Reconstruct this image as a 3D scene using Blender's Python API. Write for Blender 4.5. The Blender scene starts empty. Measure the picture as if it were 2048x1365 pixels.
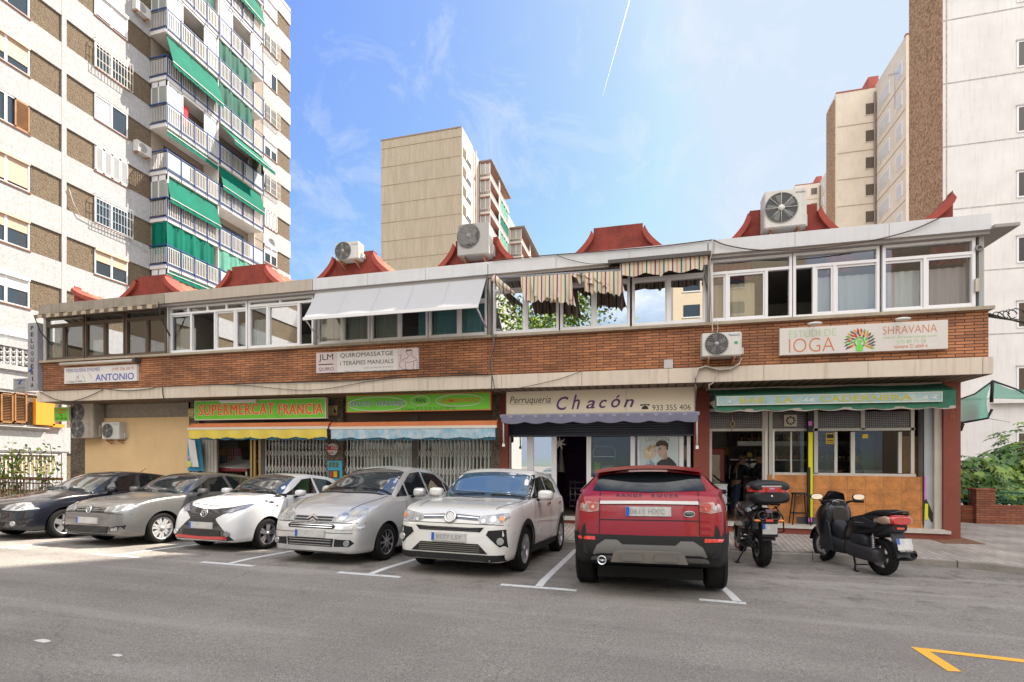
import bpy,bmesh,math,random
from mathutils import Vector,Matrix,noise,geometry
from mathutils.bvhtree import BVHTree
R=math.radians
random.seed(7)
S=bpy.context.scene
COL=S.collection
# ------------------------------------------------------------------ camera, sky, sun, exposure
TH=R(14.75);CT,ST=math.cos(TH),math.sin(TH)
FX,CX,YH=1010.,1024.,932.
CAMY,CAMZ=-11.8,1.58
KS=.0106
cd=bpy.data.cameras.new('camera');cam=bpy.data.objects.new('camera',cd);COL.objects.link(cam)
cam.location=(0,CAMY,CAMZ);cam.rotation_euler=(R(90),0,TH)
cd.sensor_width=36;cd.lens=36*FX/2048;cd.shift_y=(YH-682.5)/2048
cd.clip_start=.05;cd.clip_end=20000
S.camera=cam
SUN_AZ,SUN_EL=R(47),R(52)
SKY,FILL_CLOUD,EXPO=.10,(11.8,11.4,10.9,1),1.58
w=bpy.data.worlds.new('World');S.world=w;w.use_nodes=True
nt=w.node_tree;nt.nodes.clear()
def N(nt,t,**k):
 n=nt.nodes.new(t)
 for a,b in k.items():
  if a.startswith('i_'):
   n.inputs[int(a[2:])].default_value=b
  else:setattr(n,a,b)
 return n
sky=N(nt,'ShaderNodeTexSky',sky_type='NISHITA',sun_disc=False,sun_elevation=SUN_EL,sun_rotation=R(90)-SUN_AZ,air_density=1.0,dust_density=1.1,ozone_density=2.2)
hs=N(nt,'ShaderNodeHueSaturation');hs.inputs['Saturation'].default_value=1.2;hs.inputs['Value'].default_value=.95;hs.inputs['Hue'].default_value=.512
tc=N(nt,'ShaderNodeTexCoord');mp=N(nt,'ShaderNodeMapping');mp.inputs['Rotation'].default_value=(0,R(35),R(40));mp.inputs['Scale'].default_value=(3.0,1.1,4.2)
nz=N(nt,'ShaderNodeTexNoise');nz.inputs['Scale'].default_value=2.6;nz.inputs['Detail'].default_value=11;nz.inputs['Roughness'].default_value=.66;nz.inputs['Distortion'].default_value=.7
cr=N(nt,'ShaderNodeValToRGB');cr.color_ramp.elements[0].position=.50;cr.color_ramp.elements[1].position=.86
mx=N(nt,'ShaderNodeMix',data_type='RGBA');mx.inputs['B'].default_value=(2.9,3.1,3.35,1)
sc_=N(nt,'ShaderNodeMath',operation='MULTIPLY');sc_.inputs[1].default_value=.75
sp=N(nt,'ShaderNodeSeparateXYZ');m1=N(nt,'ShaderNodeMapRange');m1.interpolation_type='SMOOTHSTEP';m1.inputs[1].default_value=.12;m1.inputs[2].default_value=-.25
m2=N(nt,'ShaderNodeMapRange');m2.interpolation_type='SMOOTHSTEP';m2.inputs[1].default_value=.14;m2.inputs[2].default_value=.56
m3=N(nt,'ShaderNodeMath',operation='MULTIPLY');m4=N(nt,'ShaderNodeMapRange');m4.inputs[1].default_value=.30;m4.inputs[2].default_value=.55;m4.inputs[3].default_value=.35
m5=N(nt,'ShaderNodeMath',operation='MULTIPLY');mc=N(nt,'ShaderNodeMix',data_type='RGBA');mc.inputs['B'].default_value=FILL_CLOUD  # unseen bright cloud deck behind the camera, added to brighten the shade
bg=N(nt,'ShaderNodeBackground');bg.inputs['Strength'].default_value=SKY
out=N(nt,'ShaderNodeOutputWorld')
L=nt.links.new
L(tc.outputs['Generated'],mp.inputs[0]);L(mp.outputs[0],nz.inputs['Vector']);L(nz.outputs['Fac'],cr.inputs[0]);L(cr.outputs[0],sc_.inputs[0])
dk=N(nt,'ShaderNodeMix',data_type='RGBA',blend_type='DARKEN');dk.inputs['Factor'].default_value=1;dk.inputs['B'].default_value=(2.35,2.75,3.3,1)
L(sky.outputs[0],hs.inputs['Color']);L(hs.outputs[0],dk.inputs['A']);L(dk.outputs['Result'],mx.inputs['A']);L(sc_.outputs[0],mx.inputs['Factor'])
L(tc.outputs['Generated'],sp.inputs[0]);L(sp.outputs[1],m1.inputs[0]);L(sp.outputs[2],m2.inputs[0]);L(m1.outputs[0],m3.inputs[0]);L(m2.outputs[0],m3.inputs[1]);L(nz.outputs['Fac'],m4.inputs[0]);L(m3.outputs[0],m5.inputs[0]);L(m4.outputs[0],m5.inputs[1])
L(m5.outputs[0],mc.inputs['Factor']);L(mx.outputs['Result'],mc.inputs['A']);L(mc.outputs['Result'],bg.inputs['Color']);L(bg.outputs[0],out.inputs[0])
sd=bpy.data.lights.new('sun','SUN');sun=bpy.data.objects.new('sun',sd);COL.objects.link(sun)
sd.energy=4.1;sd.angle=R(.5);sd.color=(1,.91,.78)
sun.rotation_euler=Vector((-math.cos(SUN_EL)*math.cos(SUN_AZ),-math.cos(SUN_EL)*math.sin(SUN_AZ),-math.sin(SUN_EL))).to_track_quat('-Z','Y').to_euler()
S.view_settings.view_transform='Standard';S.view_settings.look='None';S.view_settings.exposure=EXPO;S.view_settings.gamma=1
S.cycles.max_bounces=8;S.cycles.diffuse_bounces=5;S.cycles.glossy_bounces=4;S.cycles.transparent_max_bounces=12;S.cycles.caustics_reflective=False;S.cycles.caustics_refractive=False
S.cycles.use_denoising=True
# ------------------------------------------------------------------ measuring helpers (photo pixel -> point on a real plane; "level" z = world z + KS*x)
def ray(px,py):
 s=(px-CX)/FX
 return CT*s-ST,CT+ST*s,(YH-py)/FX
def F(px,py,Y=0):
 a,b,c=ray(px,py);t=(Y-CAMY)/b
 return t*a,CAMZ+t*c+KS*t*a
def FX_(px,Y):return F(px,YH,Y)[0]
def SX(px,py,X):
 a,b,c=ray(px,py);t=X/a
 return CAMY+t*b,CAMZ+t*c+KS*X
KERB=[(-40,-1.0),(-1.65,-1.02),(1.6,-1.24),(2.75,-1.32),(4.55,-1.6),(5.64,-2.19),(7.5,-3.3),(12,-6.5),(20,-12)]
def kerb_y(x):
 for(a,b),(c,d)in zip(KERB,KERB[1:]):
  if x<=c:return b+(d-b)*max(0,(x-a))/(c-a)
 return KERB[-1][1]
def road_z(x,y):
 k=min(1,max(0,(5.2-x)/3.0))if x>2.2 else 1.0
 return-.045*max(0,min(y,-1.05)+5)*(.35+.65*k)
def G(px,py,h=None):
 a,b,c=ray(px,py);z=0
 for i in range(50):
  t=(z-CAMZ)/(c+KS*a);x,y=t*a,CAMY+t*b
  z=z*.5+(road_z(x,y)if h is None else h)*.5
 return Vector((x,y,z))
# ------------------------------------------------------------------ materials
MATS={}
def mat(name,col,rough=.6,metal=0,var=0.,vs=3.,bump=0.,bs=60.,spec=.5,coat=0.,col2=None,emit=None,alpha=None,stain=0.,detail=4):
 if name in MATS:return MATS[name]
 m=bpy.data.materials.new(name);m.use_nodes=True;t=m.node_tree;p=t.nodes['Principled BSDF'];L=t.links.new
 c=(*col,1);p.inputs['Base Color'].default_value=c;p.inputs['Roughness'].default_value=rough;p.inputs['Metallic'].default_value=metal
 p.inputs['Specular IOR Level'].default_value=spec
 if coat:p.inputs['Coat Weight'].default_value=coat;p.inputs['Coat Roughness'].default_value=.03
 if alpha is not None:p.inputs['Alpha'].default_value=alpha
 if emit:p.inputs['Emission Color'].default_value=(*emit[:3],1);p.inputs['Emission Strength'].default_value=emit[3]
 if var or bump or stain:
  tc=N(t,'ShaderNodeTexCoord')
 last=None
 if var:
  nz=N(t,'ShaderNodeTexNoise');nz.inputs['Scale'].default_value=vs;nz.inputs['Detail'].default_value=detail;nz.inputs['Roughness'].default_value=.65
  L(tc.outputs['Object'],nz.inputs['Vector'])
  mx=N(t,'ShaderNodeMix',data_type='RGBA')
  rp=N(t,'ShaderNodeMapRange');rp.inputs[1].default_value=.3;rp.inputs[2].default_value=.7
  L(nz.outputs['Fac'],rp.inputs[0]);L(rp.outputs[0],mx.inputs['Factor'])
  c2=col2 or tuple(x*(1-var)for x in col)
  mx.inputs['A'].default_value=c;mx.inputs['B'].default_value=(*c2,1);last=mx.outputs['Result']
 if stain:
  mp=N(t,'ShaderNodeMapping');mp.inputs['Scale'].default_value=(7,7,.55)
  n2=N(t,'ShaderNodeTexNoise');n2.inputs['Scale'].default_value=1.6;n2.inputs['Detail'].default_value=6
  L(tc.outputs['Object'],mp.inputs[0]);L(mp.outputs[0],n2.inputs['Vector'])
  r2=N(t,'ShaderNodeMapRange');r2.inputs[1].default_value=.5;r2.inputs[2].default_value=.78;r2.inputs[4].default_value=stain
  L(n2.outputs['Fac'],r2.inputs[0])
  m2=N(t,'ShaderNodeMix',data_type='RGBA');m2.inputs['B'].default_value=(col[0]*.45,col[1]*.38,col[2]*.3,1)
  if last:L(last,m2.inputs['A'])
  else:m2.inputs['A'].default_value=c
  L(r2.outputs[0],m2.inputs['Factor']);last=m2.outputs['Result']
 if last:L(last,p.inputs['Base Color'])
 if bump:
  nb=N(t,'ShaderNodeTexNoise');nb.inputs['Scale'].default_value=bs;nb.inputs['Detail'].default_value=3
  L(tc.outputs['Object'],nb.inputs['Vector'])
  b=N(t,'ShaderNodeBump');b.inputs['Strength'].default_value=bump;b.inputs['Distance'].default_value=.02
  L(nb.outputs['Fac'],b.inputs['Height']);L(b.outputs[0],p.inputs['Normal'])
 MATS[name]=m
 return m
def glass(name,refl=.15,tint=(.85,.9,.9),rough=.0,gain=.6):
 if name in MATS:return MATS[name]
 m=bpy.data.materials.new(name);m.use_nodes=True;t=m.node_tree;t.nodes.clear();L=t.links.new
 o=N(t,'ShaderNodeOutputMaterial');mx=N(t,'ShaderNodeMixShader');tr=N(t,'ShaderNodeBsdfTransparent');gl=N(t,'ShaderNodeBsdfGlossy')
 tr.inputs[0].default_value=(*tint,1);gl.inputs['Roughness'].default_value=rough;gl.inputs[0].default_value=(.95,.97,1,1)
 lw=N(t,'ShaderNodeLayerWeight');lw.inputs[0].default_value=.35
 mr=N(t,'ShaderNodeMapRange');mr.inputs[3].default_value=refl;mr.inputs[4].default_value=min(1,refl+gain)
 L(lw.outputs['Fresnel'],mr.inputs[0]);L(mr.outputs[0],mx.inputs[0]);L(tr.outputs[0],mx.inputs[1]);L(gl.outputs[0],mx.inputs[2]);L(mx.outputs[0],o.inputs[0])
 MATS[name]=m;return m
def brick(name,c1,c2,mort,bw=.3,bh=.062,ms=.008,axis='x',bumpd=.02):
 if name in MATS:return MATS[name]
 m=bpy.data.materials.new(name);m.use_nodes=True;t=m.node_tree;p=t.nodes['Principled BSDF'];L=t.links.new
 tc=N(t,'ShaderNodeTexCoord');sp=N(t,'ShaderNodeSeparateXYZ');cb=N(t,'ShaderNodeCombineXYZ');ad=N(t,'ShaderNodeMath',operation='ADD')
 L(tc.outputs['Object'],sp.inputs[0]);L(sp.outputs[0],ad.inputs[0]);L(sp.outputs[1],ad.inputs[1]);L(ad.outputs[0],cb.inputs[0])
 sh=N(t,'ShaderNodeMath',operation='MULTIPLY_ADD');sh.inputs[1].default_value=KS
 L(sp.outputs[0],sh.inputs[0]);L(sp.outputs[2],sh.inputs[2]);L(sh.outputs[0],cb.inputs[1])
 b=N(t,'ShaderNodeTexBrick');b.offset=.5;b.inputs['Color1'].default_value=(*c1,1);b.inputs['Color2'].default_value=(*c2,1);b.inputs['Mortar'].default_value=(*mort,1)
 b.inputs['Scale'].default_value=1;b.inputs['Mortar Size'].default_value=ms;b.inputs['Mortar Smooth'].default_value=.1;b.inputs['Bias'].default_value=-.1
 b.inputs['Brick Width'].default_value=bw;b.inputs['Row Height'].default_value=bh
 nz=N(t,'ShaderNodeTexNoise');nz.inputs['Scale'].default_value=2.3;L(tc.outputs['Object'],nz.inputs['Vector'])
 va=N(t,'ShaderNodeVectorMath',operation='MULTIPLY_ADD');va.inputs[1].default_value=(.03,.012,0);L(nz.outputs['Color'],va.inputs[0]);L(cb.outputs[0],va.inputs[2]);L(va.outputs[0],b.inputs['Vector'])
 n2=N(t,'ShaderNodeTexNoise');n2.inputs['Scale'].default_value=1.1;n2.inputs['Detail'].default_value=5;L(tc.outputs['Object'],n2.inputs['Vector'])
 mr=N(t,'ShaderNodeMapRange');mr.inputs[1].default_value=.35;mr.inputs[2].default_value=.7;mr.inputs[3].default_value=1.15;mr.inputs[4].default_value=.6;L(n2.outputs['Fac'],mr.inputs[0])
 mu=N(t,'ShaderNodeMix',data_type='RGBA',blend_type='MULTIPLY');mu.inputs['Factor'].default_value=1;L(b.outputs['Color'],mu.inputs['A']);L(mr.outputs[0],mu.inputs['B']);L(mu.outputs['Result'],p.inputs['Base Color'])
 bp=N(t,'ShaderNodeBump');bp.invert=True;bp.inputs['Strength'].default_value=.8;bp.inputs['Distance'].default_value=bumpd;L(b.outputs['Fac'],bp.inputs['Height']);L(bp.outputs[0],p.inputs['Normal'])
 p.inputs['Roughness'].default_value=.85;MATS[name]=m;return m
# ------------------------------------------------------------------ mesh helpers
class MB:
 def __init__(s):s.bm=bmesh.new();s.mi=0
 def poly(s,pts,flip=False):
  vs=[s.bm.verts.new(p)for p in pts]
  try:f=s.bm.faces.new(vs[::-1]if flip else vs);f.material_index=s.mi;return f
  except ValueError:return None
 def box(s,x0,x1,y0,y1,z0,z1):
  if x1<x0:x0,x1=x1,x0
  if y1<y0:y0,y1=y1,y0
  if z1<z0:z0,z1=z1,z0
  v=[s.bm.verts.new((x,y,z))for z in(z0,z1)for y in(y0,y1)for x in(x0,x1)]
  for q in((0,2,3,1),(4,5,7,6),(0,1,5,4),(2,6,7,3),(0,4,6,2),(1,3,7,5)):
   s.bm.faces.new([v[i]for i in q]).material_index=s.mi
  return s
 def prism(s,pts,d):
  d=Vector(d);n=len(pts)
  a=[s.bm.verts.new(p)for p in pts];b=[s.bm.verts.new(Vector(p)+d)for p in pts]
  fs=[s.bm.faces.new(a[::-1]),s.bm.faces.new(b)]
  for i in range(n):fs.append(s.bm.faces.new((a[i],a[(i+1)%n],b[(i+1)%n],b[i])))
  for f in fs:f.material_index=s.mi
  return s
 def cyl(s,p0,p1,r0,r1=None,n=10,cap=True):
  r1=r0 if r1 is None else r1;p0,p1=Vector(p0),Vector(p1);d=(p1-p0)
  if d.length<1e-6:return s
  q=d.to_track_quat('Z','Y');rings=[]
  for p,r in((p0,r0),(p1,r1)):
   rings.append([s.bm.verts.new(p+q@Vector((r*math.cos(2*math.pi*i/n),r*math.sin(2*math.pi*i/n),0)))for i in range(n)])
  for i in range(n):
   f=s.bm.faces.new((rings[0][i],rings[0][(i+1)%n],rings[1][(i+1)%n],rings[1][i]));f.smooth=True;f.material_index=s.mi
  if cap:
   s.bm.faces.new(rings[0][::-1]).material_index=s.mi;s.bm.faces.new(rings[1]).material_index=s.mi
  return s
 def tube(s,pts,r,n=6,closed=False):
  pts=[Vector(p)for p in pts];m=len(pts);rings=[]
  for i,p in enumerate(pts):
   if closed:d=pts[(i+1)%m]-pts[i-1]
   else:d=pts[min(i+1,m-1)]-pts[max(i-1,0)]
   q=d.to_track_quat('Z','Y');rr=r[i]if isinstance(r,(list,tuple))else r
   rings.append([s.bm.verts.new(p+q@Vector((rr*math.cos(2*math.pi*k/n),rr*math.sin(2*math.pi*k/n),0)))for k in range(n)])
  for i in range(m if closed else m-1):
   A,B=rings[i],rings[(i+1)%m]
   o=min(range(n),key=lambda k:(A[0].co-B[k].co).length)
   for k in range(n):
    f=s.bm.faces.new((A[k],A[(k+1)%n],B[(k+1+o)%n],B[(k+o)%n]));f.smooth=True;f.material_index=s.mi
  if not closed:
   s.bm.faces.new(rings[0][::-1]).material_index=s.mi;s.bm.faces.new(rings[-1]).material_index=s.mi
  return s
 def lathe(s,prof,c=(0,0,0),axis='z',n=24,cap=False):
  c=Vector(c);rings=[]
  for r,h in prof:
   ring=[]
   for i in range(n):
    a=2*math.pi*i/n;u,v_=r*math.cos(a),r*math.sin(a)
    p={'z':(u,v_,h),'x':(h,u,v_),'y':(u,h,v_)}[axis]
    ring.append(s.bm.verts.new(c+Vector(p)))
   rings.append(ring)
  for A,B in zip(rings,rings[1:]):
   for i in range(n):
    f=s.bm.faces.new((A[i],A[(i+1)%n],B[(i+1)%n],B[i]));f.smooth=True;f.material_index=s.mi
  for rg,(r,h)in((rings[0],prof[0]),(rings[-1],prof[-1])):
   if cap and r>1e-4:
    f=s.bm.faces.new(rg);f.material_index=s.mi
  return s
 def grid(s,fn,nu,nv,smooth=True):
  V=[[s.bm.verts.new(fn(i/nu,j/nv))for j in range(nv+1)]for i in range(nu+1)]
  for i in range(nu):
   for j in range(nv):
    f=s.bm.faces.new((V[i][j],V[i+1][j],V[i+1][j+1],V[i][j+1]));f.smooth=smooth;f.material_index=s.mi
  return s
 def ball(s,c,rx,ry=None,rz=None,n=12,m=8):
  ry=ry or rx;rz=rz or rx;c=Vector(c)
  return s.grid(lambda u,v:c+Vector((rx*math.cos(2*math.pi*u)*math.sin(math.pi*v),ry*math.sin(2*math.pi*u)*math.sin(math.pi*v),rz*math.cos(math.pi*v))),n,m)
 def solid(s,fn,nu,nv,d):
  d=Vector(d);s.grid(fn,nu,nv);s.grid(lambda u,v:Vector(fn(u,v))+d,nu,nv);return s
def loft(mb,secs,n=18,p=2.6,cap=True):
 """secs: (x, y, z, half width, half height) rings set square to y"""
 rings=[]
 for(x,y,z,hw,hh)in secs:
  r=[]
  for i in range(n):
   a=2*math.pi*i/n;c,s_=math.cos(a),math.sin(a);r.append(mb.bm.verts.new((x+hw*abs(c)**(2/p)*(1 if c>=0 else-1),y,z+hh*abs(s_)**(2/p)*(1 if s_>=0 else-1))))
  rings.append(r)
 for A,B in zip(rings,rings[1:]):
  for i in range(n):f=mb.bm.faces.new((A[i],A[(i+1)%n],B[(i+1)%n],B[i]));f.smooth=True
 if cap:mb.bm.faces.new(rings[0]);mb.bm.faces.new(rings[-1][::-1])
 return mb
LVL={}
def _prep(bm,o,level):
 bmesh.ops.recalc_face_normals(bm,faces=bm.faces[:])
 o=Vector(o)
 for v in bm.verts:
  c=v.co-o
  if level:c.z-=KS*c.x
  v.co=c
def empty(name,loc):
 e=bpy.data.objects.new(name,None);e.empty_display_size=.2;COL.objects.link(e);return e
def tag(o,label=None,cat=None,group=None,kind=None):
 for k,v in(('label',label),('category',cat),('group',group),('kind',kind)):
  if v:o[k]=v
 return o
def thing(name,label,cat,loc=(0,0,0),group=None,rot=None):
 o=empty(name,loc);loc=Vector(loc);LVL[o.name]=(loc,rot is None)
 o.location=(loc.x,loc.y,loc.z-KS*loc.x)
 if rot is not None:
  o.rotation_euler=rot
 return tag(o,label,cat,group)
def part(name,mb,m,parent=None,loc=None,label=None,cat=None,group=None,kind=None,raw=False):
 """one mesh object; vertices come in level world coordinates (or the parent's own coordinates when it is turned or raw)"""
 bm=mb.bm if isinstance(mb,MB)else mb
 if parent is not None:
  base,level=LVL.get(parent.name,(Vector((0,0,0)),True))
  if raw or not level:base=Vector((0,0,0));level=level and raw
 else:
  if loc is None:
   xs=[v.co for v in bm.verts]
   loc=(sum(v.x for v in xs)/len(xs),sum(v.y for v in xs)/len(xs),min(v.z for v in xs))
  base=Vector(loc);level=True
 _prep(bm,base,level)
 me=bpy.data.meshes.new(name);bm.to_mesh(me);bm.free()
 for mm in(m if isinstance(m,(list,tuple))else[m]):me.materials.append(mm)
 o=bpy.data.objects.new(name,me);COL.objects.link(o)
 if parent is not None:
  o.parent=parent;LVL[o.name]=(base,level)
 else:
  o.location=(base.x,base.y,base.z-KS*base.x);LVL[o.name]=(base,True)
 return tag(o,label,cat,group,kind)
def sub(name,parent):
 """an Empty part that only gathers its sub-parts"""
 e=empty(name,(0,0,0));e.parent=parent;LVL[e.name]=LVL[parent.name];return e
def dup(root,loc,label=None,group=None):
 r=root.copy();COL.objects.link(r);loc=Vector(loc);LVL[r.name]=(loc,True);r.location=(loc.x,loc.y,loc.z-KS*loc.x)
 if label:r['label']=label
 if group:r['group']=group
 for ch in list(root.children):
  c=ch.copy();COL.objects.link(c);c.parent=r
  for g in ch.children:
   d=g.copy();COL.objects.link(d);d.parent=c
 return r
def text_bm(s,width=None,height=None,shear=0,bold=0.,spacing=1.,depth=.004):
 cu=bpy.data.curves.new('lettering','FONT');cu.body=s;cu.size=1;cu.shear=shear;cu.offset=bold;cu.space_character=spacing;cu.extrude=0;cu.resolution_u=3
 o=bpy.data.objects.new('lettering',cu);COL.objects.link(o)
 bpy.context.view_layer.update()
 me=bpy.data.meshes.new_from_object(o);bpy.data.objects.remove(o);bpy.data.curves.remove(cu)
 bm=bmesh.new();bm.from_mesh(me);bpy.data.meshes.remove(me)
 return bm
def text(mb,s,x0,y,z0,width,height,shear=0,bold=0.,spacing=1.,turn=None,slope=0):
 """lettering standing on the plane y, facing -y; fitted to width x height (z0 = bottom of its box)"""
 bm=text_bm(s,shear=shear,bold=bold,spacing=spacing)
 if not bm.verts:bm.free();return
 xs=[v.co.x for v in bm.verts];ys=[v.co.y for v in bm.verts];ax,bx,ay,by=min(xs),max(xs),min(ys),max(ys)
 vm={}
 for v in bm.verts:
  u=(v.co.x-ax)/(bx-ax)*width;q=(v.co.y-ay)/(by-ay)*height
  p=Vector((x0+u,y,z0+q+slope*u))
  vm[v]=mb.bm.verts.new(turn@p if turn else p)
 for f in bm.faces:
  try:mb.bm.faces.new([vm[v]for v in f.verts]).material_index=mb.mi
  except ValueError:pass
 bm.free()
def lettering(name,items,m,parent,**k):
 mb=MB()
 for it in items:text(mb,*it[0],**it[1])if isinstance(it[0],tuple)else text(mb,*it)
 return part(name,mb,m,parent,**k)
# ================================================================== GROUND
def asphalt():
 m=mat('asphalt',(.2,.19,.18),.88);t=m.node_tree;p=t.nodes['Principled BSDF'];L=t.links.new
 tc=N(t,'ShaderNodeTexCoord')
 def nz(s,d,r=.6):
  n=N(t,'ShaderNodeTexNoise');n.inputs['Scale'].default_value=s;n.inputs['Detail'].default_value=d;n.inputs['Roughness'].default_value=r;L(tc.outputs['Object'],n.inputs['Vector']);return n
 a=nz(.55,6);b=nz(130,2);c=nz(38,3,.7)
 cr=N(t,'ShaderNodeValToRGB');e=cr.color_ramp.elements;e[0].position=.3;e[0].color=(.215,.194,.176,1);e[1].position=.72;e[1].color=(.29,.264,.241,1)
 L(a.outputs['Fac'],cr.inputs[0])
 m1=N(t,'ShaderNodeMapRange');m1.inputs[1].default_value=.32;m1.inputs[2].default_value=.68;m1.inputs[3].default_value=.45;m1.inputs[4].default_value=1.5;L(b.outputs['Fac'],m1.inputs[0])
 m2=N(t,'ShaderNodeMapRange');m2.inputs[1].default_value=.35;m2.inputs[2].default_value=.65;m2.inputs[3].default_value=.8;m2.inputs[4].default_value=1.15;L(c.outputs['Fac'],m2.inputs[0])
 mm=N(t,'ShaderNodeMath',operation='MULTIPLY');L(m1.outputs[0],mm.inputs[0]);L(m2.outputs[0],mm.inputs[1])
 mu=N(t,'ShaderNodeMix',data_type='RGBA',blend_type='MULTIPLY');mu.inputs['Factor'].default_value=1;L(cr.outputs[0],mu.inputs['A']);L(mm.outputs[0],mu.inputs['B'])
 def mul(col,fac,c):
  k=N(t,'ShaderNodeMix',data_type='RGBA');k.inputs['B'].default_value=(*c,1);L(fac,k.inputs['Factor']);L(col,k.inputs['A']);return k.outputs['Result']
 def rng(o,a_,b_,lo=0,hi=1):
  k=N(t,'ShaderNodeMapRange');k.inputs[1].default_value=a_;k.inputs[2].default_value=b_;k.inputs[3].default_value=lo;k.inputs[4].default_value=hi;L(o,k.inputs[0]);return k.outputs[0]
 def mm_(a_,b_):k=N(t,'ShaderNodeMath',operation='MULTIPLY');L(a_,k.inputs[0]);L(b_,k.inputs[1]);return k.outputs[0]
 col=mu.outputs['Result'];sp=N(t,'ShaderNodeSeparateXYZ');L(tc.outputs['Object'],sp.inputs[0])
 d=nz(2.6,5,.7);bay=rng(sp.outputs[1],-6.4,-4.6);col=mul(col,mm_(rng(d.outputs['Fac'],.52,.68,0,.8),bay),(.075,.065,.058))
 d2=nz(1.1,6,.7);col=mul(col,rng(d2.outputs['Fac'],.60,.76,0,.45),(.11,.10,.09))
 mp=N(t,'ShaderNodeMapping');mp.inputs['Rotation'].default_value=(0,0,R(33));mp.inputs['Scale'].default_value=(.16,1.5,1);L(tc.outputs['Object'],mp.inputs[0]);n3=N(t,'ShaderNodeTexNoise');n3.inputs['Scale'].default_value=1.3;n3.inputs['Detail'].default_value=5;L(mp.outputs[0],n3.inputs['Vector']);col=mul(col,rng(n3.outputs['Fac'],.52,.74,0,.42),(.12,.11,.105));col=mul(col,rng(n3.outputs['Fac'],.46,.30,0,.35),(.44,.41,.38))
 vo=N(t,'ShaderNodeTexVoronoi',feature='DISTANCE_TO_EDGE');vo.inputs['Scale'].default_value=.42;wv=N(t,'ShaderNodeVectorMath',operation='MULTIPLY_ADD');wv.inputs[1].default_value=(.55,.55,0);n4=nz(1.6,4);L(n4.outputs['Color'],wv.inputs[0]);L(tc.outputs['Object'],wv.inputs[2]);L(wv.outputs[0],vo.inputs['Vector']);n5=nz(.5,2);col=mul(col,mm_(rng(vo.outputs['Distance'],.004,.0015,0,.28),rng(n5.outputs['Fac'],.5,.58)),(.07,.065,.06))
 gut=rng(sp.outputs[1],-2.6,-1.3,0,.5);col=mul(col,mm_(gut,rng(n4.outputs['Fac'],.42,.6)),(.10,.085,.07));L(col,p.inputs['Base Color'])
 bp=N(t,'ShaderNodeBump');bp.inputs['Strength'].default_value=.7;bp.inputs['Distance'].default_value=.012;L(b.outputs['Fac'],bp.inputs['Height']);L(bp.outputs[0],p.inputs['Normal'])
 return m
def paving():
 m=mat('paving tiles',(.3,.27,.25),.85);t=m.node_tree;p=t.nodes['Principled BSDF'];L=t.links.new
 tc=N(t,'ShaderNodeTexCoord');mp=N(t,'ShaderNodeMapping');mp.inputs['Rotation'].default_value=(0,0,R(93));L(tc.outputs['Object'],mp.inputs[0])
 b=N(t,'ShaderNodeTexBrick');b.offset=.5;b.inputs['Color1'].default_value=(.36,.32,.29,1);b.inputs['Color2'].default_value=(.28,.25,.23,1);b.inputs['Mortar'].default_value=(.15,.135,.12,1)
 b.inputs['Scale'].default_value=1;b.inputs['Brick Width'].default_value=.4;b.inputs['Row Height'].default_value=.1;b.inputs['Mortar Size'].default_value=.009
 L(mp.outputs[0],b.inputs['Vector'])
 n=N(t,'ShaderNodeTexNoise');n.inputs['Scale'].default_value=1.4;n.inputs['Detail'].default_value=6;L(tc.outputs['Object'],n.inputs['Vector'])
 mr=N(t,'ShaderNodeMapRange');mr.inputs[1].default_value=.3;mr.inputs[2].default_value=.7;mr.inputs[3].default_value=.72;mr.inputs[4].default_value=1.2;L(n.outputs['Fac'],mr.inputs[0])
 mu=N(t,'ShaderNodeMix',data_type='RGBA',blend_type='MULTIPLY');mu.inputs['Factor'].default_value=1;L(b.outputs['Color'],mu.inputs['A']);L(mr.outputs[0],mu.inputs['B']);L(mu.outputs['Result'],p.inputs['Base Color'])
 bp=N(t,'ShaderNodeBump');bp.invert=True;bp.inputs['Strength'].default_value=.5;bp.inputs['Distance'].default_value=.01;L(b.outputs['Fac'],bp.inputs['Height']);L(bp.outputs[0],p.inputs['Normal'])
 return m
def frange(a,b,n):return[a+(b-a)*i/n for i in range(n+1)]
XS=sorted(set([-400,-120,-60]+frange(-40,12,104)+[15,20,30,60,120,400]))
mb=MB()
YS=[-400,-120,-60,-30,-20,-12,-9,-7,-6,-5.5]+frange(-5,-.9,16)+[0,2,6,20,60,150,400]
V=[[mb.bm.verts.new((x,y,road_z(x,y)-(.05 if y>kerb_y(x)+.3 else 0)))for y in YS]for x in XS]
for i in range(len(XS)-1):
 for j in range(len(YS)-1):mb.bm.faces.new((V[i][j],V[i+1][j],V[i+1][j+1],V[i][j+1])).smooth=True
part('road',mb,asphalt(),kind='structure',loc=(0,0,0))
WZ=.115
def walk_z(x,y):
 k=kerb_y(x);zk=road_z(x,k)+.115;t=min(1,max(0,(y-k)/(.7-k)))
 return zk+(WZ-zk)*t
mb=MB();xs=[x for x in XS if-60<=x<=20]
V=[]
for x in xs:
 k=kerb_y(x)+.13
 V.append([mb.bm.verts.new((x,y,walk_z(x,y)))for y in[k+(.7-k)*i/5 for i in range(6)]+[3,8,20,60]])
for i in range(len(xs)-1):
 for j in range(len(V[0])-1):mb.bm.faces.new((V[i][j],V[i+1][j],V[i+1][j+1],V[i][j+1]))
part('pavement',mb,paving(),kind='structure',loc=(0,0,0))
mb=MB();x=-40.
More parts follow.
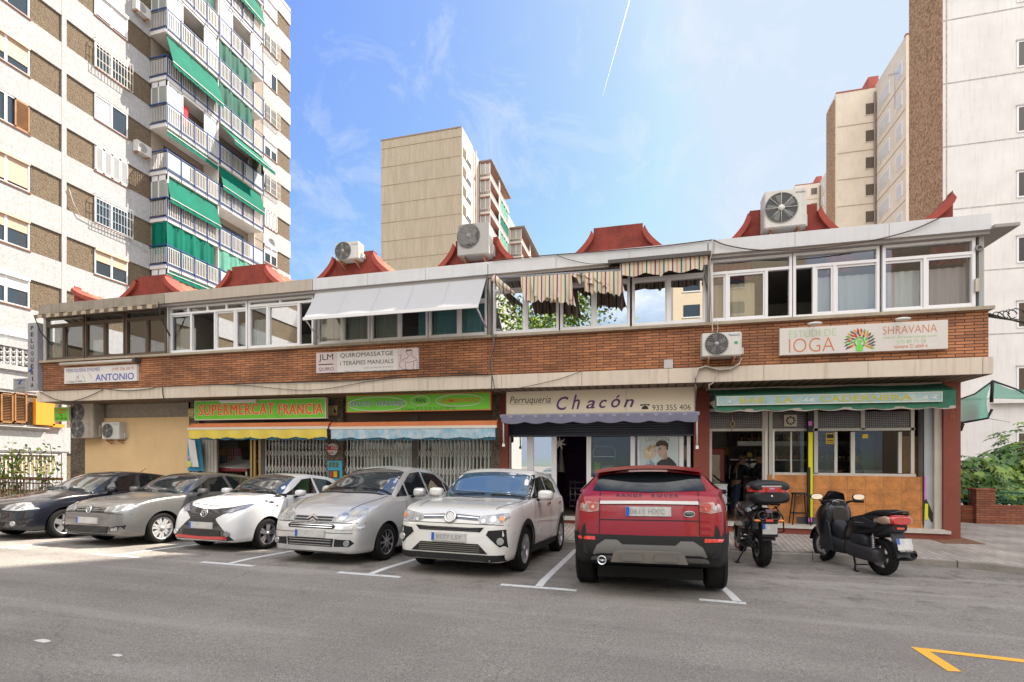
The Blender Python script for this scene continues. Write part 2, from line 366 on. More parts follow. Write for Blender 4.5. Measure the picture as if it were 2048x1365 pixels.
while x<14:
 n=3;x1=x+1.0
 for i in range(n):
  a=x+.008+(x1-x-.016)*i/n;b=x+.008+(x1-x-.016)*(i+1)/n
  pa,pb=kerb_y(a),kerb_y(b);za,zb=road_z(a,pa),road_z(b,pb);c=.012
  sec=lambda x_,y_,z_:[(x_,y_,z_-.08),(x_,y_,z_+.115-c),(x_,y_+c,z_+.118),(x_,y_+.14,z_+.118)]
  A=[mb.bm.verts.new(p)for p in sec(a,pa,za)];B=[mb.bm.verts.new(p)for p in sec(b,pb,zb)]
  for k in range(3):mb.bm.faces.new((A[k],B[k],B[k+1],A[k+1]))
  if i==0:mb.bm.faces.new(A)
  if i==n-1:mb.bm.faces.new(B[::-1])
 x=x1
part('kerb',mb,mat('kerb granite',(.36,.33,.30),.8,var=.45,vs=2.2,bump=.5,bs=90,detail=8),kind='structure',loc=(0,0,0))
def worn_paint(name,c,wear=.62):
 m=mat(name,c,.75);t=m.node_tree;L=t.links.new;p=t.nodes['Principled BSDF']
 tc=N(t,'ShaderNodeTexCoord');n=N(t,'ShaderNodeTexNoise');n.inputs['Scale'].default_value=14;n.inputs['Detail'].default_value=8;n.inputs['Roughness'].default_value=.75;L(tc.outputs['Object'],n.inputs['Vector'])
 r=N(t,'ShaderNodeMapRange');r.inputs[1].default_value=wear-.06;r.inputs[2].default_value=wear+.06;L(n.outputs['Fac'],r.inputs[0])
 mx=N(t,'ShaderNodeMix',data_type='RGBA');mx.inputs['A'].default_value=(*c,1);mx.inputs['B'].default_value=(.22,.21,.2,1);L(r.outputs[0],mx.inputs['Factor']);L(mx.outputs['Result'],p.inputs['Base Color']);return m
WP=worn_paint('white road paint',(.62,.62,.62));YP=worn_paint('yellow road paint',(.78,.42,.05),.72)
def strip(mb,a,b,wd,n=8,h=.004):
 a,b=Vector(a),Vector(b);d=(b-a).normalized();s=Vector((-d.y,d.x))*wd/2
 pr=None
 for i in range(n+1):
  c=a.lerp(b,i/n);q=[c-s,c+s];vs=[mb.bm.verts.new((p.x,p.y,road_z(p.x,p.y)+h))for p in q]
  if pr:mb.bm.faces.new((pr[0],vs[0],vs[1],pr[1]))
  pr=vs
for i,(xc,xe)in enumerate(((-13.45,-13.5),(-11.0,-11.05),(-8.45,-8.5),(-6.22,-6.3),(-3.77,-3.75),(-1.33,-1.37),(1.05,.7))):
 mb=MB();strip(mb,(xc-.5 if i<6 else .62,-5.33-.02*i),(xc+.5 if i<6 else 1.13,-5.35-.02*i),.1,4);strip(mb,(xc,-5.28-.02*i),(xe,-1.35),.1,10,.0045)
 part('parking_marking',mb,WP,kind='structure')
mb=MB()
P=[G(*p)for p in((1820.6,1294.4),(2048,1320),(2048,1326.5),(1860,1304.5),(1924,1344.8),(1895.8,1343.7))]
d=(P[1]-P[0]).normalized();far=6
q=[P[0],P[0].lerp(P[1],3.0),P[3].lerp(P[2],3.0),P[3],P[4],P[5]]
mb.poly([(p.x,p.y,.004)for p in q]);part('yellow_marking',mb,YP,kind='structure')
mb=MB();q=[G(*p,h=.03)for p in((1836,1080),(1923,1083.5),(1971,1097.5),(1886,1095))]
mb.prism([(p.x,p.y,walk_z(p.x,p.y)+.001)for p in q],(0,0,.006))
c0=sum(q,Vector())/4
part('service_cover',mb,mat('rust',(.20,.095,.05),.9,var=.5,vs=7,bump=.4,bs=50),label='rusty square metal service cover set flat in the paving by the corner pillar',cat='cover')
for k,(px,py,s_,lab)in enumerate(((86,1284,.085,'larger white paper scrap lying alone on the empty asphalt'),(235,1313,.05,'small pale paper scrap on the asphalt below the grey hatchback'),(1260,1142,.03,'tiny orange leaf on the road under the red car'))):
 g=G(px,py);mb=MB()
 mb.prism([(g.x+s_*c*math.cos(a),g.y+s_*.55*c*math.sin(a),.004)for a,c in((.2,1),(1.3,.7),(2.3,.9),(3.4,1.1),(4.4,.6),(5.5,.9))],(0,0,.006))
 part('litter',mb,mat('paper scrap',(.62,.6,.58),.9)if k<2 else mat('leaf litter',(.5,.2,.04),.8),label=lab,cat='litter')
# ================================================================== TOWERS
WHITE=mat('white render',(.48,.48,.49),.9,var=.30,vs=9,bump=1.0,bs=38,stain=.30,detail=12)
def pebble(name,a,b,s=34):
 m=mat(name,a,.95);t=m.node_tree;p=t.nodes['Principled BSDF'];L=t.links.new
 tc=N(t,'ShaderNodeTexCoord');v=N(t,'ShaderNodeTexVoronoi');v.inputs['Scale'].default_value=s;L(tc.outputs['Object'],v.inputs['Vector'])
 n=N(t,'ShaderNodeTexNoise');n.inputs['Scale'].default_value=7;n.inputs['Detail'].default_value=8;n.inputs['Roughness'].default_value=.75;L(tc.outputs['Object'],n.inputs['Vector'])
 cr=N(t,'ShaderNodeValToRGB');e=cr.color_ramp.elements;e[0].position=.3;e[0].color=(*b,1);e[1].position=.7;e[1].color=(*a,1)
 ad=N(t,'ShaderNodeMath',operation='MULTIPLY_ADD');ad.inputs[1].default_value=.55;L(v.outputs['Color'],ad.inputs[0]);
 mm=N(t,'ShaderNodeMath',operation='MULTIPLY');mm.inputs[1].default_value=.55;L(n.outputs['Fac'],mm.inputs[0]);L(mm.outputs[0],ad.inputs[2]);L(ad.outputs[0],cr.inputs[0]);L(cr.outputs[0],p.inputs['Base Color'])
 bp=N(t,'ShaderNodeBump');bp.inputs['Strength'].default_value=1;bp.inputs['Distance'].default_value=.03;L(v.outputs['Distance'],bp.inputs['Height']);L(bp.outputs[0],p.inputs['Normal']);return m
PEB=pebble('brown pebbledash',(.20,.152,.10),(.10,.072,.048),26)
PEBT=pebble('tan pebbledash',(.42,.27,.16),(.17,.09,.045),12)
DARK=mat('dark interior',(.02,.02,.022),.7)
ALU=mat('white aluminium',(.72,.72,.74),.4,metal=0,spec=.5)
BROWNAL=mat('bronze aluminium',(.10,.07,.05),.4)
BLUEM=mat('blue paint',(.02,.06,.22),.5)
PICK=mat('white railing paint',(.55,.545,.54),.5)
GREENF=mat('green awning cloth',(.0,.15,.10),.8,spec=.15,var=.25,vs=1.2)
GREEND=mat('deep green cloth',(.0,.10,.07),.8,var=.3,vs=1.5)
GREENP=mat('faded green cloth',(.10,.34,.25),.8,var=.3,vs=1.2)
SHB=mat('beige shutter slats',(.55,.40,.30),.6);SHW=mat('white shutter slats',(.72,.72,.73),.5)
WOODS=mat('varnished louvre wood',(.36,.17,.06),.55,var=.3,vs=4);CURT=mat('net curtain',(.6,.62,.66),.9,var=.2,vs=5)
GLS=glass('window glass',.22)
DKG=mat('dark window glass',(.03,.045,.06),.05,spec=.9)
XT=-28.
def v_top(k):return 10.04+2.712*k
def v_bot(k):return 8.63+2.722*k
t=thing('apartment_tower','tall white apartment tower with brown pebbledash bands and green balcony awnings','tower',(XT,8,0))
mb=MB();mb.box(XT-14,XT,-26,23.37,-1,38.2);part('wall',mb,PEB,t)
mb=MB()
for k in range(-3,11):
 z0,z1=v_top(k),v_bot(k+1)if k<10 else 38.3
 for y0,y1 in((-26,11.38),(20.36,23.42)):mb.box(XT+.001,XT+.07,y0,y1,z0,min(z1,38.35))
mb.box(XT+.001,XT+.08,6.71,6.92,v_top(-3)-3,38.3)
mb.box(XT-.001,XT+.09,-26,23.42,38.2,38.5)
part('white_band',mb,WHITE,t)
mb=MB()
for k in range(-3,11):mb.box(XT+.002,XT+.075,11.40,20.35,v_top(k)-.0,v_top(k)+.02)
mb.box(XT+.001,XT+.05,11.42,20.33,0,38.2);part('balcony_back_wall',mb,mat('balcony wall',(.34,.28,.23),.9,var=.2,vs=.6),t)
def tower_window(k,y0,y1,kind,name='window'):
 z0,z1=v_bot(k)+.02,v_top(k)-.02;w=sub(name,t);x=XT;ym=(y0+y1)/2
 fm={'brown':BROWNAL}.get(kind,ALU)
 mb=MB();mb.box(x+.001,x+.012,y0,y1,z0,z1);part('pane',mb,DKG,w)
 mb=MB();b=.06
 mb.box(x+.013,x+.06,y0,y0+b,z0,z1);mb.box(x+.013,x+.06,y1-b,y1,z0,z1);mb.box(x+.013,x+.06,ym-.05,ym+.05,z0,z1);mb.box(x+.014,x+.055,y0+b,y1-b,z0,z0+b);mb.box(x+.014,x+.055,y0+b,y1-b,z1-b,z1)
 part('frame',mb,fm,w)
 mb=MB();mb.box(x+.001,x+.12,y0-.05,y1+.05,z0-.05,z0);part('sill',mb,mat('red sill tile',(.25,.10,.06),.7),w)
 if kind in('roll_b','roll_w','roll_bh','roll_wh'):
  h=.55 if kind.endswith('h')else random.choice((.12,.3,.22));zz=z0+(z1-z0)*h;mb=MB();z=zz
  while z<z1-.1:
   for a,c in((y0+b,ym-.05),(ym+.05,y1-b)):mb.box(x+.02,x+.045,a,c,z,z+.045)
   z+=.05
  mb.box(x+.02,x+.14,y0,y1,z1-.1,z1+.04)
  part('roller_shutter',mb,SHB if '_b' in kind else SHW,w)
 if kind in('louv_w','louv_o'):
  mb=MB();n=4 if kind=='louv_w' else 3
  for i in range(n):
   if kind=='louv_o' and i==1:continue
   a=y0+(y1-y0)*i/n+.02;c=y0+(y1-y0)*(i+1)/n-.02
   mb.box(x+.065,x+.10,a,a+.05,z0,z1);mb.box(x+.065,x+.10,c-.05,c,z0,z1);mb.box(x+.065,x+.10,a,c,z0,z0+.08);mb.box(x+.065,x+.10,a,c,z1-.08,z1)
   z=z0+.1
   while z<z1-.1:
    mb.prism([(x+.068,a+.05,z),(x+.095,a+.05,z+.03),(x+.095,a+.05,z+.04),(x+.068,a+.05,z+.01)],(0,c-a-.1,0));z+=.055
  part('louvre_shutter',mb,SHW if kind=='louv_w' else WOODS,w)
 if kind in('bars','bars_c'):
  mb=MB();xx=x+.28;n=12
  for i in range(n+1):
   y=y0-.1+(y1-y0+.2)*i/n;mb.box(xx,xx+.02,y,y+.02,z0-.1,z1+.1)
  for z in(z0-.1,z0+.35,z0+.9,z1+.08):mb.box(xx+.001,xx+.019,y0-.1,y1+.1,z,z+.025)
  for y in(y0-.1,y1+.1):
   for z in(z0-.1,z1+.08):mb.box(x+.07,xx,y,y+.02,z,z+.02)
  part('window_grille',mb,mat('pale iron bars',(.55,.52,.46),.6)if kind=='bars_c' else mat('grey iron bars',(.35,.42,.48),.5),w)
 if kind=='curt':
  mb=MB();mb.solid(lambda u,v:(x+.020+.008*math.sin(40*u),y0+.1+(y1-y0)*.42*u,z0+.06+(z1-z0-.12)*v),40,1,(-.004,0,0));part('curtain',mb,CURT,w)
colA={-3:'bars',-2:'louv_o',-1:'roll_w',0:'roll_wh',1:'roll_bh',2:'roll_b',3:'louv_o',4:'roll_b',5:'curt',6:'roll_b',7:'curt'}
for k,kd in colA.items():
 if k>-2:tower_window(k,3.55,5.36,kd)
for k,kd in{0:'roll_w',1:'roll_bh',2:'bars',3:'louv_w',4:'curt',5:'bars_c',6:'roll_w',7:'curt'}.items():tower_window(k,8.27,10.02,kd)
for k,kd in{2:'roll_w',3:'roll_wh',4:'louv_w',5:'bars_c',6:'roll_wh',7:'bars_c',8:'curt',9:'bars_c',10:'roll_w'}.items():tower_window(k,20.5,21.86,kd)
XB=XT+1.28;YB0,YBM,YB1=11.29,15.05,18.93
def cloth(y0,y1,z0,z1,x,wav=.06,seed=0):
 def fn(u,v):
  s=math.sin(u*(y1-y0)*7+seed)*wav+math.sin(u*(y1-y0)*17+seed*2)*wav*.4
  return(x+s*(1-v*.6),y0+(y1-y0)*u,z0+(z1-z0)*v+(1-v)*.08*math.sin(u*9+seed))
 return fn
kinds={(-1,0):'aw',(0,0):'val',(0,1):'aw',(1,0):'drape',(1,1):'drapep',(2,0):'aw',(2,1):'open',(3,0):'val',(3,1):'aw',(4,0):'glz',(4,1):'awx',(5,0):'awl',(5,1):'draped',(6,0):'glz',(6,1):'draped',(7,0):'draped',(7,1):'glz',(8,0):'aw',(8,1):'aw',(9,0):'aw',(9,1):'open'}
for k in range(-1,10):
 for h in(0,1):
  y0,y1=(YB0,YBM)if h==0 else(YBM+.01,YB1);zb=12.72+2.73*(k-1);zs=zb+.24;zr=zb+1.37
  if k==-1 and h==1:continue
  b=sub('balcony',t)
  mb=MB();mb.box(XT+.08,XB,y0,y1,zb,zs);part('slab',mb,mat('balcony slab',(.70,.68,.66),.85,var=.15,vs=1),b)
  mb=MB();x=XB+.02;lo=zs-.02;hi=zr-.16
  def panel(p0,p1,gl=False):
   n=max(2,int((Vector(p1)-Vector(p0)).length/.115))
   p0,p1=Vector(p0),Vector(p1)
   for i in range(n+1):
    c=p0.lerp(p1,i/n);mb.box(c.x-.014,c.x+.014,c.y-.018,c.y+.018,lo+.12,hi)
   for z in(lo+.10,hi):mb.box(p0.x-.016,p1.x+.016,p0.y,p1.y,z,z+.04)
  panel((x,y0+.03,0),(x,y1-.03,0))
  if h==0:panel((XT+.1,y0+.0,0),(XB,y0+.0,0))
  part('railing',mb,PICK,b)
  mb=MB();mb.box(x-.025,x+.035,y0-.05,y1+.02,zr-.05,zr);mb.box(x-.02,x+.03,y0,y1,lo+.0,lo+.05)
  n=4
  for i in range(n+1):
   y=y0+.02+(y1-y0-.04)*i/n;mb.box(x+.036,x+.07,y-.02,y+.02,zb-.05,zr+.02)
  if h==0:mb.box(XT+.08,XB,y0-.05,y0+.01,zr-.05,zr);mb.box(XT+.08,XB,y0-.03,y0-.005,lo,lo+.05)
  part('handrail',mb,BLUEM,b)
  mb=MB()
  mb.box(XT+.051,XT+.06,y0+.9,y1-.5,zs+.02,zs+2.1);part('balcony_door',mb,DKG,b)
  mb=MB();mb.box(XT+.08,XB-.02,y1-.06,y1-.01,zs,zb+2.73)if h==0 else mb.box(XT+.08,XT+.6,y1-.06,y1-.01,zs,zb+2.73)
  part('partition',mb,mat('balcony partition',(.66,.62,.58),.8),b)
  ty=kinds.get((k,h),'open');zc=zb+2.70
  if h==0 and k in(0,2,4,6):
   mb=MB();e=y0+.06
   for a in(XT+.1,XT+.62,XB-.08):mb.box(a,a+.06,e,e+.05,zr,zc)
   mb.box(XT+.1,XB,e,e+.05,zc-.3,zc);mb.box(XB-.06,XB,e,e+.12,zs,zc);part('end_frame',mb,ALU,b)
   mb=MB();mb.box(XT+.1,XB-.02,e+.02,e+.03,zr,zc-.3);part('end_pane',mb,mat('grey curtained glass',(.30,.32,.30),.15),b)
  if ty in('aw','awl','awx','val'):
   mb=MB();dp={'aw':.36,'awl':.55,'awx':1.25,'val':.12}[ty];dz={'aw':1.35,'awl':1.7,'awx':1.25,'val':.15}[ty]
   xa=XB-.12
   def fn(u,v):return(xa+dp*v,y0+.08+(y1-y0-.16)*u,zc-.02-dz*v+.03*math.sin(v*3))
   mb.solid(fn,12,3,(-.01,0,-.015))
   def fv(u,v):return(xa+dp+.012*math.sin(u*40),y0+.08+(y1-y0-.16)*u,zc-.03-dz-v*(.22+.05*abs(math.sin(u*40))))
   mb.solid(fv,60,2,(-.008,0,0))
   part('awning',mb,GREENF,b)
   mb=MB();mb.box(xa+dp-.02,xa+dp+.025,y0+.06,y1-.06,zc-.06-dz,zc-.02-dz);part('awning_bar',mb,PICK,b)
  elif ty.startswith('drape'):
   mb=MB();f=cloth(y0+.05,y1-(.35 if h==0 else 1.0),zs+.75 if h==0 else zs+.7,zc,XB-.06,.07,k+h*3);mb.solid(f,70,8,(-.012,0,0))
   if h==0:
    f2=lambda u,v:(XT+.15+(XB-XT-.2)*u,y0+.04+.05*math.sin(u*11+k),zs+.6+(zc-zs-.6)*v);mb.solid(f2,24,4,(0,.01,0))
   part('awning',mb,{'drape':GREENF,'drapep':GREENP,'draped':GREEND}[ty],b)
  elif ty=='glz':
   mb=MB()
   for a in(y0+.1,y0+1.1,y1-1.1,y1-.12):mb.box(XB-.1,XB-.04,a,a+.06,zs,zc)
   mb.box(XB-.1,XB-.04,y0+.1,y1-.06,zc-.12,zc);part('glazing_frame',mb,ALU,b)
   mb=MB();mb.box(XB-.08,XB-.07,y0+.14,y0+1.1,zs,zc-.1);mb.box(XB-.08,XB-.07,y1-1.1,y1-.14,zs,zc-.1);part('glazing_pane',mb,mat('pale glazing',(.5,.56,.6),.1),b)
  if(k,h)==(4,0):
   mb=MB();mb.solid(cloth(y0+1.3,y0+1.75,zs+.8,zc-.45,XB-.3,.04,1),14,3,(-.01,0,0));part('laundry',mb,mat('red cloth',(.6,.01,.03),.8),b)
  if(k,h)==(0,0):
   mb=MB();mb.solid(cloth(y0+.1,y0+1.0,zs+.75,zr+.18,XB-.02,.02,1),14,3,(-.01,0,0));part('laundry',mb,mat('pink cloth',(.6,.02,.12),.8),b)
  if(k,h)in((3,0),(4,1),(2,1),(1,1)):
   a,c={(3,0):(.05,1.6),(4,1):(-3.85,-2.4),(2,1):(2.6,3.8),(1,1):(.1,1.8)}[(k,h)]
   a=y0+a if a>0 else y0+2.2;c=a+1.5;c=min(c,y1-.05)
   mb=MB();mb.box(x+.02,x+.03,a,c,lo+.12,hi);part('screen_panel',mb,mat('frosted panel',(.42,.47,.5),.3),b)
for k in(0,1,4):
 zb=12.72+2.73*(k-1);mb=MB();mb.solid(cloth(18.0,18.95,zb+.9,zb+2.68,XB-.1,.07,k),24,4,(-.012,0,0))
 mb.solid(lambda u,v:(XB-.1-.9*u*(1-.3*v),18.95+.3*(1-v),zb+.7+2*v+.1*math.sin(9*u)),10,4,(0,.012,0))
 part('camouflage_cloth',mb,mat('camouflage',(.10,.11,.06),.9,var=.85,vs=9,col2=(.02,.025,.015)),t)
d=thing('satellite_dish','round grey satellite dish at the far end of the tower balconies','satellite dish',(XB+.05,19.4,17.3))
mb=MB();mb.lathe([(.02,.0),(.2,.025),(.34,.09),(.40,.15),(.39,.15),(.33,.1),(.2,.04),(.02,.02)],(XB+.12,19.5,17.55),'x',20);part('bowl',mb,mat('grey dish',(.35,.37,.4),.5),d)
mb=MB();mb.tube([(XB-.3,19.3,17.2),(XB+.1,19.45,17.3),(XB+.12,19.5,17.5)],.025);mb.tube([(XB+.14,19.5,17.2),(XB+.5,19.5,17.45)],.012);part('arm',mb,ALU,d)
mb=MB();pts=[]
for px,py in((138,378),(146,405),(160,432),(190,448),(225,463),(258,476),(296,505)):
 y,z=SX(px,py,XT+.16);pts.append((XT+.16,y,z))
mb.tube(pts,.02);part('wall_cable',mb,mat('pale cable',(.55,.52,.48),.7),label='slack pale cable sagging across the brown and white tower wall',cat='cable')
def tw(px,py):return SX(px,py,XT+.1)
def tbox(mb,px0,py0,px1,py1,d0,d1):
 y0,z1=tw(px0,py0);y1,z0=tw(px1,py1);mb.box(XT+d0,XT+d1,y0,y1,z0,z1)
mb=MB();tbox(mb,66,798,104,852,.08,.3);tbox(mb,100,848,124,856,.08,.3);part('orange_column',mb,mat('orange paint',(.75,.27,.02),.7),t)
mb=MB();tbox(mb,-40,850,92,857,.08,.35);tbox(mb,-60,905,110,911,.08,.25);part('ledge',mb,mat('stone ledge',(.5,.48,.45),.8),t)
mb=MB();tbox(mb,-30,858,140,904,.075,.12);tbox(mb,-60,905,62+60,1000,.071,.1);tbox(mb,-60,700,75,786,.075,.12);part('base_wall',mb,WHITE,t)
mb=MB()
for i in range(7):tbox(mb,-22+i*12.6,687,-18+i*12.6,733,.13,.2)
tbox(mb,-40,683,62,688,.12,.24);tbox(mb,-40,731,62,737,.12,.24)
for i in range(6):
 for j in range(4):
  px=-18+i*12.6;py=690+j*10.5;y0,z1=tw(px,py);y1,z0=tw(px+9,py+10.5)
  mb.cyl((XT+.16,y0,z1),(XT+.16,y1,z0),.03,n=5);mb.cyl((XT+.16,y0,z0),(XT+.16,y1,z1),.03,n=5)
part('balustrade',mb,WHITE,t)
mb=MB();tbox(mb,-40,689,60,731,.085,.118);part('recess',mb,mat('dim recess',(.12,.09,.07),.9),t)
w=sub('window',t);mb=MB();tbox(mb,-60,911,107,948,.11,.118);part('blind',mb,mat('straw blind',(.36,.29,.13),.8,var=.3,vs=8),w)
mb=MB()
for i in range(20):tbox(mb,-54+i*8.2,914,-51.5+i*8.2,965,.3,.33)
part('window_grille',mb,PICK,w)
w=sub('window',t);mb=MB()
for i in range(4):
 a=-56+i*27.5
 tbox(mb,a,786,a+3,847,.125,.2);tbox(mb,a+22,786,a+25,847,.125,.2);tbox(mb,a,786,a+25,791,.125,.2);tbox(mb,a,842,a+25,847,.125,.2)
 for j in range(16):tbox(mb,a+3,792+j*3.2,a+22,794.4+j*3.2,.13,.17)
part('louvre_shutter',mb,WOODS,w)
mb=MB();tbox(mb,-58,785,53,848,.121,.127);part('pane',mb,DARK,w)
# ---- tan tower far behind
TY=58.8;TX0,TX1,TZ=-39.6,-26.42,51.66
m=mat('ribbed tan cladding',(.5,.4,.27),.8);tr=m.node_tree;p=tr.nodes['Principled BSDF'];L=tr.links.new
tc=N(tr,'ShaderNodeTexCoord');sp=N(tr,'ShaderNodeSeparateXYZ');L(tc.outputs['Object'],sp.inputs[0])
wv=N(tr,'ShaderNodeMath',operation='MULTIPLY');wv.inputs[1].default_value=18.;sn=N(tr,'ShaderNodeMath',operation='SINE');L(sp.outputs[0],wv.inputs[0]);L(wv.outputs[0],sn.inputs[0])
n=N(tr,'ShaderNodeTexNoise');n.inputs['Scale'].default_value=.6;n.inputs['Detail'].default_value=8;mpn=N(tr,'ShaderNodeMapping');mpn.inputs['Scale'].default_value=(3,1,.35);L(tc.outputs['Object'],mpn.inputs[0]);L(mpn.outputs[0],n.inputs['Vector'])
cr=N(tr,'ShaderNodeValToRGB');e=cr.color_ramp.elements;e[0].position=.3;e[0].color=(.47,.385,.275,1);e[1].position=.7;e[1].color=(.58,.485,.355,1);L(n.outputs['Fac'],cr.inputs[0]);L(cr.outputs[0],p.inputs['Base Color'])
bp=N(tr,'ShaderNodeBump');bp.inputs['Strength'].default_value=1.;bp.inputs['Distance'].default_value=.09;L(sn.outputs[0],bp.inputs['Height']);L(bp.outputs[0],p.inputs['Normal'])
t=thing('apartment_block','tan ribbed windowless gable of a tall block with red trimmed balconies on its flank','building',(-33,TY,0))
mb=MB();mb.box(TX0,TX1,TY,TY+.3,0,TZ);part('ribbed_gable',mb,m,t)
mb=MB()
for i in range(16):
 z=50.19-2.87*i;mb.box(TX0,TX1,TY-.03,TY-.002,z,z+.07)
mb.box(TX0-.05,TX1+.05,TY-.06,TY-.001,TZ-.12,TZ+.05);part('panel_seam',mb,mat('seam shade',(.26,.19,.12),.9),t)
mb=MB();mb.box(TX0,TX1,TY+.301,TY+34,0,TZ-.05);mb.box(TX1,TX1+.15,TY+.1,TY+5,0,TZ);part('wall',mb,mat('pinkish render',(.60,.50,.43),.9,var=.15,vs=.5),t)
mb=MB()
for i in range(14):
 z=50.3-2.87*i;mb.box(TX1+.151,TX1+.2,TY+.5,TY+3.4,z-2.75,z-1.4)
part('pebble_band',mb,PEB,t)
for i in range(8):
 z=50.3-2.87*i;w=sub('window',t);mb=MB();mb.box(TX1+.2,TX1+.26,TY+1.6,TY+4.0,z-2.7,z-1.42);part('shutter',mb,SHW,w)
 mb=MB();mb.box(TX1+.255,TX1+.275,TY+1.8,TY+3.8,z-2.65,z-2.25);part('pane',mb,DKG,w)
mb=MB();mb.tube([(TX1+.3,TY+6,10),(TX1+.3,TY+6,TZ)],.1);part('downpipe',mb,mat('old pipe',(.22,.16,.13),.7),t)
REDT=mat('red oxide trim',(.30,.07,.05),.7)
by0,by1=SX(958,400,TX1)[0],SX(1013,400,TX1+1.4)[0];bx=TX1+F(980,400,by0)[0]-TX1
bz0=F(968,325,by0)[1]-0;fl=2.87
def far_stack(t,x0,x1,y0,y1,ztop,n):
 for i in range(n):
  z=ztop-fl*i;b=sub('balcony',t)
  mb=MB();mb.box(x0,x1,y0,y1,z-.05,z+.10);part('slab',mb,mat('faded red edge',(.30,.15,.12),.8),b);mb=MB();mb.box(x0,x1+.03,y0-.03,y1,z-fl+.95,z-fl+1.02);mb.box(x0,x1+.02,y0-.02,y1,z-fl+.12,z-fl+.5);part('parapet',mb,mat('far parapet cream',(.62,.56,.50),.8),b)
  mb=MB();q=int((y1-y0)/.3)
  for j in range(q):mb.box(x1-.03,x1+.01,y0+j*.3,y0+j*.3+.1,z-fl+.5,z-fl+.95)
  for j in range(6):mb.box(x0+(x1-x0)*j/6,x0+(x1-x0)*j/6+.07,y0-.01,y0+.03,z-fl+.5,z-fl+.95)
  part('railing',mb,PICK,b)
  mb=MB()
  for a in(0,.48,.94):mb.box(x0+(x1-x0)*a,x0+(x1-x0)*a+.1,y0+.1,y0+.18,z-fl+1.05,z-.05)
  mb.box(x1-.1,x1,y0+(y1-y0)*.45,y0+(y1-y0)*.5,z-fl+.3,z);part('frame',mb,ALU,b)
  mb=MB();mb.box(x0+.05,x1-.05,y0+.2,y0+.22,z-fl+1.0,z-.06);part('pane',mb,mat('curtained far glass',(.38,.36,.33),.2),b)
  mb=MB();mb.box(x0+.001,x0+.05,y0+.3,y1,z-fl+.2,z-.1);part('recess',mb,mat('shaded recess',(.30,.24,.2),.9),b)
  if i in(1,2,3,4):
   mb=MB();mb.solid(lambda u,v:(x1-.05+.08*math.sin(u*22),y0+(y1-y0)*(.52+.45*u),z-fl+.95+(fl-1.0)*v),20,2,(-.03,0,0));part('awning',mb,GREENP if i%2 else GREENF,b)
far_stack(t,TX1+.16,bx,by0,by1,bz0,7)
mb=MB();mb.box(TX1,bx+.35,by0-.1,by1+.3,bz0+.12,bz0+.3);part('balcony_roof',mb,mat('eave grey',(.22,.2,.19),.8),t)
y2=SX(1024,480,bx)[0]
t2=thing('apartment_block','low stepped end of the tan block, with grey eave and white railed balcony','building',(bx,y2,0))
zt=F(1040,457,y2)[1];x0=F(1020,480,y2)[0];x1=F(1043,480,y2)[0]
mb=MB();mb.box(x0-6,x0,y2,y2+20,0,zt+.4);part('wall',mb,mat('pinkish render',(.6,.5,.43)),t2)
far_stack(t2,x0,x1,y2,y2+16,zt,3)
mb=MB();mb.box(x0-1,x1+.7,y2-.2,y2+17,zt+.12,zt+.35);part('balcony_roof',mb,mat('eave grey',(.2,.2,.2)),t2)
# ---- white tower close on the right, with its pebbledash flank
WY,WX=13.5,12.17
t=thing('white_tower','plain white rendered tower with one column of small windows and pebbledash flank','tower',(18,WY,0))
RW=mat('off white render',(.72,.70,.685),.9,var=.14,vs=.8,stain=.20,bump=.25,bs=30)
mb=MB();mb.box(WX+.02,30,WY,16.28,-1,60);part('wall',mb,RW,t)
mb=MB();mb.box(WX,WX+3,WY+.02,16.3,-1,59.9);part('pebble_flank',mb,PEBT,t)
mb=MB()
for i in range(-2,18):
 z=7.15+2.668*i;mb.box(WX+.03,30,WY-.006,WY-.001,z,z+.05)
mb.box(WX+.12,WX+.17,WY-.007,WY-.002,0,60);part('panel_joint',mb,mat('joint grime',(.50,.475,.45),.95,var=.5,vs=6),t)
for i in range(-2,9):
 y1=82.6 if i==5 else None;zc=7.15+2.668*i+1.0
 z0,z1=zc-1.05-.62,zc-.62
 z0=F(2034,787,WY)[1]+2.668*(i-0);z1=z0+1.08
 w=sub('window',t);mb=MB()
 for a,b_,c,d_ in((14.74,14.80,z0,z1),(16.0,16.06,z0,z1),(14.80,16.0,z0,z0+.06),(14.80,16.0,z1-.06,z1)):mb.box(a,b_,WY-.03,WY-.002,c,d_)
 part('frame',mb,ALU,w);mb=MB();mb.box(14.8,16,WY-.014,WY-.004,z0+.06,z1-.06);part('pane',mb,mat('brown dim glass',(.06,.045,.035),.1),w)
 mb=MB();mb.box(14.72,16.08,WY-.05,WY-.0045,z1,z1+.06);part('lintel',mb,mat('lintel grime',(.42,.40,.38),.9),w)
mb=MB();a,z=F(1985,803,WY-.15);mb.box(a,30,WY-.25,WY-.008,z-.09,z+.09);part('ledge',mb,RW,t)
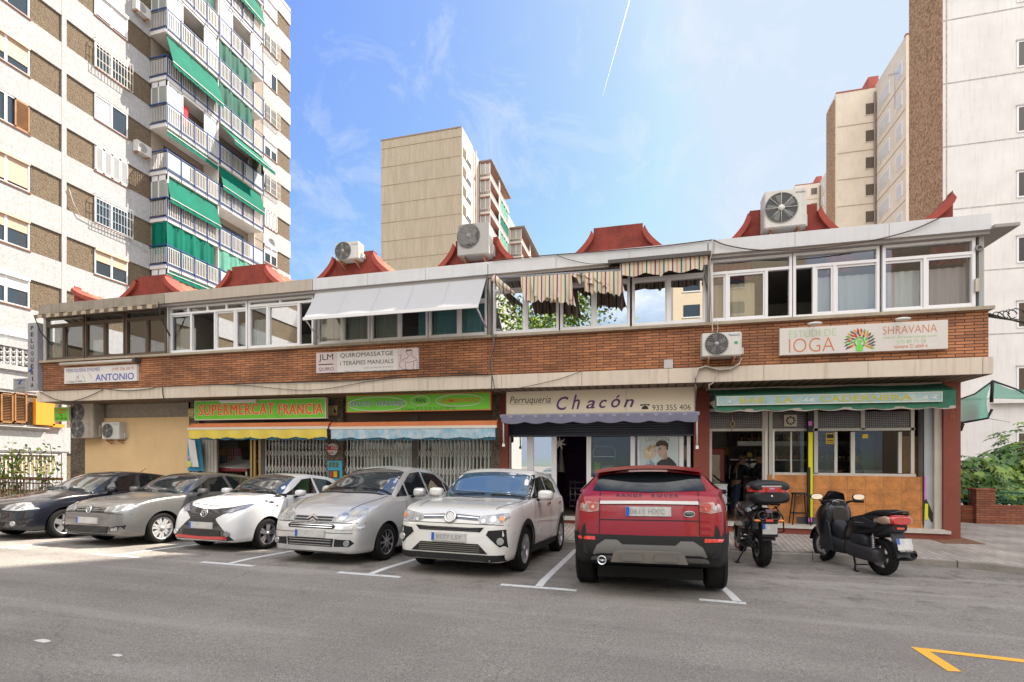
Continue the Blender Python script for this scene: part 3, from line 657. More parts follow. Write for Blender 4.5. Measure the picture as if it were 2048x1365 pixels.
# ---- cream blocks stepping away behind it
CREAM=mat('cream render',(.68,.60,.50),.9,var=.16,vs=.5,stain=.25)
def cream_block(label,pl,pr,ptop,Y,pside,n,wpx,floor_z,nf,flank):
 x0,zt=F(pl,ptop,Y);x1=FX_(pr,Y);yf=SX(flank,500,x0)[0];t=thing('apartment_block',label,'building',(x0,Y,0))
 yn=SX(pside,500,x1)[0]
 mb=MB();mb.box(x0,x1,Y,yf,-1,zt);part('wall',mb,CREAM,t)
 mb=MB();mb.box(x0-.12,x0-.001,Y+.3,yf,-1,zt-.4);part('pebble_flank',mb,PEBT,t)
 mb=MB();mb.box(x1+.001,x1+9,yn,Y+14,-1,zt+.3);part('side_wall',mb,CREAM,t)
 mb=MB()
 for i in range(nf):
  z=floor_z-2.7*i;mb.box(x0+.1,x1-.05,Y-.03,Y-.002,z,z+.06);mb.box(x1-.03,x1,yn+.05,Y-.04,z,z+.06)
 part('panel_joint',mb,mat('cream joint',(.38,.3,.22),.9),t)
 mb=MB();mb.box(x1-.6,x1+.3,Y+.2,Y+4,zt,zt+1.3);mb.box(x0,x1-.6,Y-.04,Y+.2,zt,zt+.12);mb.box(x1-.03,x1+9,yn-.04,yn+.3,zt+.3,zt+.42);part('parapet',mb,REDT,t)
 for i in range(nf):
  z=floor_z-2.7*i+.85;a=FX_(wpx,Y);w=sub('window',t)
  mb=MB();mb.box(a-.06,a+1.0,Y-.05,Y-.004,z-.06,z+1.16);part('frame',mb,mat('cream trim',(.6,.52,.42),.8),w)
  mb=MB();mb.box(a,a+.94,Y-.06,Y-.051,z,z+1.1);part('pane',mb,mat('dim brown glass',(.10,.08,.06),.2),w)
  for(f0,f1)in((.12,.5),(.7,.9)):
   ya,yb=yn+(Y-yn)*(1-f1),yn+(Y-yn)*(1-f0);w=sub('window',t)
   mb=MB();mb.box(x1-.05,x1,ya,yb,z-.1,z+1.2);part('frame',mb,ALU,w);mb=MB();mb.box(x1-.07,x1-.051,ya+.12,yb-.12,z,z+1.1);part('pane',mb,mat('pale blind glass',(.5,.5,.52),.3),w)
 mb=MB();mb.tube([(x1-.15,Y-.15,5),(x1-.15,Y-.15,zt-.5)],.09);part('downpipe',mb,mat('old pipe',(.2,.15,.12)),t)
 return x1,yn,zt
fz=F(1700,252,46.2)[1]
ax,az=F(1790,149,38);mb=MB();mb.tube([(ax,38,az-3),(ax,38,az+.2)],.025);mb.tube([(ax-.5,38,az),(ax+.3,38,az+.05)],.015)
for i in range(6):mb.tube([(ax-.45+.13*i,37.8,az+.01*i),(ax-.45+.13*i,38.2,az+.01*i)],.012)
part('roof_aerial',mb,mat('aerial grey',(.2,.2,.2),.5),label='small television aerial on the roof edge of the cream block',cat='aerial')
cream_block('cream block with small square windows and red parapet beside the pebbledash flank',1672,1752,188,46.2,1812,8,1731,fz,10,1655)
cream_block('distant pale block, only its top and red parapet showing above the roof units',1590,1641,372,88,1655,8,1622,F(1600,402,88)[1],6,1575)
# ================================================================== THE LOW SHOP ROW
BR=brick('facade brick',(.43,.175,.075),(.245,.095,.045),(.06,.036,.025),bw=.31,bh=.061,ms=.0085)
FASC=[mat('fascia dirty',(.33,.29,.24),.7,var=.25,vs=2.5,stain=.45),mat('fascia beige',(.45,.39,.33),.6,var=.1,vs=2,stain=.25)]+[mat('fascia pale',(.58,.59,.61),.5,var=.08,vs=2,stain=.14)]*3
SLAB=mat('slab facing',(.62,.54,.45),.7,var=.14,vs=1.5,stain=.5)
SILL=mat('sill stone',(.40,.34,.26),.8,var=.25,vs=4,stain=.3)
REDW=mat('oxide red wall',(.235,.062,.04),.85,var=.18,vs=2,bump=.4,bs=70)
REDR=mat('red roof render',(.29,.048,.032),.85,var=.5,vs=2.5,bump=.5,bs=30,stain=.35)
RIMM=mat('gable rim render',(.34,.062,.042),.85,var=.25,vs=2,bump=.4,bs=30)
GRAN=pebble('dark stone cladding',(.20,.155,.12),(.06,.045,.035),26)
TILER=mat('roof tile',(.33,.13,.07),.85,var=.4,vs=6)
BX=[-18.58,-13.54,-8.56,-3.67,1.32,6.36]
XL,XR=-18.62,6.43
t=LOW=thing('shop_building','long low two storey brick row with red gabled roof bumps over its shops','building',(-6,4,0))
mb=MB();mb.box(XL,XR,0,.28,3.735,4.66);mb.box(XL,XL+.28,.28,7,3.735,4.66);mb.box(XR-.28,XR,.28,7,3.735,4.66);part('brick_wall',mb,BR,t)
mb=MB();mb.box(XL-.04,XR+.06,-.085,.25,4.661,4.725);mb.box(XL-.04,XL+.1,.25,7,4.661,4.725);part('sill',mb,SILL,t)
for i in range(5):
 mb=MB();a,b=BX[i]+(.006 if i else 0),BX[i+1]-.006
 if i==4:b=6.40
 n=3 if i<4 else 3
 for j in range(n):
  mb.box(a+(b-a)*j/n+.004,a+(b-a)*(j+1)/n-.004,-.15,-.10,6.17,6.47)
 mb.box(a,b,-.099,.3,6.18,6.46);part('roof_fascia',mb,FASC[i],t)
mb=MB();mb.box(XL,6.40,-.10,7.5,6.10,6.178);mb.box(6.401,6.80,-.23,7.5,6.16,6.22);mb.box(XL,6.40,.301,7.5,6.20,6.44);part('roof',mb,mat('roof underside',(.30,.28,.27),.8),t)
mb=MB();x=XL-.07;a=x
while a<6.44:
 b=min(a+1.92,6.445);mb.box(a+.004,b-.004,-.125,-.08,3.41,3.733);a+=1.92
mb.box(x,6.445,-.079,1.1,3.45,3.732);mb.box(x+.001,x+.05,-.07,7,3.411,3.731);part('slab_facing',mb,SLAB,t)
m=mat('soffit boards',(.19,.125,.085),.7);tr=m.node_tree;tc=N(tr,'ShaderNodeTexCoord');wv=N(tr,'ShaderNodeTexWave',bands_direction='X');wv.inputs['Scale'].default_value=1.6;wv.inputs['Distortion'].default_value=.1
cr=N(tr,'ShaderNodeValToRGB');cr.color_ramp.elements[0].position=.0;cr.color_ramp.elements[0].color=(.03,.02,.015,1);cr.color_ramp.elements[1].position=.25;cr.color_ramp.elements[1].color=(.21,.14,.09,1)
tr.links.new(tc.outputs['Object'],wv.inputs[0]);tr.links.new(wv.outputs[0],cr.inputs[0]);tr.links.new(cr.outputs[0],tr.nodes['Principled BSDF'].inputs['Base Color'])
mb=MB();mb.box(x+.06,6.44,-.078,1.1,3.405,3.449);part('soffit',mb,m,t)
INT=mat('room wall',(.5,.47,.43),.9);INTD=mat('dim room wall',(.16,.15,.15),.9)
mb=MB();mb.box(XL+.3,XR-.3,3.6,3.7,4,6.1);
for b in BX[1:-1]:mb.box(b-.06,b+.06,.3,3.6,4,6.1)
mb.box(XL+.05,XL+.28,.3,3.7,4.7,6.1);mb.box(XR-.25,XR-.05,.3,3.7,4.7,6.1)
part('room_wall',mb,INT,t);mb=MB();mb.box(XL+.3,XR-.3,.29,3.6,3.95,4.0);part('room_floor',mb,INTD,t)
G1,G4,G5=glass('clear reflective glass',.20),glass('mirror glass',.62,(.5,.55,.55)),glass('grey window glass',.10,gain=.4)
def win(px0,px1,mull,v_t,fm,gl,v0=4.735,v1=6.095,thick=(),curtains=(),opens=(),topmull=(),y=.06):
 w=sub('window',t);X=lambda p:FX_(p,y);x0,x1=X(px0),X(px1);mb=MB();b=.055
 mb.box(x0,x0+b,y-.05,y+.05,v0,v1);mb.box(x1-b,x1,y-.05,y+.05,v0,v1);mb.box(x0+b,x1-b,y-.049,y+.049,v0,v0+b);mb.box(x0+b,x1-b,y-.049,y+.049,v1-b,v1)
 vt=v_t or v1
 for p in mull:
  c=X(p);h=.05 if p in thick else .028;mb.box(c-h,c+h,y-.047,y+.03,v0+b,vt)
 for p in topmull:
  c=X(p);mb.box(c-.028,c+.028,y-.046,y+.03,vt+.03,v1-b)
 if v_t:mb.box(x0+b,x1-b,y-.05,y+.04,vt-.03,vt+.03)
 ed=[px0]+list(mull)+[px1]
 for i in range(len(ed)-1):
  if i in opens:continue
  a,c=X(ed[i])+.03,X(ed[i+1])-.03;o=.012*(i%2)
  mb.box(a,a+.035,y-.02-o,y+.01,v0+b,vt-.03);mb.box(c-.035,c,y-.02-o,y+.01,v0+b,vt-.03);mb.box(a,c,y-.021-o,y+.011,v0+b,v0+b+.04);mb.box(a,c,y-.021-o,y+.011,vt-.075,vt-.031)
 part('frame',mb,fm,w)
 mb=MB()
 for i in range(len(ed)-1):
  if i in opens:continue
  a,c=X(ed[i]),X(ed[i+1]);g=random.uniform(-.0015,.0015);yy=y+.005+.004*(i%2)
  mb.poly([(a,yy-g,v0),(c,yy+g,v0),(c,yy+g,vt),(a,yy-g,vt)])
 if v_t:mb.poly([(x0,y+.012,vt),(x1,y+.012,vt),(x1,y+.012,v1),(x0,y+.012,v1)])
 part('pane',mb,gl,w)
 for(p0,p1,z0,z1,cm)in curtains:
  a,c=X(p0),X(p1);mb=MB();mb.solid(lambda u,v:(a+(c-a)*u,y+.14+.018*math.sin(u*(c-a)*38),z0+(z1-z0)*v),max(6,int((c-a)*40)),1,(0,.004,0));part('curtain',mb,cm,w)
 return w
vt1=F(94,653,.06)[1];vt2=F(343,630.5,.06)[1];vt4=F(1139,571,.06)[1];vt5=F(1580,537,.06)[1]
CW=mat('white blind',(.62,.6,.55),.8);CB=mat('beige roller blind',(.44,.34,.26),.8);CG=mat('grey green blind',(.32,.35,.30),.8);CT_=mat('teal blind',(.08,.24,.27),.8);CRED=mat('dark red curtain',(.24,.02,.025),.8,var=.3,vs=6);CGR=mat('grey net blind',(.52,.53,.54),.9);CROSE=mat('rose grey curtain',(.50,.42,.43),.9);COCH=mat('straw blind cloth',(.58,.48,.33),.8)
for a,m_,b,op in((93,129,171,()),(173,211,252,()),(254,295,335,())):win(a,b,[m_],vt1,BROWNAL,G1,opens=op,curtains=[(a+4,a+30,4.76,5.35,CW)]if a<250 else[])
win(342,497,[385,432,472],vt2,ALU,G1,thick=(),opens=(1,),topmull=(379,417,455),curtains=[(352,384,4.76,5.5,CW),(474,496,4.76,5.55,CGR)])
win(499,629,[537,600],vt2+.05,ALU,G1,opens=(2,),topmull=(562,),curtains=[(501,530,4.76,5.6,CGR)])
for a,m_,b,cs in((636,686,741,[(640,686,4.76,6,COCH),(690,738,4.76,6,CG)]),(743,800,857,[(746,798,4.76,6,CG),(832,856,4.76,6,CT_)]),(859,919,975,[(863,918,4.76,6,CT_),(922,974,4.76,6,CT_)])):win(a,b,[m_],5.62,ALU,G5,curtains=cs)
for a,m_,b in((987,1051,1118),(1121,1188,1260),(1264,1336,1412)):win(a,b,[m_],vt4,ALU,G4)
win(1420,1583,[1453,1532],vt5,ALU,G5,opens=(2,),curtains=[(1422,1452,4.76,5.6,CB),(1456,1512,4.76,5.6,COCH),(1424,1508,5.68,6.05,CRED)])
win(1585,1757,[1627,1668],vt5,ALU,G5,opens=(0,),curtains=[(1628,1668,4.76,5.6,CGR),(1670,1755,4.76,5.6,CGR),(1658,1712,5.68,6.05,CRED)])
win(1763,1948,[1848],vt5,ALU,G5,curtains=[(1768,1796,4.76,5.6,CROSE),(1796,1846,4.76,5.6,CGR),(1850,1940,4.76,5.6,CROSE),(1772,1796,5.68,6.05,CRED),(1868,1940,5.68,6.05,CRED)])
mb=MB();mb.box(6.28,6.36,.0,.3,4.726,6.1);part('corner_post',mb,mat('weathered blue post',(.30,.36,.42),.7,var=.4,vs=3,col2=(.38,.33,.24),stain=.4),t)
mb=MB()
for b in BX[1:-1]:mb.box(b-.035,b+.035,-.02,.1,4.726,6.168);mb.tube([(b+.02,-.06,4.73),(b+.02,-.06,6.2)],.022)
mb.box(-18.6,-18.5,.0,.2,4.726,6.1);part('bay_post',mb,mat('grey post',(.42,.41,.40),.5,stain=.3),t)
def gable(c,w0,w1,h,y=.55,half=0,depth=5.2,right=False):
 g=sub('roof_gable',t);z=6.44;n=8
 def side(s):
  return[(c+s*(w1+(w0-w1)*(1-q)**1.55),z+(h-.16)*q)for q in[i/n for i in range(n+1)]]
 Lp,Rp=side(-1),side(1)
 if half==-1:Lp=[(c,z),(c,z+h)];prof=Lp+Rp[::-1]
 elif half==1:Rp=[(c,z),(c,z+h)];prof=Lp+Rp[::-1]
 else:prof=Lp+[(c-w1*.92,z+h-.16),(c-w1*.92,z+h),(c+w1*.92,z+h),(c+w1*.92,z+h-.16)]+Rp[::-1]
 pts=[(a,y,b)for a,b in prof]
 mb=MB();mb.prism(pts[::-1],(0,.22,0));part('gable_front',mb,REDR,g)
 for q in([Lp]if half!=-1 else[])+([Rp]if half!=1 else[]):
  sgn=1 if q[0][0]>q[-1][0]else-1;mb=MB()
  mb.grid(lambda u,v:(q[int(round(u*n))][0]-sgn*.07*(1-v),y-.1,q[int(round(u*n))][1]-.035+.105*v),n,1)
  mb.grid(lambda u,v:(q[int(round(u*n))][0],y-.1+.5*v,q[int(round(u*n))][1]+.07),n,1)
  mb.grid(lambda u,v:(q[int(round(u*n))][0]-sgn*.07,y-.1+.12*v,q[int(round(u*n))][1]-.035),n,1)
  part('gable_rim',mb,RIMM,g)
 mb=MB()
 for q in([Lp]if half!=-1 else[])+([Rp]if half!=1 else[]):
  mb.solid(lambda u,v:(q[min(n,int(round(v*n)))][0],y+.41+(depth-.4)*u,q[min(n,int(round(v*n)))][1]+.02+.035*abs(math.sin(u*depth*11))),90,n,(0,0,-.05))
 part('tile_flank',mb,TILER,g)
def gx(px):return FX_(px,.55)
for px0,px1,pt0,pt1,zt in((237,392,274,335,(330,549)),(423,580,461,536,(534,527)),(627,800,668,750,(757,500)),(868,1050,908,1000,(1000,473)),(1137,1342,1183,1290,(1289,446)),(1449,1690,1494,1640,(1630,408))):
 a,b=gx(px0),gx(px1);c=(gx(pt0)+gx(pt1))/2;h=F(*zt,.55)[1]-6.44
 gable(c,(b-a)/2*1.08,(gx(pt1)-gx(pt0))/2,h)
xr=gx(1906);gable(xr,xr-gx(1800),.05,F(1905,381,.55)[1]-6.44,half=1)
xl=gx(148);gable(xl,gx(236)-xl+.15,.05,F(148,572,.55)[1]-6.44,half=-1)
mb=MB()
for px,l in((345,2.3),(547,2.3)):
 pass
# ---- ground floor structure
PF=.8
def pil(px0,px1,name,m_,z1=3.40,y=PF,d=.4):
 mb=MB();mb.box(FX_(px0,y),FX_(px1,y),y,y+d,.0,z1);return part(name,mb,m_,t)
pil(141,172,'stone_pillar',GRAN,d=1.0);pil(377,398,'stone_pillar',GRAN);pil(653,686,'stone_pillar',GRAN);pil(984,1000,'stone_pillar',GRAN)
pil(1000,1016,'red_pillar',REDW,y=.799);pil(1388,1419,'red_pillar',REDW);
mb=MB();y=PF;xa,xb=FX_(1887,y),FX_(1921.5,y);mb.box(xa,xb,y,y+7,0,3.40);part('corner_pillar',mb,REDW,t)
mb=MB()
a=(xa+xb)/2;text(mb,'25',xa+.10,PF-.012,F(1900,826,PF)[1],.2,.13);text(mb,'B',a-.04,PF-.012,F(1900,838,PF)[1],.08,.1);part('house_number',mb,mat('red number',(.30,.09,.06),.8),t)
BEI=mat('beige wall paint',(.74,.52,.28),.85,var=.14,vs=1.3,stain=.10)
y=.75;a,b=FX_(170,y),FX_(378,y);zz=F(376,834,y)[1]
mb=MB();mb.box(a,b,y,y+.2,0,zz);part('beige_wall',mb,BEI,t);mb=MB();mb.box(a,b,y+.05,y+.2,zz,3.4);part('concrete_lintel',mb,mat('rough concrete',(.33,.29,.24),.9,var=.3,vs=9,bump=.6,bs=40),t)
SHL=mat('shop inner wall',(.45,.42,.39),.9);SHF=mat('shop floor',(.24,.19,.15),.35,var=.3,vs=3)
mb=MB();xs=[FX_(p,1.2)for p in(388,670,992,1403)]+[6.2];FL=.27
for a in xs:mb.box(a-.06,a+.06,1.25,6,0,3.4)
mb.box(xs[0],6.2,6,6.1,0,3.4);mb.box(xs[0],6.2,1.25,6,3.30,3.4);part('inner_wall',mb,SHL,t)
mb=MB();mb.box(xs[0],6.2,1.0,6,.0,FL);part('shop_floor',mb,SHF,t)
MARB=mat('worn marble',(.55,.52,.47),.5,var=.3,vs=6)
mb=MB();mb.box(FX_(1017,.8),FX_(1388,.8),.76,1.0,.2,FL+.015);mb.box(FX_(1419,.8),FX_(1887,.8)-.001,.52,1.0,.235,.30);part('threshold',mb,MARB,t)
mb=MB();mb.box(FX_(398,.8),FX_(1419,.8),.8,.98,-.05,.235);mb.box(FX_(1419,.8)+.001,FX_(1887,.8)-.002,.56,.98,-.05,.234);part('plinth',mb,REDW,t)
GATE=mat('gate paint',(.70,.69,.67),.5,var=.12,vs=5)
def gate(px0,px1,y,z0,z1,n):
 a,b=FX_(px0,y),FX_(px1,y);g=MB();st=(b-a)/n
 for i in range(n+1):g.box(a+st*i-.013,a+st*i+.013,y-.012,y+.012,z0,z1)
 hz=(z1-z0)/5.0
 for r in range(5):
  za=z0+hz*r+hz*.08;h=hz*.55
  for i in range(n):
   x0,x1=a+st*i,a+st*(i+1)
   for(p,q)in(((x0,za),(x1,za+h)),((x0,za+h),(x1,za))):g.tube([(p[0],y-.018,p[1]),(q[0],y-.018,q[1])],.009,4)
 return g
for px0,px1,n in((532,655,18),(688,823,19),(836,985,20)):
 part('lattice_gate',gate(px0,px1,.92,FL,2.62,n),GATE,t)
pil(521,530,'gate_post',mat('dark post',(.10,.085,.08),.6),z1=2.9,y=.9,d=.1);pil(823,836,'gate_post',mat('dark post',(0,0,0)),z1=2.9,y=.9,d=.1)
mb=MB();mb.box(FX_(688,.95),FX_(985,.95),.96,1.1,2.55,3.3);
for i in range(9):mb.box(FX_(688,.95),FX_(985,.95),.94,.959,2.64+i*.07,2.69+i*.07)
part('shutter_box',mb,mat('brown shutter',(.12,.07,.045),.6),t)
mb=MB();mb.box(FX_(397,.95),FX_(655,.95),.96,1.1,2.5,3.3);part('shop_lintel',mb,mat('dark lintel',(.08,.07,.065),.7),t)
PG=glass('shop glass',.03,(.8,.84,.84),gain=.25)
def paneq(name,px0,px1,py0,py1,y,m_):
 x0,z1=F(px0,py0,y);x1,_=F(px1,py0,y);z0=F((px0),py1,y)[1];mb=MB();mb.box(x0,x1,y,y+.008,z0,z1);return part(name,mb,m_,t)
w=paneq('shop_window',530,655,868,1036,1.02,PG);w=paneq('shop_window',688,823,860,1036,1.02,PG);w=paneq('shop_window',836,985,860,1036,1.02,PG)
def fbox(mb,px0,py0,px1,py1,y0,y1):
 x0,z1=F(px0,py0,y0);x1=FX_(px1,y0);z0=F(px0,py1,y0)[1];mb.box(x0,x1,y0,y1,z0,z1)
mb=MB();fbox(mb,403,870,434,1040,.9,.95);
for i in range(5):fbox(mb,404.5+i*6,872,409+i*6,1038,.885,.9)
part('shop_door',mb,mat('white tin door',(.55,.52,.47),.6,var=.3,vs=4,stain=.5),t)
mb=MB();fbox(mb,500,868,504,1040,.92,.98);fbox(mb,507,868,511,1040,.92,.98);fbox(mb,517,868,521,1040,.92,.98);part('gold_frame',mb,mat('gold anodised',(.45,.33,.14),.35,metal=.6),t)
fr=sub('salon_front',t);Y=.95
mb=MB()
for a,b in((1017,1020),(1054,1067),(1103,1113),(1173,1182),(1261,1270),(1275,1281),(1358,1367),(1374,1381)):fbox(mb,a,868,b,1040,Y,Y+.07)
fbox(mb,1181,955,1381,961,Y-.02,Y+.09);part('frame',mb,ALU,fr)
mb=MB()
for a,b,c in((1020,1054,1037),(1067,1103,1037)):fbox(mb,a,868,b,c,Y+.03,Y+.038)
part('mirror_pane',mb,glass('salon mirror glass',.55,(.4,.42,.42)),fr)
mb=MB()
for a,b,c in((1182,1261,957),(1270,1275,957),(1367,1374,957),(1281,1358,957)):fbox(mb,a,868,b,c,Y+.03,Y+.038)
part('pane',mb,glass('salon glass',.03,gain=.25),fr)
mb=MB();fbox(mb,1182,961,1388,1040,Y,Y+.1);part('brick_base',mb,brick('salon brick',(.30,.09,.045),(.2,.06,.03),(.12,.08,.06),bw=.24,bh=.07),fr)
mb=MB();zt=F(1016,838,.86)[1];z0=F(1016,868,.86)[1];i=0;z=z0;a,b=FX_(1015,.86),FX_(1389,.86)
while z<zt+.2:mb.cyl((a,.90,z),(b,.90,z),.035,n=8);z+=.058
mb.box(a,b,.86,.9,z0-.075,z0-.03);part('roller_shutter',mb,mat('navy shutter',(.035,.04,.06),.45,var=.3,vs=5),fr)
fr=sub('bar_front',t);Y=.98
OFFW=mat('grey white alu',(.50,.48,.44),.5,stain=.25)
mb=MB()
for q in((1418,858,1424,1048),(1525,818,1536,1046),(1538,818,1545,955),(1424,858,1525,863),(1545,858,1830,863),(1545,945,1832,950),(1628,818,1636,948),(1822,818,1829,948),(1722,818,1730,860),(1581,864,1584,946),(1669,864,1675,946),(1702,864,1710,947),(1797,864,1804,947),(1418,818,1830,824)):fbox(mb,*q,Y,Y+.06)
part('frame',mb,OFFW,fr)
mb=MB();fbox(mb,1545,860,1549,958,Y-.35,Y-.3);fbox(mb,1530,860,1534,1045,Y-.3,Y-.26);part('door_leaf',mb,OFFW,fr)
m=mat('mesh glass',(.10,.09,.10),.3,spec=.6);tr=m.node_tree;tc=N(tr,'ShaderNodeTexCoord');sp=N(tr,'ShaderNodeSeparateXYZ');cb=N(tr,'ShaderNodeCombineXYZ');tr.links.new(tc.outputs['Object'],sp.inputs[0]);tr.links.new(sp.outputs[0],cb.inputs[0]);tr.links.new(sp.outputs[2],cb.inputs[1])
bt=N(tr,'ShaderNodeTexBrick');bt.offset=0;bt.inputs['Brick Width'].default_value=.04;bt.inputs['Row Height'].default_value=.04;bt.inputs['Scale'].default_value=1;bt.inputs['Mortar Size'].default_value=.009;bt.inputs['Color1'].default_value=(.22,.21,.22,1);bt.inputs['Color2'].default_value=(.15,.14,.15,1);bt.inputs['Mortar'].default_value=(.035,.03,.035,1)
tr.links.new(cb.outputs[0],bt.inputs['Vector']);tr.links.new(bt.outputs['Color'],tr.nodes['Principled BSDF'].inputs['Base Color'])
mb=MB()
for q in((1418,824,1525,858),(1545,824,1628,858),(1636,824,1722,858),(1730,824,1822,858)):fbox(mb,*q,Y+.03,Y+.04)
part('mesh_pane',mb,m,fr)
mb=MB()
for q in((1549,863,1617,946),(1636,863,1669,946),(1710,863,1797,946),(1804,863,1822,946)):fbox(mb,*q,Y+.03,Y+.036)
part('pane',mb,glass('bar glass',.03,(.85,.87,.85),gain=.2),fr)
m=mat('orange tile',(.46,.19,.05),.45,var=.0);tr=m.node_tree;p=tr.nodes['Principled BSDF'];L=tr.links.new
tc=N(tr,'ShaderNodeTexCoord');sp=N(tr,'ShaderNodeSeparateXYZ');cb=N(tr,'ShaderNodeCombineXYZ');L(tc.outputs['Object'],sp.inputs[0]);L(sp.outputs[0],cb.inputs[0]);L(sp.outputs[2],cb.inputs[1])
bt=N(tr,'ShaderNodeTexBrick');bt.offset=0;bt.inputs['Brick Width'].default_value=.345;bt.inputs['Row Height'].default_value=.33;bt.inputs['Scale'].default_value=1;bt.inputs['Mortar Size'].default_value=.004;bt.inputs['Color1'].default_value=(.56,.23,.06,1);bt.inputs['Color2'].default_value=(.44,.17,.045,1);bt.inputs['Mortar'].default_value=(.26,.12,.05,1)
L(cb.outputs[0],bt.inputs['Vector']);nn=N(tr,'ShaderNodeTexNoise');nn.inputs['Scale'].default_value=5;nn.inputs['Detail'].default_value=9;nn.inputs['Roughness'].default_value=.7;L(tc.outputs['Object'],nn.inputs['Vector'])
mr=N(tr,'ShaderNodeMapRange');mr.inputs[1].default_value=.35;mr.inputs[2].default_value=.68;mr.inputs[3].default_value=1.15;mr.inputs[4].default_value=.55;L(nn.outputs['Fac'],mr.inputs[0])
mu=N(tr,'ShaderNodeMix',data_type='RGBA',blend_type='MULTIPLY');mu.inputs['Factor'].default_value=1;L(bt.outputs['Color'],mu.inputs['A']);L(mr.outputs[0],mu.inputs['B']);L(mu.outputs['Result'],p.inputs['Base Color'])
mb=MB();fbox(mb,1536,950,1846,1056,Y-.04,Y+.1);part('tile_panel',mb,m,fr)
mb=MB();fbox(mb,1594,1034,1660,1050,Y-.06,Y-.041);part('vent_grille',mb,mat('dark grille',(.05,.05,.05),.6),fr)
mb=MB();fbox(mb,1848,812,1869,1060,Y-.05,Y+.2);part('grey_pier',mb,mat('grey pier paint',(.40,.42,.44),.7,var=.15,vs=3),fr)
mb=MB();fbox(mb,1869,815,1889,1060,.86,1.2);part('cream_pier',mb,mat('cream pier paint',(.50,.46,.40),.8,var=.15,vs=3,stain=.3),fr)
BLK=mat('black spray',(.02,.02,.02),.7);YEL=mat('yellow spray',(.62,.60,.0),.6);PNK=mat('pink spray',(.62,.16,.60),.6)
mb=MB();fbox(mb,1616,806,1626,1050,.86,.95);part('spray_post',mb,BLK,fr)
mb=MB();fbox(mb,1617,865,1625.5,935,.85,.859);fbox(mb,1621,935,1625.5,1035,.85,.859);fbox(mb,1850,1008,1856,1040,Y-.06,Y-.051);part('yellow_graffiti',mb,YEL,fr)
mb=MB();fbox(mb,1617,843,1624,852,.85,.859);fbox(mb,1617,1036,1624,1044,.85,.859);fbox(mb,1849,952,1852,1000,Y-.06,Y-.051);part('pink_graffiti',mb,PNK,fr)
mb=MB();q=[F(p[0],p[1],Y-.056)for p in((1847,996),(1850,992),(1868,1032),(1867,1046),(1862,1044),(1847,1014))];mb.prism([(a,Y-.057,b)for a,b in q],(0,.004,0));fbox(mb,1846,812,1848.5,1050,Y-.06,Y-.045);part('black_graffiti',mb,BLK,fr)
mb=MB();x0,z=F(1580,842,Y+.02);mb.box(x0-.13,x0+.13,Y-.03,Y+.028,z-.13,z+.13);fan=part('extractor',mb,mat('cream plastic',(.55,.5,.38),.6),fr)
mb=MB()
for i in range(8):
 a=i*math.pi/4;p=[(x0+r*math.cos(a+o),Y-.036,z+r*math.sin(a+o))for r,o in((.06,-.28),(.10,-.3),(.10,.3),(.06,.28))];mb.prism(p,(0,.004,0))
part('extractor_slot',mb,DARK,fr)
mb=MB();fbox(mb,1495,814,1612,822,.5,.56);fbox(mb,1640,812,1768,820,.5,.56);part('awning_tube',mb,mat('lamp tube cover',(.5,.47,.42),.6),fr)
for q,c in(((1652,867,1669,888),(.62,.42,.02)),):
 mb=MB();fbox(mb,*q,Y+.02,Y+.028);part('notice',mb,mat('yellow notice',c,.6),fr)
 mb=MB();fbox(mb,1654,869,1667,877,Y+.012,Y+.019);fbox(mb,1654,880,1667,882,Y+.012,Y+.019);fbox(mb,1654,884,1667,885.5,Y+.012,Y+.019);part('notice_print',mb,BLK,fr)
mb=MB();fbox(mb,1725,869,1736,877,Y+.02,Y+.028);part('notice',mb,mat('yellow notice',(.6,.4,0),.6),fr)
mb=MB();mb.lathe([(.035,0),(.035,.004),(.018,.004),(.018,0)],(F(1717,872,Y)[0],Y+.02,F(1717,872,Y)[1]),'y',16);part('blue_sticker',mb,mat('blue sticker',(.02,.12,.35),.5),fr)
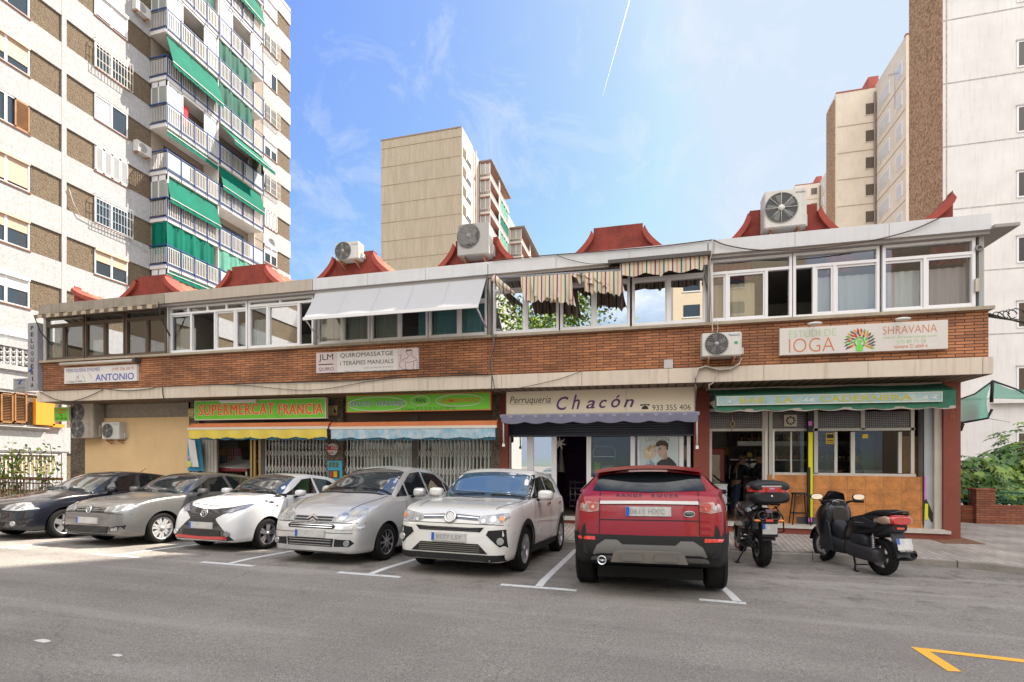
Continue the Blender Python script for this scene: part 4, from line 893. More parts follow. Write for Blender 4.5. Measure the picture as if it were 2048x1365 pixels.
# ================================================================== AIR CONDITIONERS
ACW=mat('aged white casing',(.60,.585,.55),.5,var=.12,vs=4,stain=.22);ACG=mat('grey casing',(.40,.39,.38),.5,var=.1,vs=3)
GRL=mat('fan guard',(.30,.29,.28),.5);FAN=mat('fan dark',(.05,.05,.05),.6);RST=mat('rusty bracket',(.42,.20,.11),.8,var=.3,vs=8)
def ac(label,px0,py0,px1,py1,y,d,fans,style='round',casing=None,legs=True,mark=None,name='air_conditioner'):
 x0,z1=F(px0,py0,y);x1=FX_(px1,y);z0=F(px0,py1,y)[1];W,H=x1-x0,z1-z0
 a=thing(name,label,'air conditioner',(x0,y,z0));c=casing or ACW
 mb=MB();mb.box(x0,x1,y,y+d,z0,z1);bmesh.ops.bevel(mb.bm,geom=mb.bm.edges[:],offset=.018,segments=2,affect='EDGES');part('casing',mb,c,a)
 for(fx,fz,fr)in fans:
  cx,cz,r=x0+W*fx,z0+H*fz,fr
  f=sub('fan',a)
  mb=MB();mb.lathe([(r,-.004),(r,-.012),(r*.97,-.014),(r*.95,-.003)],(cx,y,cz),'y',32);part('guard_ring',mb,GRL,f)
  mb=MB();mb.lathe([(r*.95,-.003),(.0,-.003)],(cx,y,cz),'y',32)
  part('fan_well',mb,FAN,f)
  mb=MB()
  for i in range(5):
   an=i*2*math.pi/5
   mb.prism([(cx+rr*math.cos(an+o),y-.006,cz+rr*math.sin(an+o))for rr,o in((r*.2,0),(r*.85,.3),(r*.88,.75),(r*.5,.8),(r*.2,.6))],(0,.002,0))
  part('fan_blade',mb,mat('fan blade grey',(.14,.14,.14),.5),f)
  mb=MB()
  if style=='swirl':
   for i in range(22):
    an=i*2*math.pi/22;mb.tube([(cx+r*q*math.cos(an+q*1.1),y-.013,cz+r*q*math.sin(an+q*1.1))for q in(.18,.4,.6,.8,.97)],.004,4)
  elif style=='spoke':
   for i in range(8):an=i*math.pi/4;mb.tube([(cx,y-.013,cz),(cx+r*.97*math.cos(an),y-.013,cz+r*.97*math.sin(an))],.006,4)
  else:
   for q in(.3,.45,.6,.75,.88):mb.tube([(cx+r*q*math.cos(i*math.pi/12),y-.013,cz+r*q*math.sin(i*math.pi/12))for i in range(24)],.004,4,True)
   for i in range(4):an=i*math.pi/2+.4;mb.tube([(cx,y-.013,cz),(cx+r*.97*math.cos(an),y-.013,cz+r*.97*math.sin(an))],.005,4)
  mb.lathe([(.001,-.02),(r*.2,-.02),(r*.2,-.012)],(cx,y,cz),'y',16)
  part('fan_guard',mb,GRL if style!='spoke' else ACW,f)
 if style=='square':
  pass
 mb=MB()
 for i in range(9):mb.box(x1+.001,x1+.005,y+.05,y+d-.05,z0+H*.3+i*.03,z0+H*.3+i*.03+.012)
 mb.box(x1+.001,x1+.06,y+d*.45,y+d-.03,z0+.06,z0+H*.38);part('side_cover',mb,c,a)
 if legs:
  mb=MB()
  for lx in(x0+W*.18,x1-W*.18):mb.box(lx-.02,lx+.02,y+.02,y+d+.3,z0-.045,z0-.003);mb.tube([(lx,y+.06,z0-.05),(lx,y+d+.22,z0-.26)],.018)
  part('bracket',mb,RST,a)
 if mark:
  mb=MB();s,mx0,mz,mw,mh,mm=mark;text(mb,s,x0+W*mx0,y-.004,z0+H*mz,W*mw,H*mh);part('lettering',mb,mm,a)
 return a
INKG=mat('grey ink',(.10,.10,.11),.6);INKB=mat('blue ink',(.03,.06,.25),.6)
ac('tall grimy air conditioner with two stacked fans on the dark stone pillar',142,808,187,877,.42,.36,[(.30,.74,.30),(.30,.27,.30)],casing=mat('grimy casing',(.42,.37,.31),.6,var=.25,vs=4,stain=.5),legs=False)
ac('small white air conditioner with one fan hung on the beige wall',203,845,239,879,.52,.30,[(.34,.5,.23)],mark=('FUJI',.68,.84,.2,.06,INKG))
ac('white roof air conditioner with radial fan grille below the third red gable',671,487,716.5,521,.25,.30,[(.33,.5,.25)],'swirl',mark=('Airwell',.7,.78,.25,.09,INKG))
ac('large grey roof air conditioner with square mesh over its fan',914.5,450,977,513,.10,.42,[(.36,.6,.31)],casing=ACG)
ac('big white roof air conditioner with spoked fan in front of the red gable',1529,384,1614,458,.12,.42,[(.40,.52,.33)],'spoke',mark=('MITSUBISHI',.74,.86,.22,.05,INKG))
pa=ac('white air conditioner with swirl grille hung on the brick band beside the yoga sign',1404,667,1484,714,-.42,.34,[(.37,.52,.235)],'swirl',mark=('Panasonic',.68,.82,.26,.09,INKB))
mb=MB();x,z=F(1469,685,-.42);mb.box(x,x+.06,-.43,-.4225,z-.03,z+.02);part('green_badge',mb,mat('green badge',(.02,.30,.16),.5),pa)
A=[o for o in bpy.data.objects if o.get('label','').startswith('large grey roof')][0]
x0,z1=F(918,452,.10);x1,z0=F(951,452,.10)[0],F(918,490,.10)[1];mb=MB()
for i in range(15):mb.box(x0+(x1-x0)*i/14-.004,x0+(x1-x0)*i/14+.004,.08,.087,z0,z1);mb.box(x0,x1,.081,.086,z0+(z1-z0)*i/14-.004,z0+(z1-z0)*i/14+.004)
part('mesh_cover',mb,GRL,A)
for i,(px0,py0,px1,py1,lab)in enumerate(((274,270,303,300,'small dirty air conditioner on the tower beside the glazed balcony end'),(272,-16,301,16,'air conditioner near the tower top, partly cut by the picture edge'))):
 y0,z1=SX(px0,py0,XT+.4);y1=SX(px1,py0,XT+.4)[0];z0=SX(px0,py1,XT+.4)[1]
 a=thing('air_conditioner',lab,'air conditioner',(XT+.3,y0,z0));z1=z0+.6
 mb=MB();mb.box(XT+.1,XT+.42,y0,y1,z0,z1);part('casing',mb,ACW,a)
 mb=MB();mb.lathe([(.24,.004),(.01,.004)],(XT+.42,(y0*.6+y1*.4),(z0+z1)/2),'x',20);part('fan_guard',mb,mat('fan guard',(.3,.3,.3)),a)
 mb=MB();mb.box(XT+.05,XT+.45,y0+.1,y0+.15,z0-.06,z0-.002);mb.box(XT+.05,XT+.45,y1-.15,y1-.1,z0-.06,z0-.002);part('bracket',mb,RST,a)
mb=MB()
for o in(0,.05):
 mb.tube([(F(px,py,-.2+o)[0],-.2+o,F(px,py,-.2+o)[1])for px,py in((1483,716),(1478,728),(1462,738),(1440,741),(1412,733),(1397,737),(1391,752),(1391,775))]+[(F(1391,783,.6)[0],.6,F(1391,783,.6)[1]-.0),(F(1389,830,.74)[0],.74,F(1389,830,.74)[1])],.022)
part('refrigerant_pipe',mb,mat('pipe wrap',(.52,.48,.42),.7,var=.3,vs=12),label='pair of wrapped pale pipes curving from the wall air conditioner to the red pillar',cat='pipe')
mb=MB();x,z=F(1328,720,-.06);mb.box(x,F(1346,720,-.06)[0],-.07,-.001,F(1328,737,-.06)[1],z);v=part('vent_cover',mb,mat('vent metal',(.5,.48,.46),.45,var=.2,vs=5),label='small square metal vent cover set in the brick band',cat='vent')
# ================================================================== SIGNS
def sign(name,label,px0,py0,px1,py1,y,board,th=.05,frame=None,fw=.02):
 x0,z1=F(px0,py0,y);x1=FX_(px1,y);z0=F(px0,py1,y)[1]
 s=thing(name,label,'sign',(x0,y,z0));mb=MB();mb.box(x0,x1,y,y+th,z0,z1);part('board',mb,board,s)
 if frame:
  mb=MB();q=fw
  for b in((x0-q,x1+q,z1,z1+q),(x0-q,x1+q,z0-q,z0),(x0-q,x0,z0,z1),(x1,x1+q,z0,z1)):mb.box(b[0],b[1],y-.012,y+th,b[2],b[3])
  part('frame',mb,frame,s)
 s['box']=[x0,x1,z0,z1];return s
def write(s,items,m,y,name='lettering',grow=0,dy=.003):
 mb=MB()
 for it in items:
  st,a,b,tp,bt=it[:5];k=it[5]if len(it)>5 else{}
  x0,z1=F(a,tp,y);x1=FX_(b,y);z0=F(a,bt,y)[1];text(mb,st,x0,y-dy,z0,x1-x0,z1-z0,**k)
 return part(name,mb,m,s)
WB=mat('white sign face',(.68,.66,.65),.45,var=.05,vs=3);CRB=mat('cream sign face',(.70,.62,.48),.45,var=.06,vs=2)
BLU=mat('sign blue',(.06,.09,.36),.6);RED_=mat('sign red',(.38,.03,.03),.6);BLKI=mat('sign black',(.02,.02,.022),.6);GRYI=mat('sign grey',(.22,.20,.20),.6)
y=-.07;s=sign('shop_sign',"white barber's sign with blue ANTONIO lettering under a tube lamp",128.5,736.5,273.5,768,y,WB,.07)
write(s,[("PERRUQUERIA D'HOMES",133,200,738.5,747),],mat('sign violet',(.14,.13,.35),.6),y)
write(s,[('ANTONIO',191,268,749,762.5,{'bold':.012})],BLU,y,'large_lettering')
write(s,[('(+93 336 50 71',224,268,736,744)],RED_,y,'phone_number')
write(s,[('C/ França, 21 Altell - A',133,171,762,767)],BLKI,y,'address')
mb=MB();
for a,b in(((152,752),(158,758)),((158,751),(153,759)),((165,751),(170,758)),((178,747),(184,757))):
 p,q=F(*a,y),F(*b,y);mb.tube([(p[0],y-.003,p[1]),(q[0],y-.003,q[1])],.006,4)
part('scissors_mark',mb,GRYI,s)
x0,z0=F(121,729,-.14);x1,_=F(268,729,-.14);mb=MB();mb.cyl((x0,-.14,z0),(x1,-.14,z0),.045,n=12);l=thing('sign_lamp','long pale tube lamp above the ANTONIO sign','lamp',(x0,-.14,z0));part('tube',mb,mat('lamp housing',(.52,.49,.44),.5),l)
mb=MB();mb.box(x1,x1+.1,-.2,-.02,z0-.06,z0+.06);mb.box(x0+.3,x0+.33,-.14,-.001,z0-.01,z0+.01);part('end_cap',mb,mat('dark cap',(.05,.045,.04),.5),l)
y=-.1;GS=mat('grey sign face',(.31,.31,.34),.5,var=.1,vs=3)
s=sign('upright_sign','tall narrow grey PELUQUERIA sign at the far end of the brick row',55.5,647,75,781,y,GS,.16);mb=MB()
for i,ch in enumerate('PELUQUERIA'):
 x0,z1=F(61.5,652.5+i*12.7,y);x1=FX_(67.5 if ch!='I' else 63.8,y);z0=F(61.5,661.0+i*12.7,y)[1];xo=0 if ch!='I' else .06;text(mb,ch,x0+xo,y-.003,z0,x1-x0,z1-z0,bold=.03)
part('lettering',mb,BLKI,s)
s=sign('small_sign','small grey sign with worn lettering beside the foot of the upright sign',26.5,758,55.2,782,y,GS,.14)
write(s,[('CABALLEROS',31,50,760,763.5)],BLKI,y);write(s,[('UNISEX',31,50,766.5,771)],mat('worn grey ink',(.22,.22,.24),.6),y,'worn_lettering');write(s,[('CONTENIDORS',33,50,774.5,776.5),('DE CORTE Y DISEÑO',30,51,778,780)],BLKI,y,'small_lettering')
mb=MB()
for a,b in(((43,760),(38,769)),((64,738),(58,744)),((66,737),(60,741))):p,q=F(*a,y),F(*b,y);mb.tube([(p[0],y-.008,p[1]),(q[0],y-.008,q[1])],.02,4)
part('blue_scrawl',mb,mat('blue scrawl',(.03,.12,.5),.6),s)
y=-.05;s=sign('shop_sign','white and pink massage sign with dark QUIROMASSATGE lettering on the brick',632.5,706.5,837,747,y,WB,.05)
b=s['box'];mb=MB();xa=FX_(674,y);mb.box(b[0]+.001,xa,y-.004,y-.001,b[2]+.005,b[3]-.005);xc=FX_(795,y);mb.box(xc,b[1]-.004,y-.004,y-.001,b[2]+.005,b[3]-.005);part('pink_panel',mb,mat('pale pink face',(.60,.50,.51),.5),s)
write(s,[('JLM',637.5,666.5,709.5,725),('QUIRO',637.5,667.5,736,743.5)],BLKI,y-.004,'monogram')
mb=MB();p,q=F(637,730,y),F(667,729,y);mb.box(p[0],q[0],y-.009,y-.005,p[1]-.012,p[1]+.012);part('rule',mb,BLKI,s)
write(s,[('QUIROMASSATGE',680.5,786.5,707.5,717.5),('i TERÀPIES MANUALS',680.5,787,721,731.5)],BLKI,y)
write(s,[('José Luis Maestro Escribano',727,787,734.5,738.5),('TEL. 647 961 340',747,787,740.5,744.5),('França, 21 alt C',690,721,741.5,745.5)],GRYI,y,'small_lettering')
mb=MB()
for pts in(((815,703),(819,701),(822,706),(821,712),(817,714),(814,709)),):pass
def stroke(mb,pts,r=.006,yy=y-.006):mb.tube([(F(a,b,yy)[0],yy,F(a,b,yy)[1])for a,b in pts],r,4)
stroke(mb,[(812,702),(815,699.5),(821,699),(824,703),(823,708),(819,711.5),(815,709),(812,703)]);stroke(mb,[(817,712),(814,717),(806,719),(800,724),(799,734)]);stroke(mb,[(823,710),(826,714),(832,717),(834.5,724),(834,738)]);stroke(mb,[(806,722),(814,726),(824,724),(832,721)]);stroke(mb,[(810,727),(812,737),(816,743)]);stroke(mb,[(828,725),(826,735),(830,743)]);stroke(mb,[(799,733),(807,739),(818,740)]);stroke(mb,[(797,712),(803,709),(800,720)]);stroke(mb,[(812,702),(818,702),(823,700)],.012)
part('torso_drawing',mb,mat('drawing brown',(.16,.08,.08),.7),s)
y=-.09;s=sign('shop_sign','wide white yoga studio sign with a multicoloured leaf tree figure',1559.5,657.5,1896,711,y,mat('pale sign face',(.60,.57,.54),.4,var=.05,vs=2),.09)
LG=mat('sign pale green',(.36,.55,.27),.6);OR_=mat('sign orange',(.55,.17,.06),.6)
write(s,[('ESTUDI DE',1578,1672,662,676,{'bold':-.014}),('www.shravanaioga.com',1767,1875,673,680),('675 89 79 58',1794,1852,681,687.5)],LG,y);write(s,[('IOGA',1578,1669,678.5,706,{'bold':-.014}),('SHRAVANA',1766,1874,653.5,669.5,{'bold':-.014}),('número 21 altell e',1788,1855,690,697.5)],OR_,y,'orange_lettering')
mb=MB();q=[(1712,702.5),(1725,702.5),(1726,694),(1731,688),(1728,680),(1719.5,673.5),(1711,680),(1708,688),(1712,694)];ff=lambda a,b:(F(a,b,y)[0],y-.004,F(a,b,y)[1])
mb.prism([ff(a,b)for a,b in((1712,703),(1725,703),(1727,693),(1723,689),(1716,689),(1711,693))],(0,.003,0));c=ff(1719.5,684);mb.lathe([(.045,0),(.001,0)],c,'y',14)
mb.tube([ff(1712,692),ff(1709,686),ff(1713,678),ff(1719.5,674)],.012,5);mb.tube([ff(1726,692),ff(1730,686),ff(1726,678),ff(1719.5,674)],.012,5);part('figure_mark',mb,mat('figure green',(.16,.55,.08),.6),s)
leafc=[mat('leaf red',(.42,.04,.02),.6),mat('leaf amber',(.6,.26,.02),.6),mat('leaf green',(.12,.38,.06),.6),mat('leaf dark',(.09,.10,.08),.6)];mbs=[MB()for _ in leafc];random.seed(3)
for ring,n in((15,9),(21,14),(27,18)):
 for i in range(n):
  a=R(-25)+R(230)*i/(n-1);cxp,cyp=1719.5+ring*math.cos(a),686-ring*.92*math.sin(a);p=ff(cxp,cyp);k=random.randrange(4);l=.052;d=Vector((math.cos(a+.3),0,math.sin(a+.3)));e=Vector((-d.z,0,d.x))
  P0=Vector(p);mbs[k].prism([P0-d*l,P0+e*l*.42,P0+d*l,P0-e*l*.42],(0,.003,0))
for k in range(4):part('leaf_mark',mbs[k],leafc[k],s)
for px,py,lab in((1630,647.5,'small white spotlight over the IOGA word of the yoga sign'),(1806,638.5,'small white spotlight over the SHRAVANA word of the yoga sign')):
 x,z=F(px,py,-.3);l=thing('sign_lamp',lab,'lamp',(x,-.3,z),group='spotlights over the yoga sign');mb=MB();mb.ball((x,-.3,z),.14,.07,.035);part('head',mb,mat('lamp white',(.6,.58,.55),.4),l);mb=MB();mb.tube([(x,-.28,z+.01),(x-.02,-.1,z+.04),(x-.02,0,z+.03)],.012);part('arm',mb,GRYI,l)
GRNB=mat('bright green board',(.14,.56,.02),.45,var=.08,vs=2);ORI=mat('bright orange ink',(.72,.13,.01),.55);CRI=mat('cream outline ink',(.72,.58,.35),.6)
y=.34;s=sign('shop_sign','bright green supermarket sign with orange SUPERMERCAT FRANCIA lettering',391,804,650.5,839.5,y,GRNB,.1,mat('sign frame cream',(.62,.57,.48),.5),.025)
it=[('SUPERMERCAT',398,547.5,810.5,831.5),('FRANCIA',557.5,645,809,830)]
mb=MB();mq=MB()
for st,pa_,pb_,pt_,pz_ in it:
 x0,z1=F(pa_,pt_,y);x1=FX_(pb_,y);z0=F(pa_,pz_,y)[1]
 for k_,(ox,oz)in enumerate(((-.028,-.014),(.028,-.014),(-.028,.014),(.028,.014))):text(mb,st,x0+ox,y-.002-.0006*k_,z0+oz,x1-x0,z1-z0,spacing=1.15)
 for k_,ox in enumerate((-.014,-.005,.005,.014)):text(mq,st,x0+ox,y-.006-.0008*k_,z0,x1-x0,z1-z0,spacing=1.15)
part('lettering_outline',mb,CRI,s);part('lettering',mq,ORI,s)
mb=MB();x,z=F(556,803,y);mb.box(x-.006,x+.006,y-.003,y-.001,s['box'][2],s['box'][3]);part('joint',mb,mat('joint green',(.05,.25,.01),.6),s)
s=sign('shop_sign','bright green grocery sign with white ovals and an orange rim',694,793.5,980,824,y,GRNB,.1,mat('sign frame orange',(.50,.16,.05),.5),.025)
def oval(mb,cx,cy,rx,ry,r=.012,n=40):
 mb.tube([(F(cx+rx*math.cos(k),cy-rx*math.cos(k)*.033*0+ry*math.sin(k),y)[0],y-.006,F(cx,cy,y)[1]+(F(cx,cy-ry,y)[1]-F(cx,cy,y)[1])*-math.sin(k))for k in[2*math.pi*i/n for i in range(n)]],r,5,True)
mb=MB();oval(mb,755,808.5,59,14);oval(mb,841,801.5,19,9.5);oval(mb,919,801,47,12);part('oval',mb,mat('oval white',(.62,.66,.55),.6),s)
write(s,[('FRUITES I VERDURES',701.2,807.2,804.6,814.3)],WB,y,'lettering_outline',dy=.004);write(s,[('FRUITES I VERDURES',702,808,804,813.5,{'bold':.008})],mat('sign steel blue',(.16,.20,.34),.6),y,dy=.006);write(s,[('PAN',832,850.5,797.5,806,{'bold':.01})],BLKI,y,'bread_lettering',dy=.006);write(s,[('ALIMENTACIÓ',882,957,795.5,806.5,{'bold':.01})],ORI,y,'orange_lettering',dy=.006);write(s,[('C/ Francia, Nº 21-23-25  Tel. 677 709 732',803,911,816,822.5)],BLKI,y,'address')
y=.3;s=sign('small_sign','little green blade sign with orange lettering by the tall air conditioner',109.5,816,138,842.5,y,GRNB,.05,mat('sign frame cream',(.6,.55,.45)),.012)
write(s,[('SUPERMERCAT',111.5,136,818.5,822.5,{'bold':.02}),('FRANCIA',116.5,131,824,828,{'bold':.02})],ORI,y);write(s,[('677 709 732',112,134,836,840,{'bold':.02})],BLKI,y,'phone_number');mb=MB();stroke(mb,[(120,829),(124,833)],.012,y-.006);part('arrow',mb,BLKI,s)
y=.36;s=sign('shop_sign','cream hairdresser sign with purple slanted Chacón lettering',1014,785.5,1387.5,828,y,CRB,.12,mat('cream frame',(.50,.46,.38),.5),.02);PUR=mat('sign purple',(.085,.03,.13),.6)
write(s,[('Perruqueria',1019.5,1101.5,794,812,{'shear':.25})],BLKI,y);mb=MB();p,q=F(1020,809.5,y),F(1102,809.5,y);mb.box(p[0],q[0],y-.004,y-.001,p[1]-.004,p[1]+.004);part('rule',mb,GRYI,s)
write(s,[('C',1113,1137,794,821,{'shear':.3,'bold':.012}),('h',1143,1160,790,819,{'shear':.3,'bold':.012}),('a',1172,1190,801,818,{'shear':.3,'bold':.012}),('c',1198,1214,800,817,{'shear':.3,'bold':.012}),('ó',1222,1241,791,816,{'shear':.3,'bold':.012}),('n',1247,1268,799,815,{'shear':.3,'bold':.012})],PUR,y,'large_lettering')
write(s,[('933 355 406',1304.5,1381.5,810.5,821.5)],BLKI,y,'phone_number');mb=MB();ff=lambda a,b:(F(a,b,y)[0],y-.004,F(a,b,y)[1])
mb.prism([ff(*p)for p in((1283,819),(1284,815),(1288,811.5),(1293,811.5),(1296,815),(1297,819))],(0,.003,0));mb.prism([ff(*p)for p in((1280,812),(1281,809),(1299,808.5),(1300,811.5),(1296,812),(1295,810.5),(1285,811),(1284,812.5))],(0,.003,0));part('telephone_mark',mb,BLKI,s)
mb=MB();x,z=F(1252,785,y);mb.box(x-.004,x+.004,y-.003,y-.001,s['box'][2],s['box'][3]);part('joint',mb,GRYI,s)
def flat(name,label,px0,py0,px1,py1,y,m_,cat='poster',th=.012):
 x0,z1=F(px0,py0,y);x1=FX_(px1,y);z0=F(px0,py1,y)[1];s=thing(name,label,cat,(x0,y,z0));mb=MB();mb.box(x0,x1,y,y+th,z0,z1);part('sheet',mb,m_,s);return s
YN=mat('pale yellow notice',(.60,.50,.22),.6)
for px,py,lab in((376.5,818,'pale yellow notice on the pillar above the blue and white banner'),(657,812,'pale yellow notice on the stone pillar between the two green signs')):
 s=flat('notice',lab,px,py,px+17,py+19,.785,YN);write(s,[('COMPTADA',px+2,px+15,py+1.5,py+4),('A',px+3,px+6,py+8,py+12),('PRODUCTE',px+2,px+15,py+15,py+18)],BLKI,.785);mb=MB();q=[F(a,b,.78)for a,b in((px+12,py+4),(px+16,py+14),(px+10,py+14))];mb.prism([(a,.78,b)for a,b in q],(0,.003,0));part('dog_mark',mb,BLKI,s)
s=thing('sticker','round red and white RECARREGA AQUI sticker on the stone pillar','sticker',(F(665,898,.78)[0],.78,F(665,898,.78)[1]));c=F(665,899,.785);mb=MB();mb.lathe([(.17,0),(.17,.01),(.001,.01)],(c[0],.785,c[1]),'y',24);mb.lathe([(.17,0),(.001,0)],(c[0],.785,c[1]),'y',24);part('disc',mb,WB,s)
mb=MB();mb.box(c[0]-.165,c[0]+.165,.778,.784,c[1]-.03,c[1]+.09);part('red_band',mb,mat('sticker red',(.55,.03,.03),.5),s);write(s,[('AQUI',662,676,892.5,900,{'bold':.03}),('RECARREGA',655,675,889,892,{'bold':.02})],WB,.776);write(s,[('duo',656,667,902,908)],mat('sticker red',(0,0,0)),.782,'small_lettering')
s=flat('poster','blue framed drinks poster low on the stone pillar behind the white hatchback',655,922,684,960,.785,mat('cyan poster',(.06,.38,.55),.5));mb=MB()
for i in range(3):fbox(mb,657.5+i*7,925,662.5+i*7,935,.778,.784)
part('can_row',mb,mat('can green',(.10,.14,.05),.5),s);mb=MB();fbox(mb,657,941,679,957,.778,.784);part('lower_panel',mb,mat('poster dark',(.05,.05,.05),.5),s);mb=MB();fbox(mb,667,943,674,955,.772,.777);part('yellow_can',mb,mat('can yellow',(.6,.42,.02),.5),s)
mb=MB();fbox(mb,659,943,665,955,.772,.777);part('red_can',mb,mat('can red',(.4,.05,.03),.5),s)
x0,z1=F(374,877,.6);x1=FX_(399,.6);z0=F(374,942,.6)[1];s=thing('ice_cream_banner','blue and white bulging advertising banner at the supermarket corner pillar','banner',(x0,.6,z0));mb=MB()
mb.solid(lambda u,v:(x0+(x1-x0)*u*(1-.25*v*u),.62-.08*math.sin(math.pi*u)+.12*u,z0+(z1-z0)*v),10,8,(0,.02,0));part('sheet',mb,mat('banner blue',(.03,.30,.52),.5,var=.1,vs=3),s)
mb=MB();mb.solid(lambda u,v:(x0+(x1-x0)*(.5-.28*v+.48*u*(1-.1*v)),.61-.08*math.sin(math.pi*(.6))-.004+.05*u,z0+.12+(z1-z0-.14)*v),6,6,(0,.01,0));part('white_panel',mb,WB,s)
text_m=mat('banner pink',(.62,.35,.50),.6);mb=MB();text(mb,'ed Bu',x0+.02,.5,z0+.36,.25,.09,bold=.02);part('lettering',mb,text_m,s);mb=MB();mb.lathe([(.1,0),(.001,-.003)],(x0+.17,.5,z0+.21),'y',18);part('yellow_roundel',mb,mat('banner yellow',(.55,.55,.15),.6),s)
y=.90;s=flat('poster','pale blue salon window poster of two people under the word LENDAN',1281,869,1357,940,y,mat('poster pale blue',(.42,.50,.50),.4));write(s,[('LENDAN',1291,1338,874.5,883)],GRYI,y)
def blob(name,pts,m_,yy):mb=MB();mb.prism([(F(a,b,yy)[0],yy,F(a,b,yy)[1])for a,b in pts],(0,.002,0));part(name,mb,m_,s)
SKP=mat('poster skin',(.42,.30,.24),.6)
blob('dark_sweater',((1312,936),(1314,926),(1322,920),(1328,917),(1337,914),(1345,920),(1352,928),(1355,936)),mat('poster black',(.025,.025,.03),.6),y-.004)
blob('man_face',((1320,892),(1316,897),(1314,903),(1317,908),(1318,913),(1323,916),(1326,920),(1333,918),(1334,908),(1335,896),(1328,888)),SKP,y-.007)
blob('man_hair',((1311,892),(1313,885),(1321,881),(1331,882),(1337,888),(1336,900),(1333,900),(1332,893),(1322,891),(1316,894)),mat('poster dark hair',(.05,.04,.035),.7),y-.010)
blob('blue_shirt',((1290,936),(1292,926),(1300,920),(1309,927),(1311,936)),mat('poster denim',(.16,.26,.36),.6),y-.004)
blob('woman_face',((1303,895),(1311,898),(1315,904),(1312,911),(1306,917),(1300,921),(1298,910)),mat('poster pale skin',(.5,.40,.34),.6),y-.006)
blob('woman_hair',((1289,915),(1288,902),(1293,894),(1303,889),(1311,892),(1312,897),(1305,900),(1302,910),(1303,919),(1296,918)),mat('poster fair hair',(.50,.42,.28),.7),y-.009)
PIN=mat('poster ink',(.10,.06,.05),.7)
blob('man_brow',((1317,896.5),(1322,896),(1322,897.2),(1317,897.8)),PIN,y-.0095);blob('man_eye',((1318,898.6),(1321.5,898.2),(1321.5,899.6),(1318,899.8)),PIN,y-.0096);blob('man_mouth',((1317,909.3),(1321,908.6),(1321,909.8),(1317.5,910.4)),mat('poster lip',(.26,.12,.10),.6),y-.0097);blob('man_neck_shade',((1326,912),(1334,904),(1334,918),(1328,919)),mat('poster neck',(.33,.22,.17),.6),y-.0075);blob('woman_eye',((1308,901.5),(1312,902),(1312,903.2),(1308,902.8)),PIN,y-.0098)
for k_,(a_,b_)in enumerate(((1294,897),(1291,903),(1298,893),(1297,906),(1306,892))):blob('hair_lock',((a_,b_),(a_+4,b_-3),(a_+6,b_+2),(a_+2,b_+6)),mat('poster hair streak %d'%(k_%2),((.34,.26,.15),(.60,.53,.40))[k_%2],.7),y-.0105-.0002*k_)
# ================================================================== AWNINGS
def stripes(name,cols,period,axis=0):
 m=mat(name,cols[0],.85);tr=m.node_tree;L=tr.links.new;tc=N(tr,'ShaderNodeTexCoord');sp=N(tr,'ShaderNodeSeparateXYZ');L(tc.outputs['UV']if axis=='uv' else tc.outputs['Object'],sp.inputs[0])
 d=N(tr,'ShaderNodeMath',operation='DIVIDE');d.inputs[1].default_value=period;fr=N(tr,'ShaderNodeMath',operation='FRACT');L(sp.outputs[0],d.inputs[0]);L(d.outputs[0],fr.inputs[0])
 cr=N(tr,'ShaderNodeValToRGB');cr.color_ramp.interpolation='CONSTANT';n=len(cols)
 while len(cr.color_ramp.elements)<n:cr.color_ramp.elements.new(.5)
 for i,c in enumerate(cols):cr.color_ramp.elements[i].position=i/n;cr.color_ramp.elements[i].color=(*c,1)
 L(fr.outputs[0],cr.inputs[0]);L(cr.outputs[0],tr.nodes['Principled BSDF'].inputs['Base Color']);return m
CRM_=(.56,.50,.42)
STR=stripes('striped canvas',[CRM_,CRM_,(.16,.03,.05),CRM_,CRM_,(.45,.26,.12),CRM_,CRM_,(.04,.11,.08),CRM_,CRM_,(.45,.26,.12)],.36)
STB=stripes('brown striped canvas',[(.42,.34,.24),(.13,.10,.075)],.36)
def awn(label,loc,name='awning',group=None):return thing(name,label,'awning',loc,group)
a=awn('rolled up brown striped awning over the bronze framed end windows',(-16,-.3,6));x0,x1=FX_(86,-.2),FX_(330,-.2);mb=MB();mb.solid(lambda u,v:(x0+(x1-x0)*u,-.17-.26*v,6.165-.10*v+.01*math.sin(u*30)),30,3,(0,.006,-.012));part('cloth',mb,STB,a)
mb=MB();mb.solid(lambda u,v:(x0+(x1-x0)*u,-.44+.004*math.sin(u*60),6.06-.10*v-.015*abs(math.sin(u*44))),90,1,(0,.01,0));part('valance',mb,STB,a)
mb=MB();mb.tube([(x0,-.44,6.05),(x0+.02,-.3,5.6),(x0+.1,-.02,5.2)],.018);mb.tube([(x1,-.40,6.12),(x1-.05,-.3,5.75),(x1-.02,-.03,5.25)],.018);part('arm',mb,mat('dark arm',(.05,.045,.045),.5),a)
a=awn('pale grey canvas awning half opened over the teal blinds',(-6,-.5,5.8));m=mat('grey canvas',(.42,.42,.44),.85,var=.06,vs=1.5)
x0,x1=FX_(633,-.06),FX_(973,-.06);xb0,xb1=FX_(607,-.92),FX_(957,-.92);zb=F(780,624,-.92)[1];mb=MB()
mb.solid(lambda u,v:(x0+(x1-x0)*u+v*((xb0-x0)*(1-u)+(xb1-x1)*u),-.06-.86*v,6.14+(zb-6.14)*v-.02*math.sin(v*3)+.012*math.sin(u*26)*v),40,6,(0,.003,-.008));part('cloth',mb,m,a)
mb=MB()
for q in(.2,.4,.6,.8):
 mb.solid(lambda u,v:(x0+(x1-x0)*(q+.003*u)+v*((xb0-x0)*(1-q)+(xb1-x1)*q),-.062-.86*v,6.144+(zb-6.14)*v-.02*math.sin(v*3)+.012*math.sin(q*26)*v),1,5,(0,0,-.003))
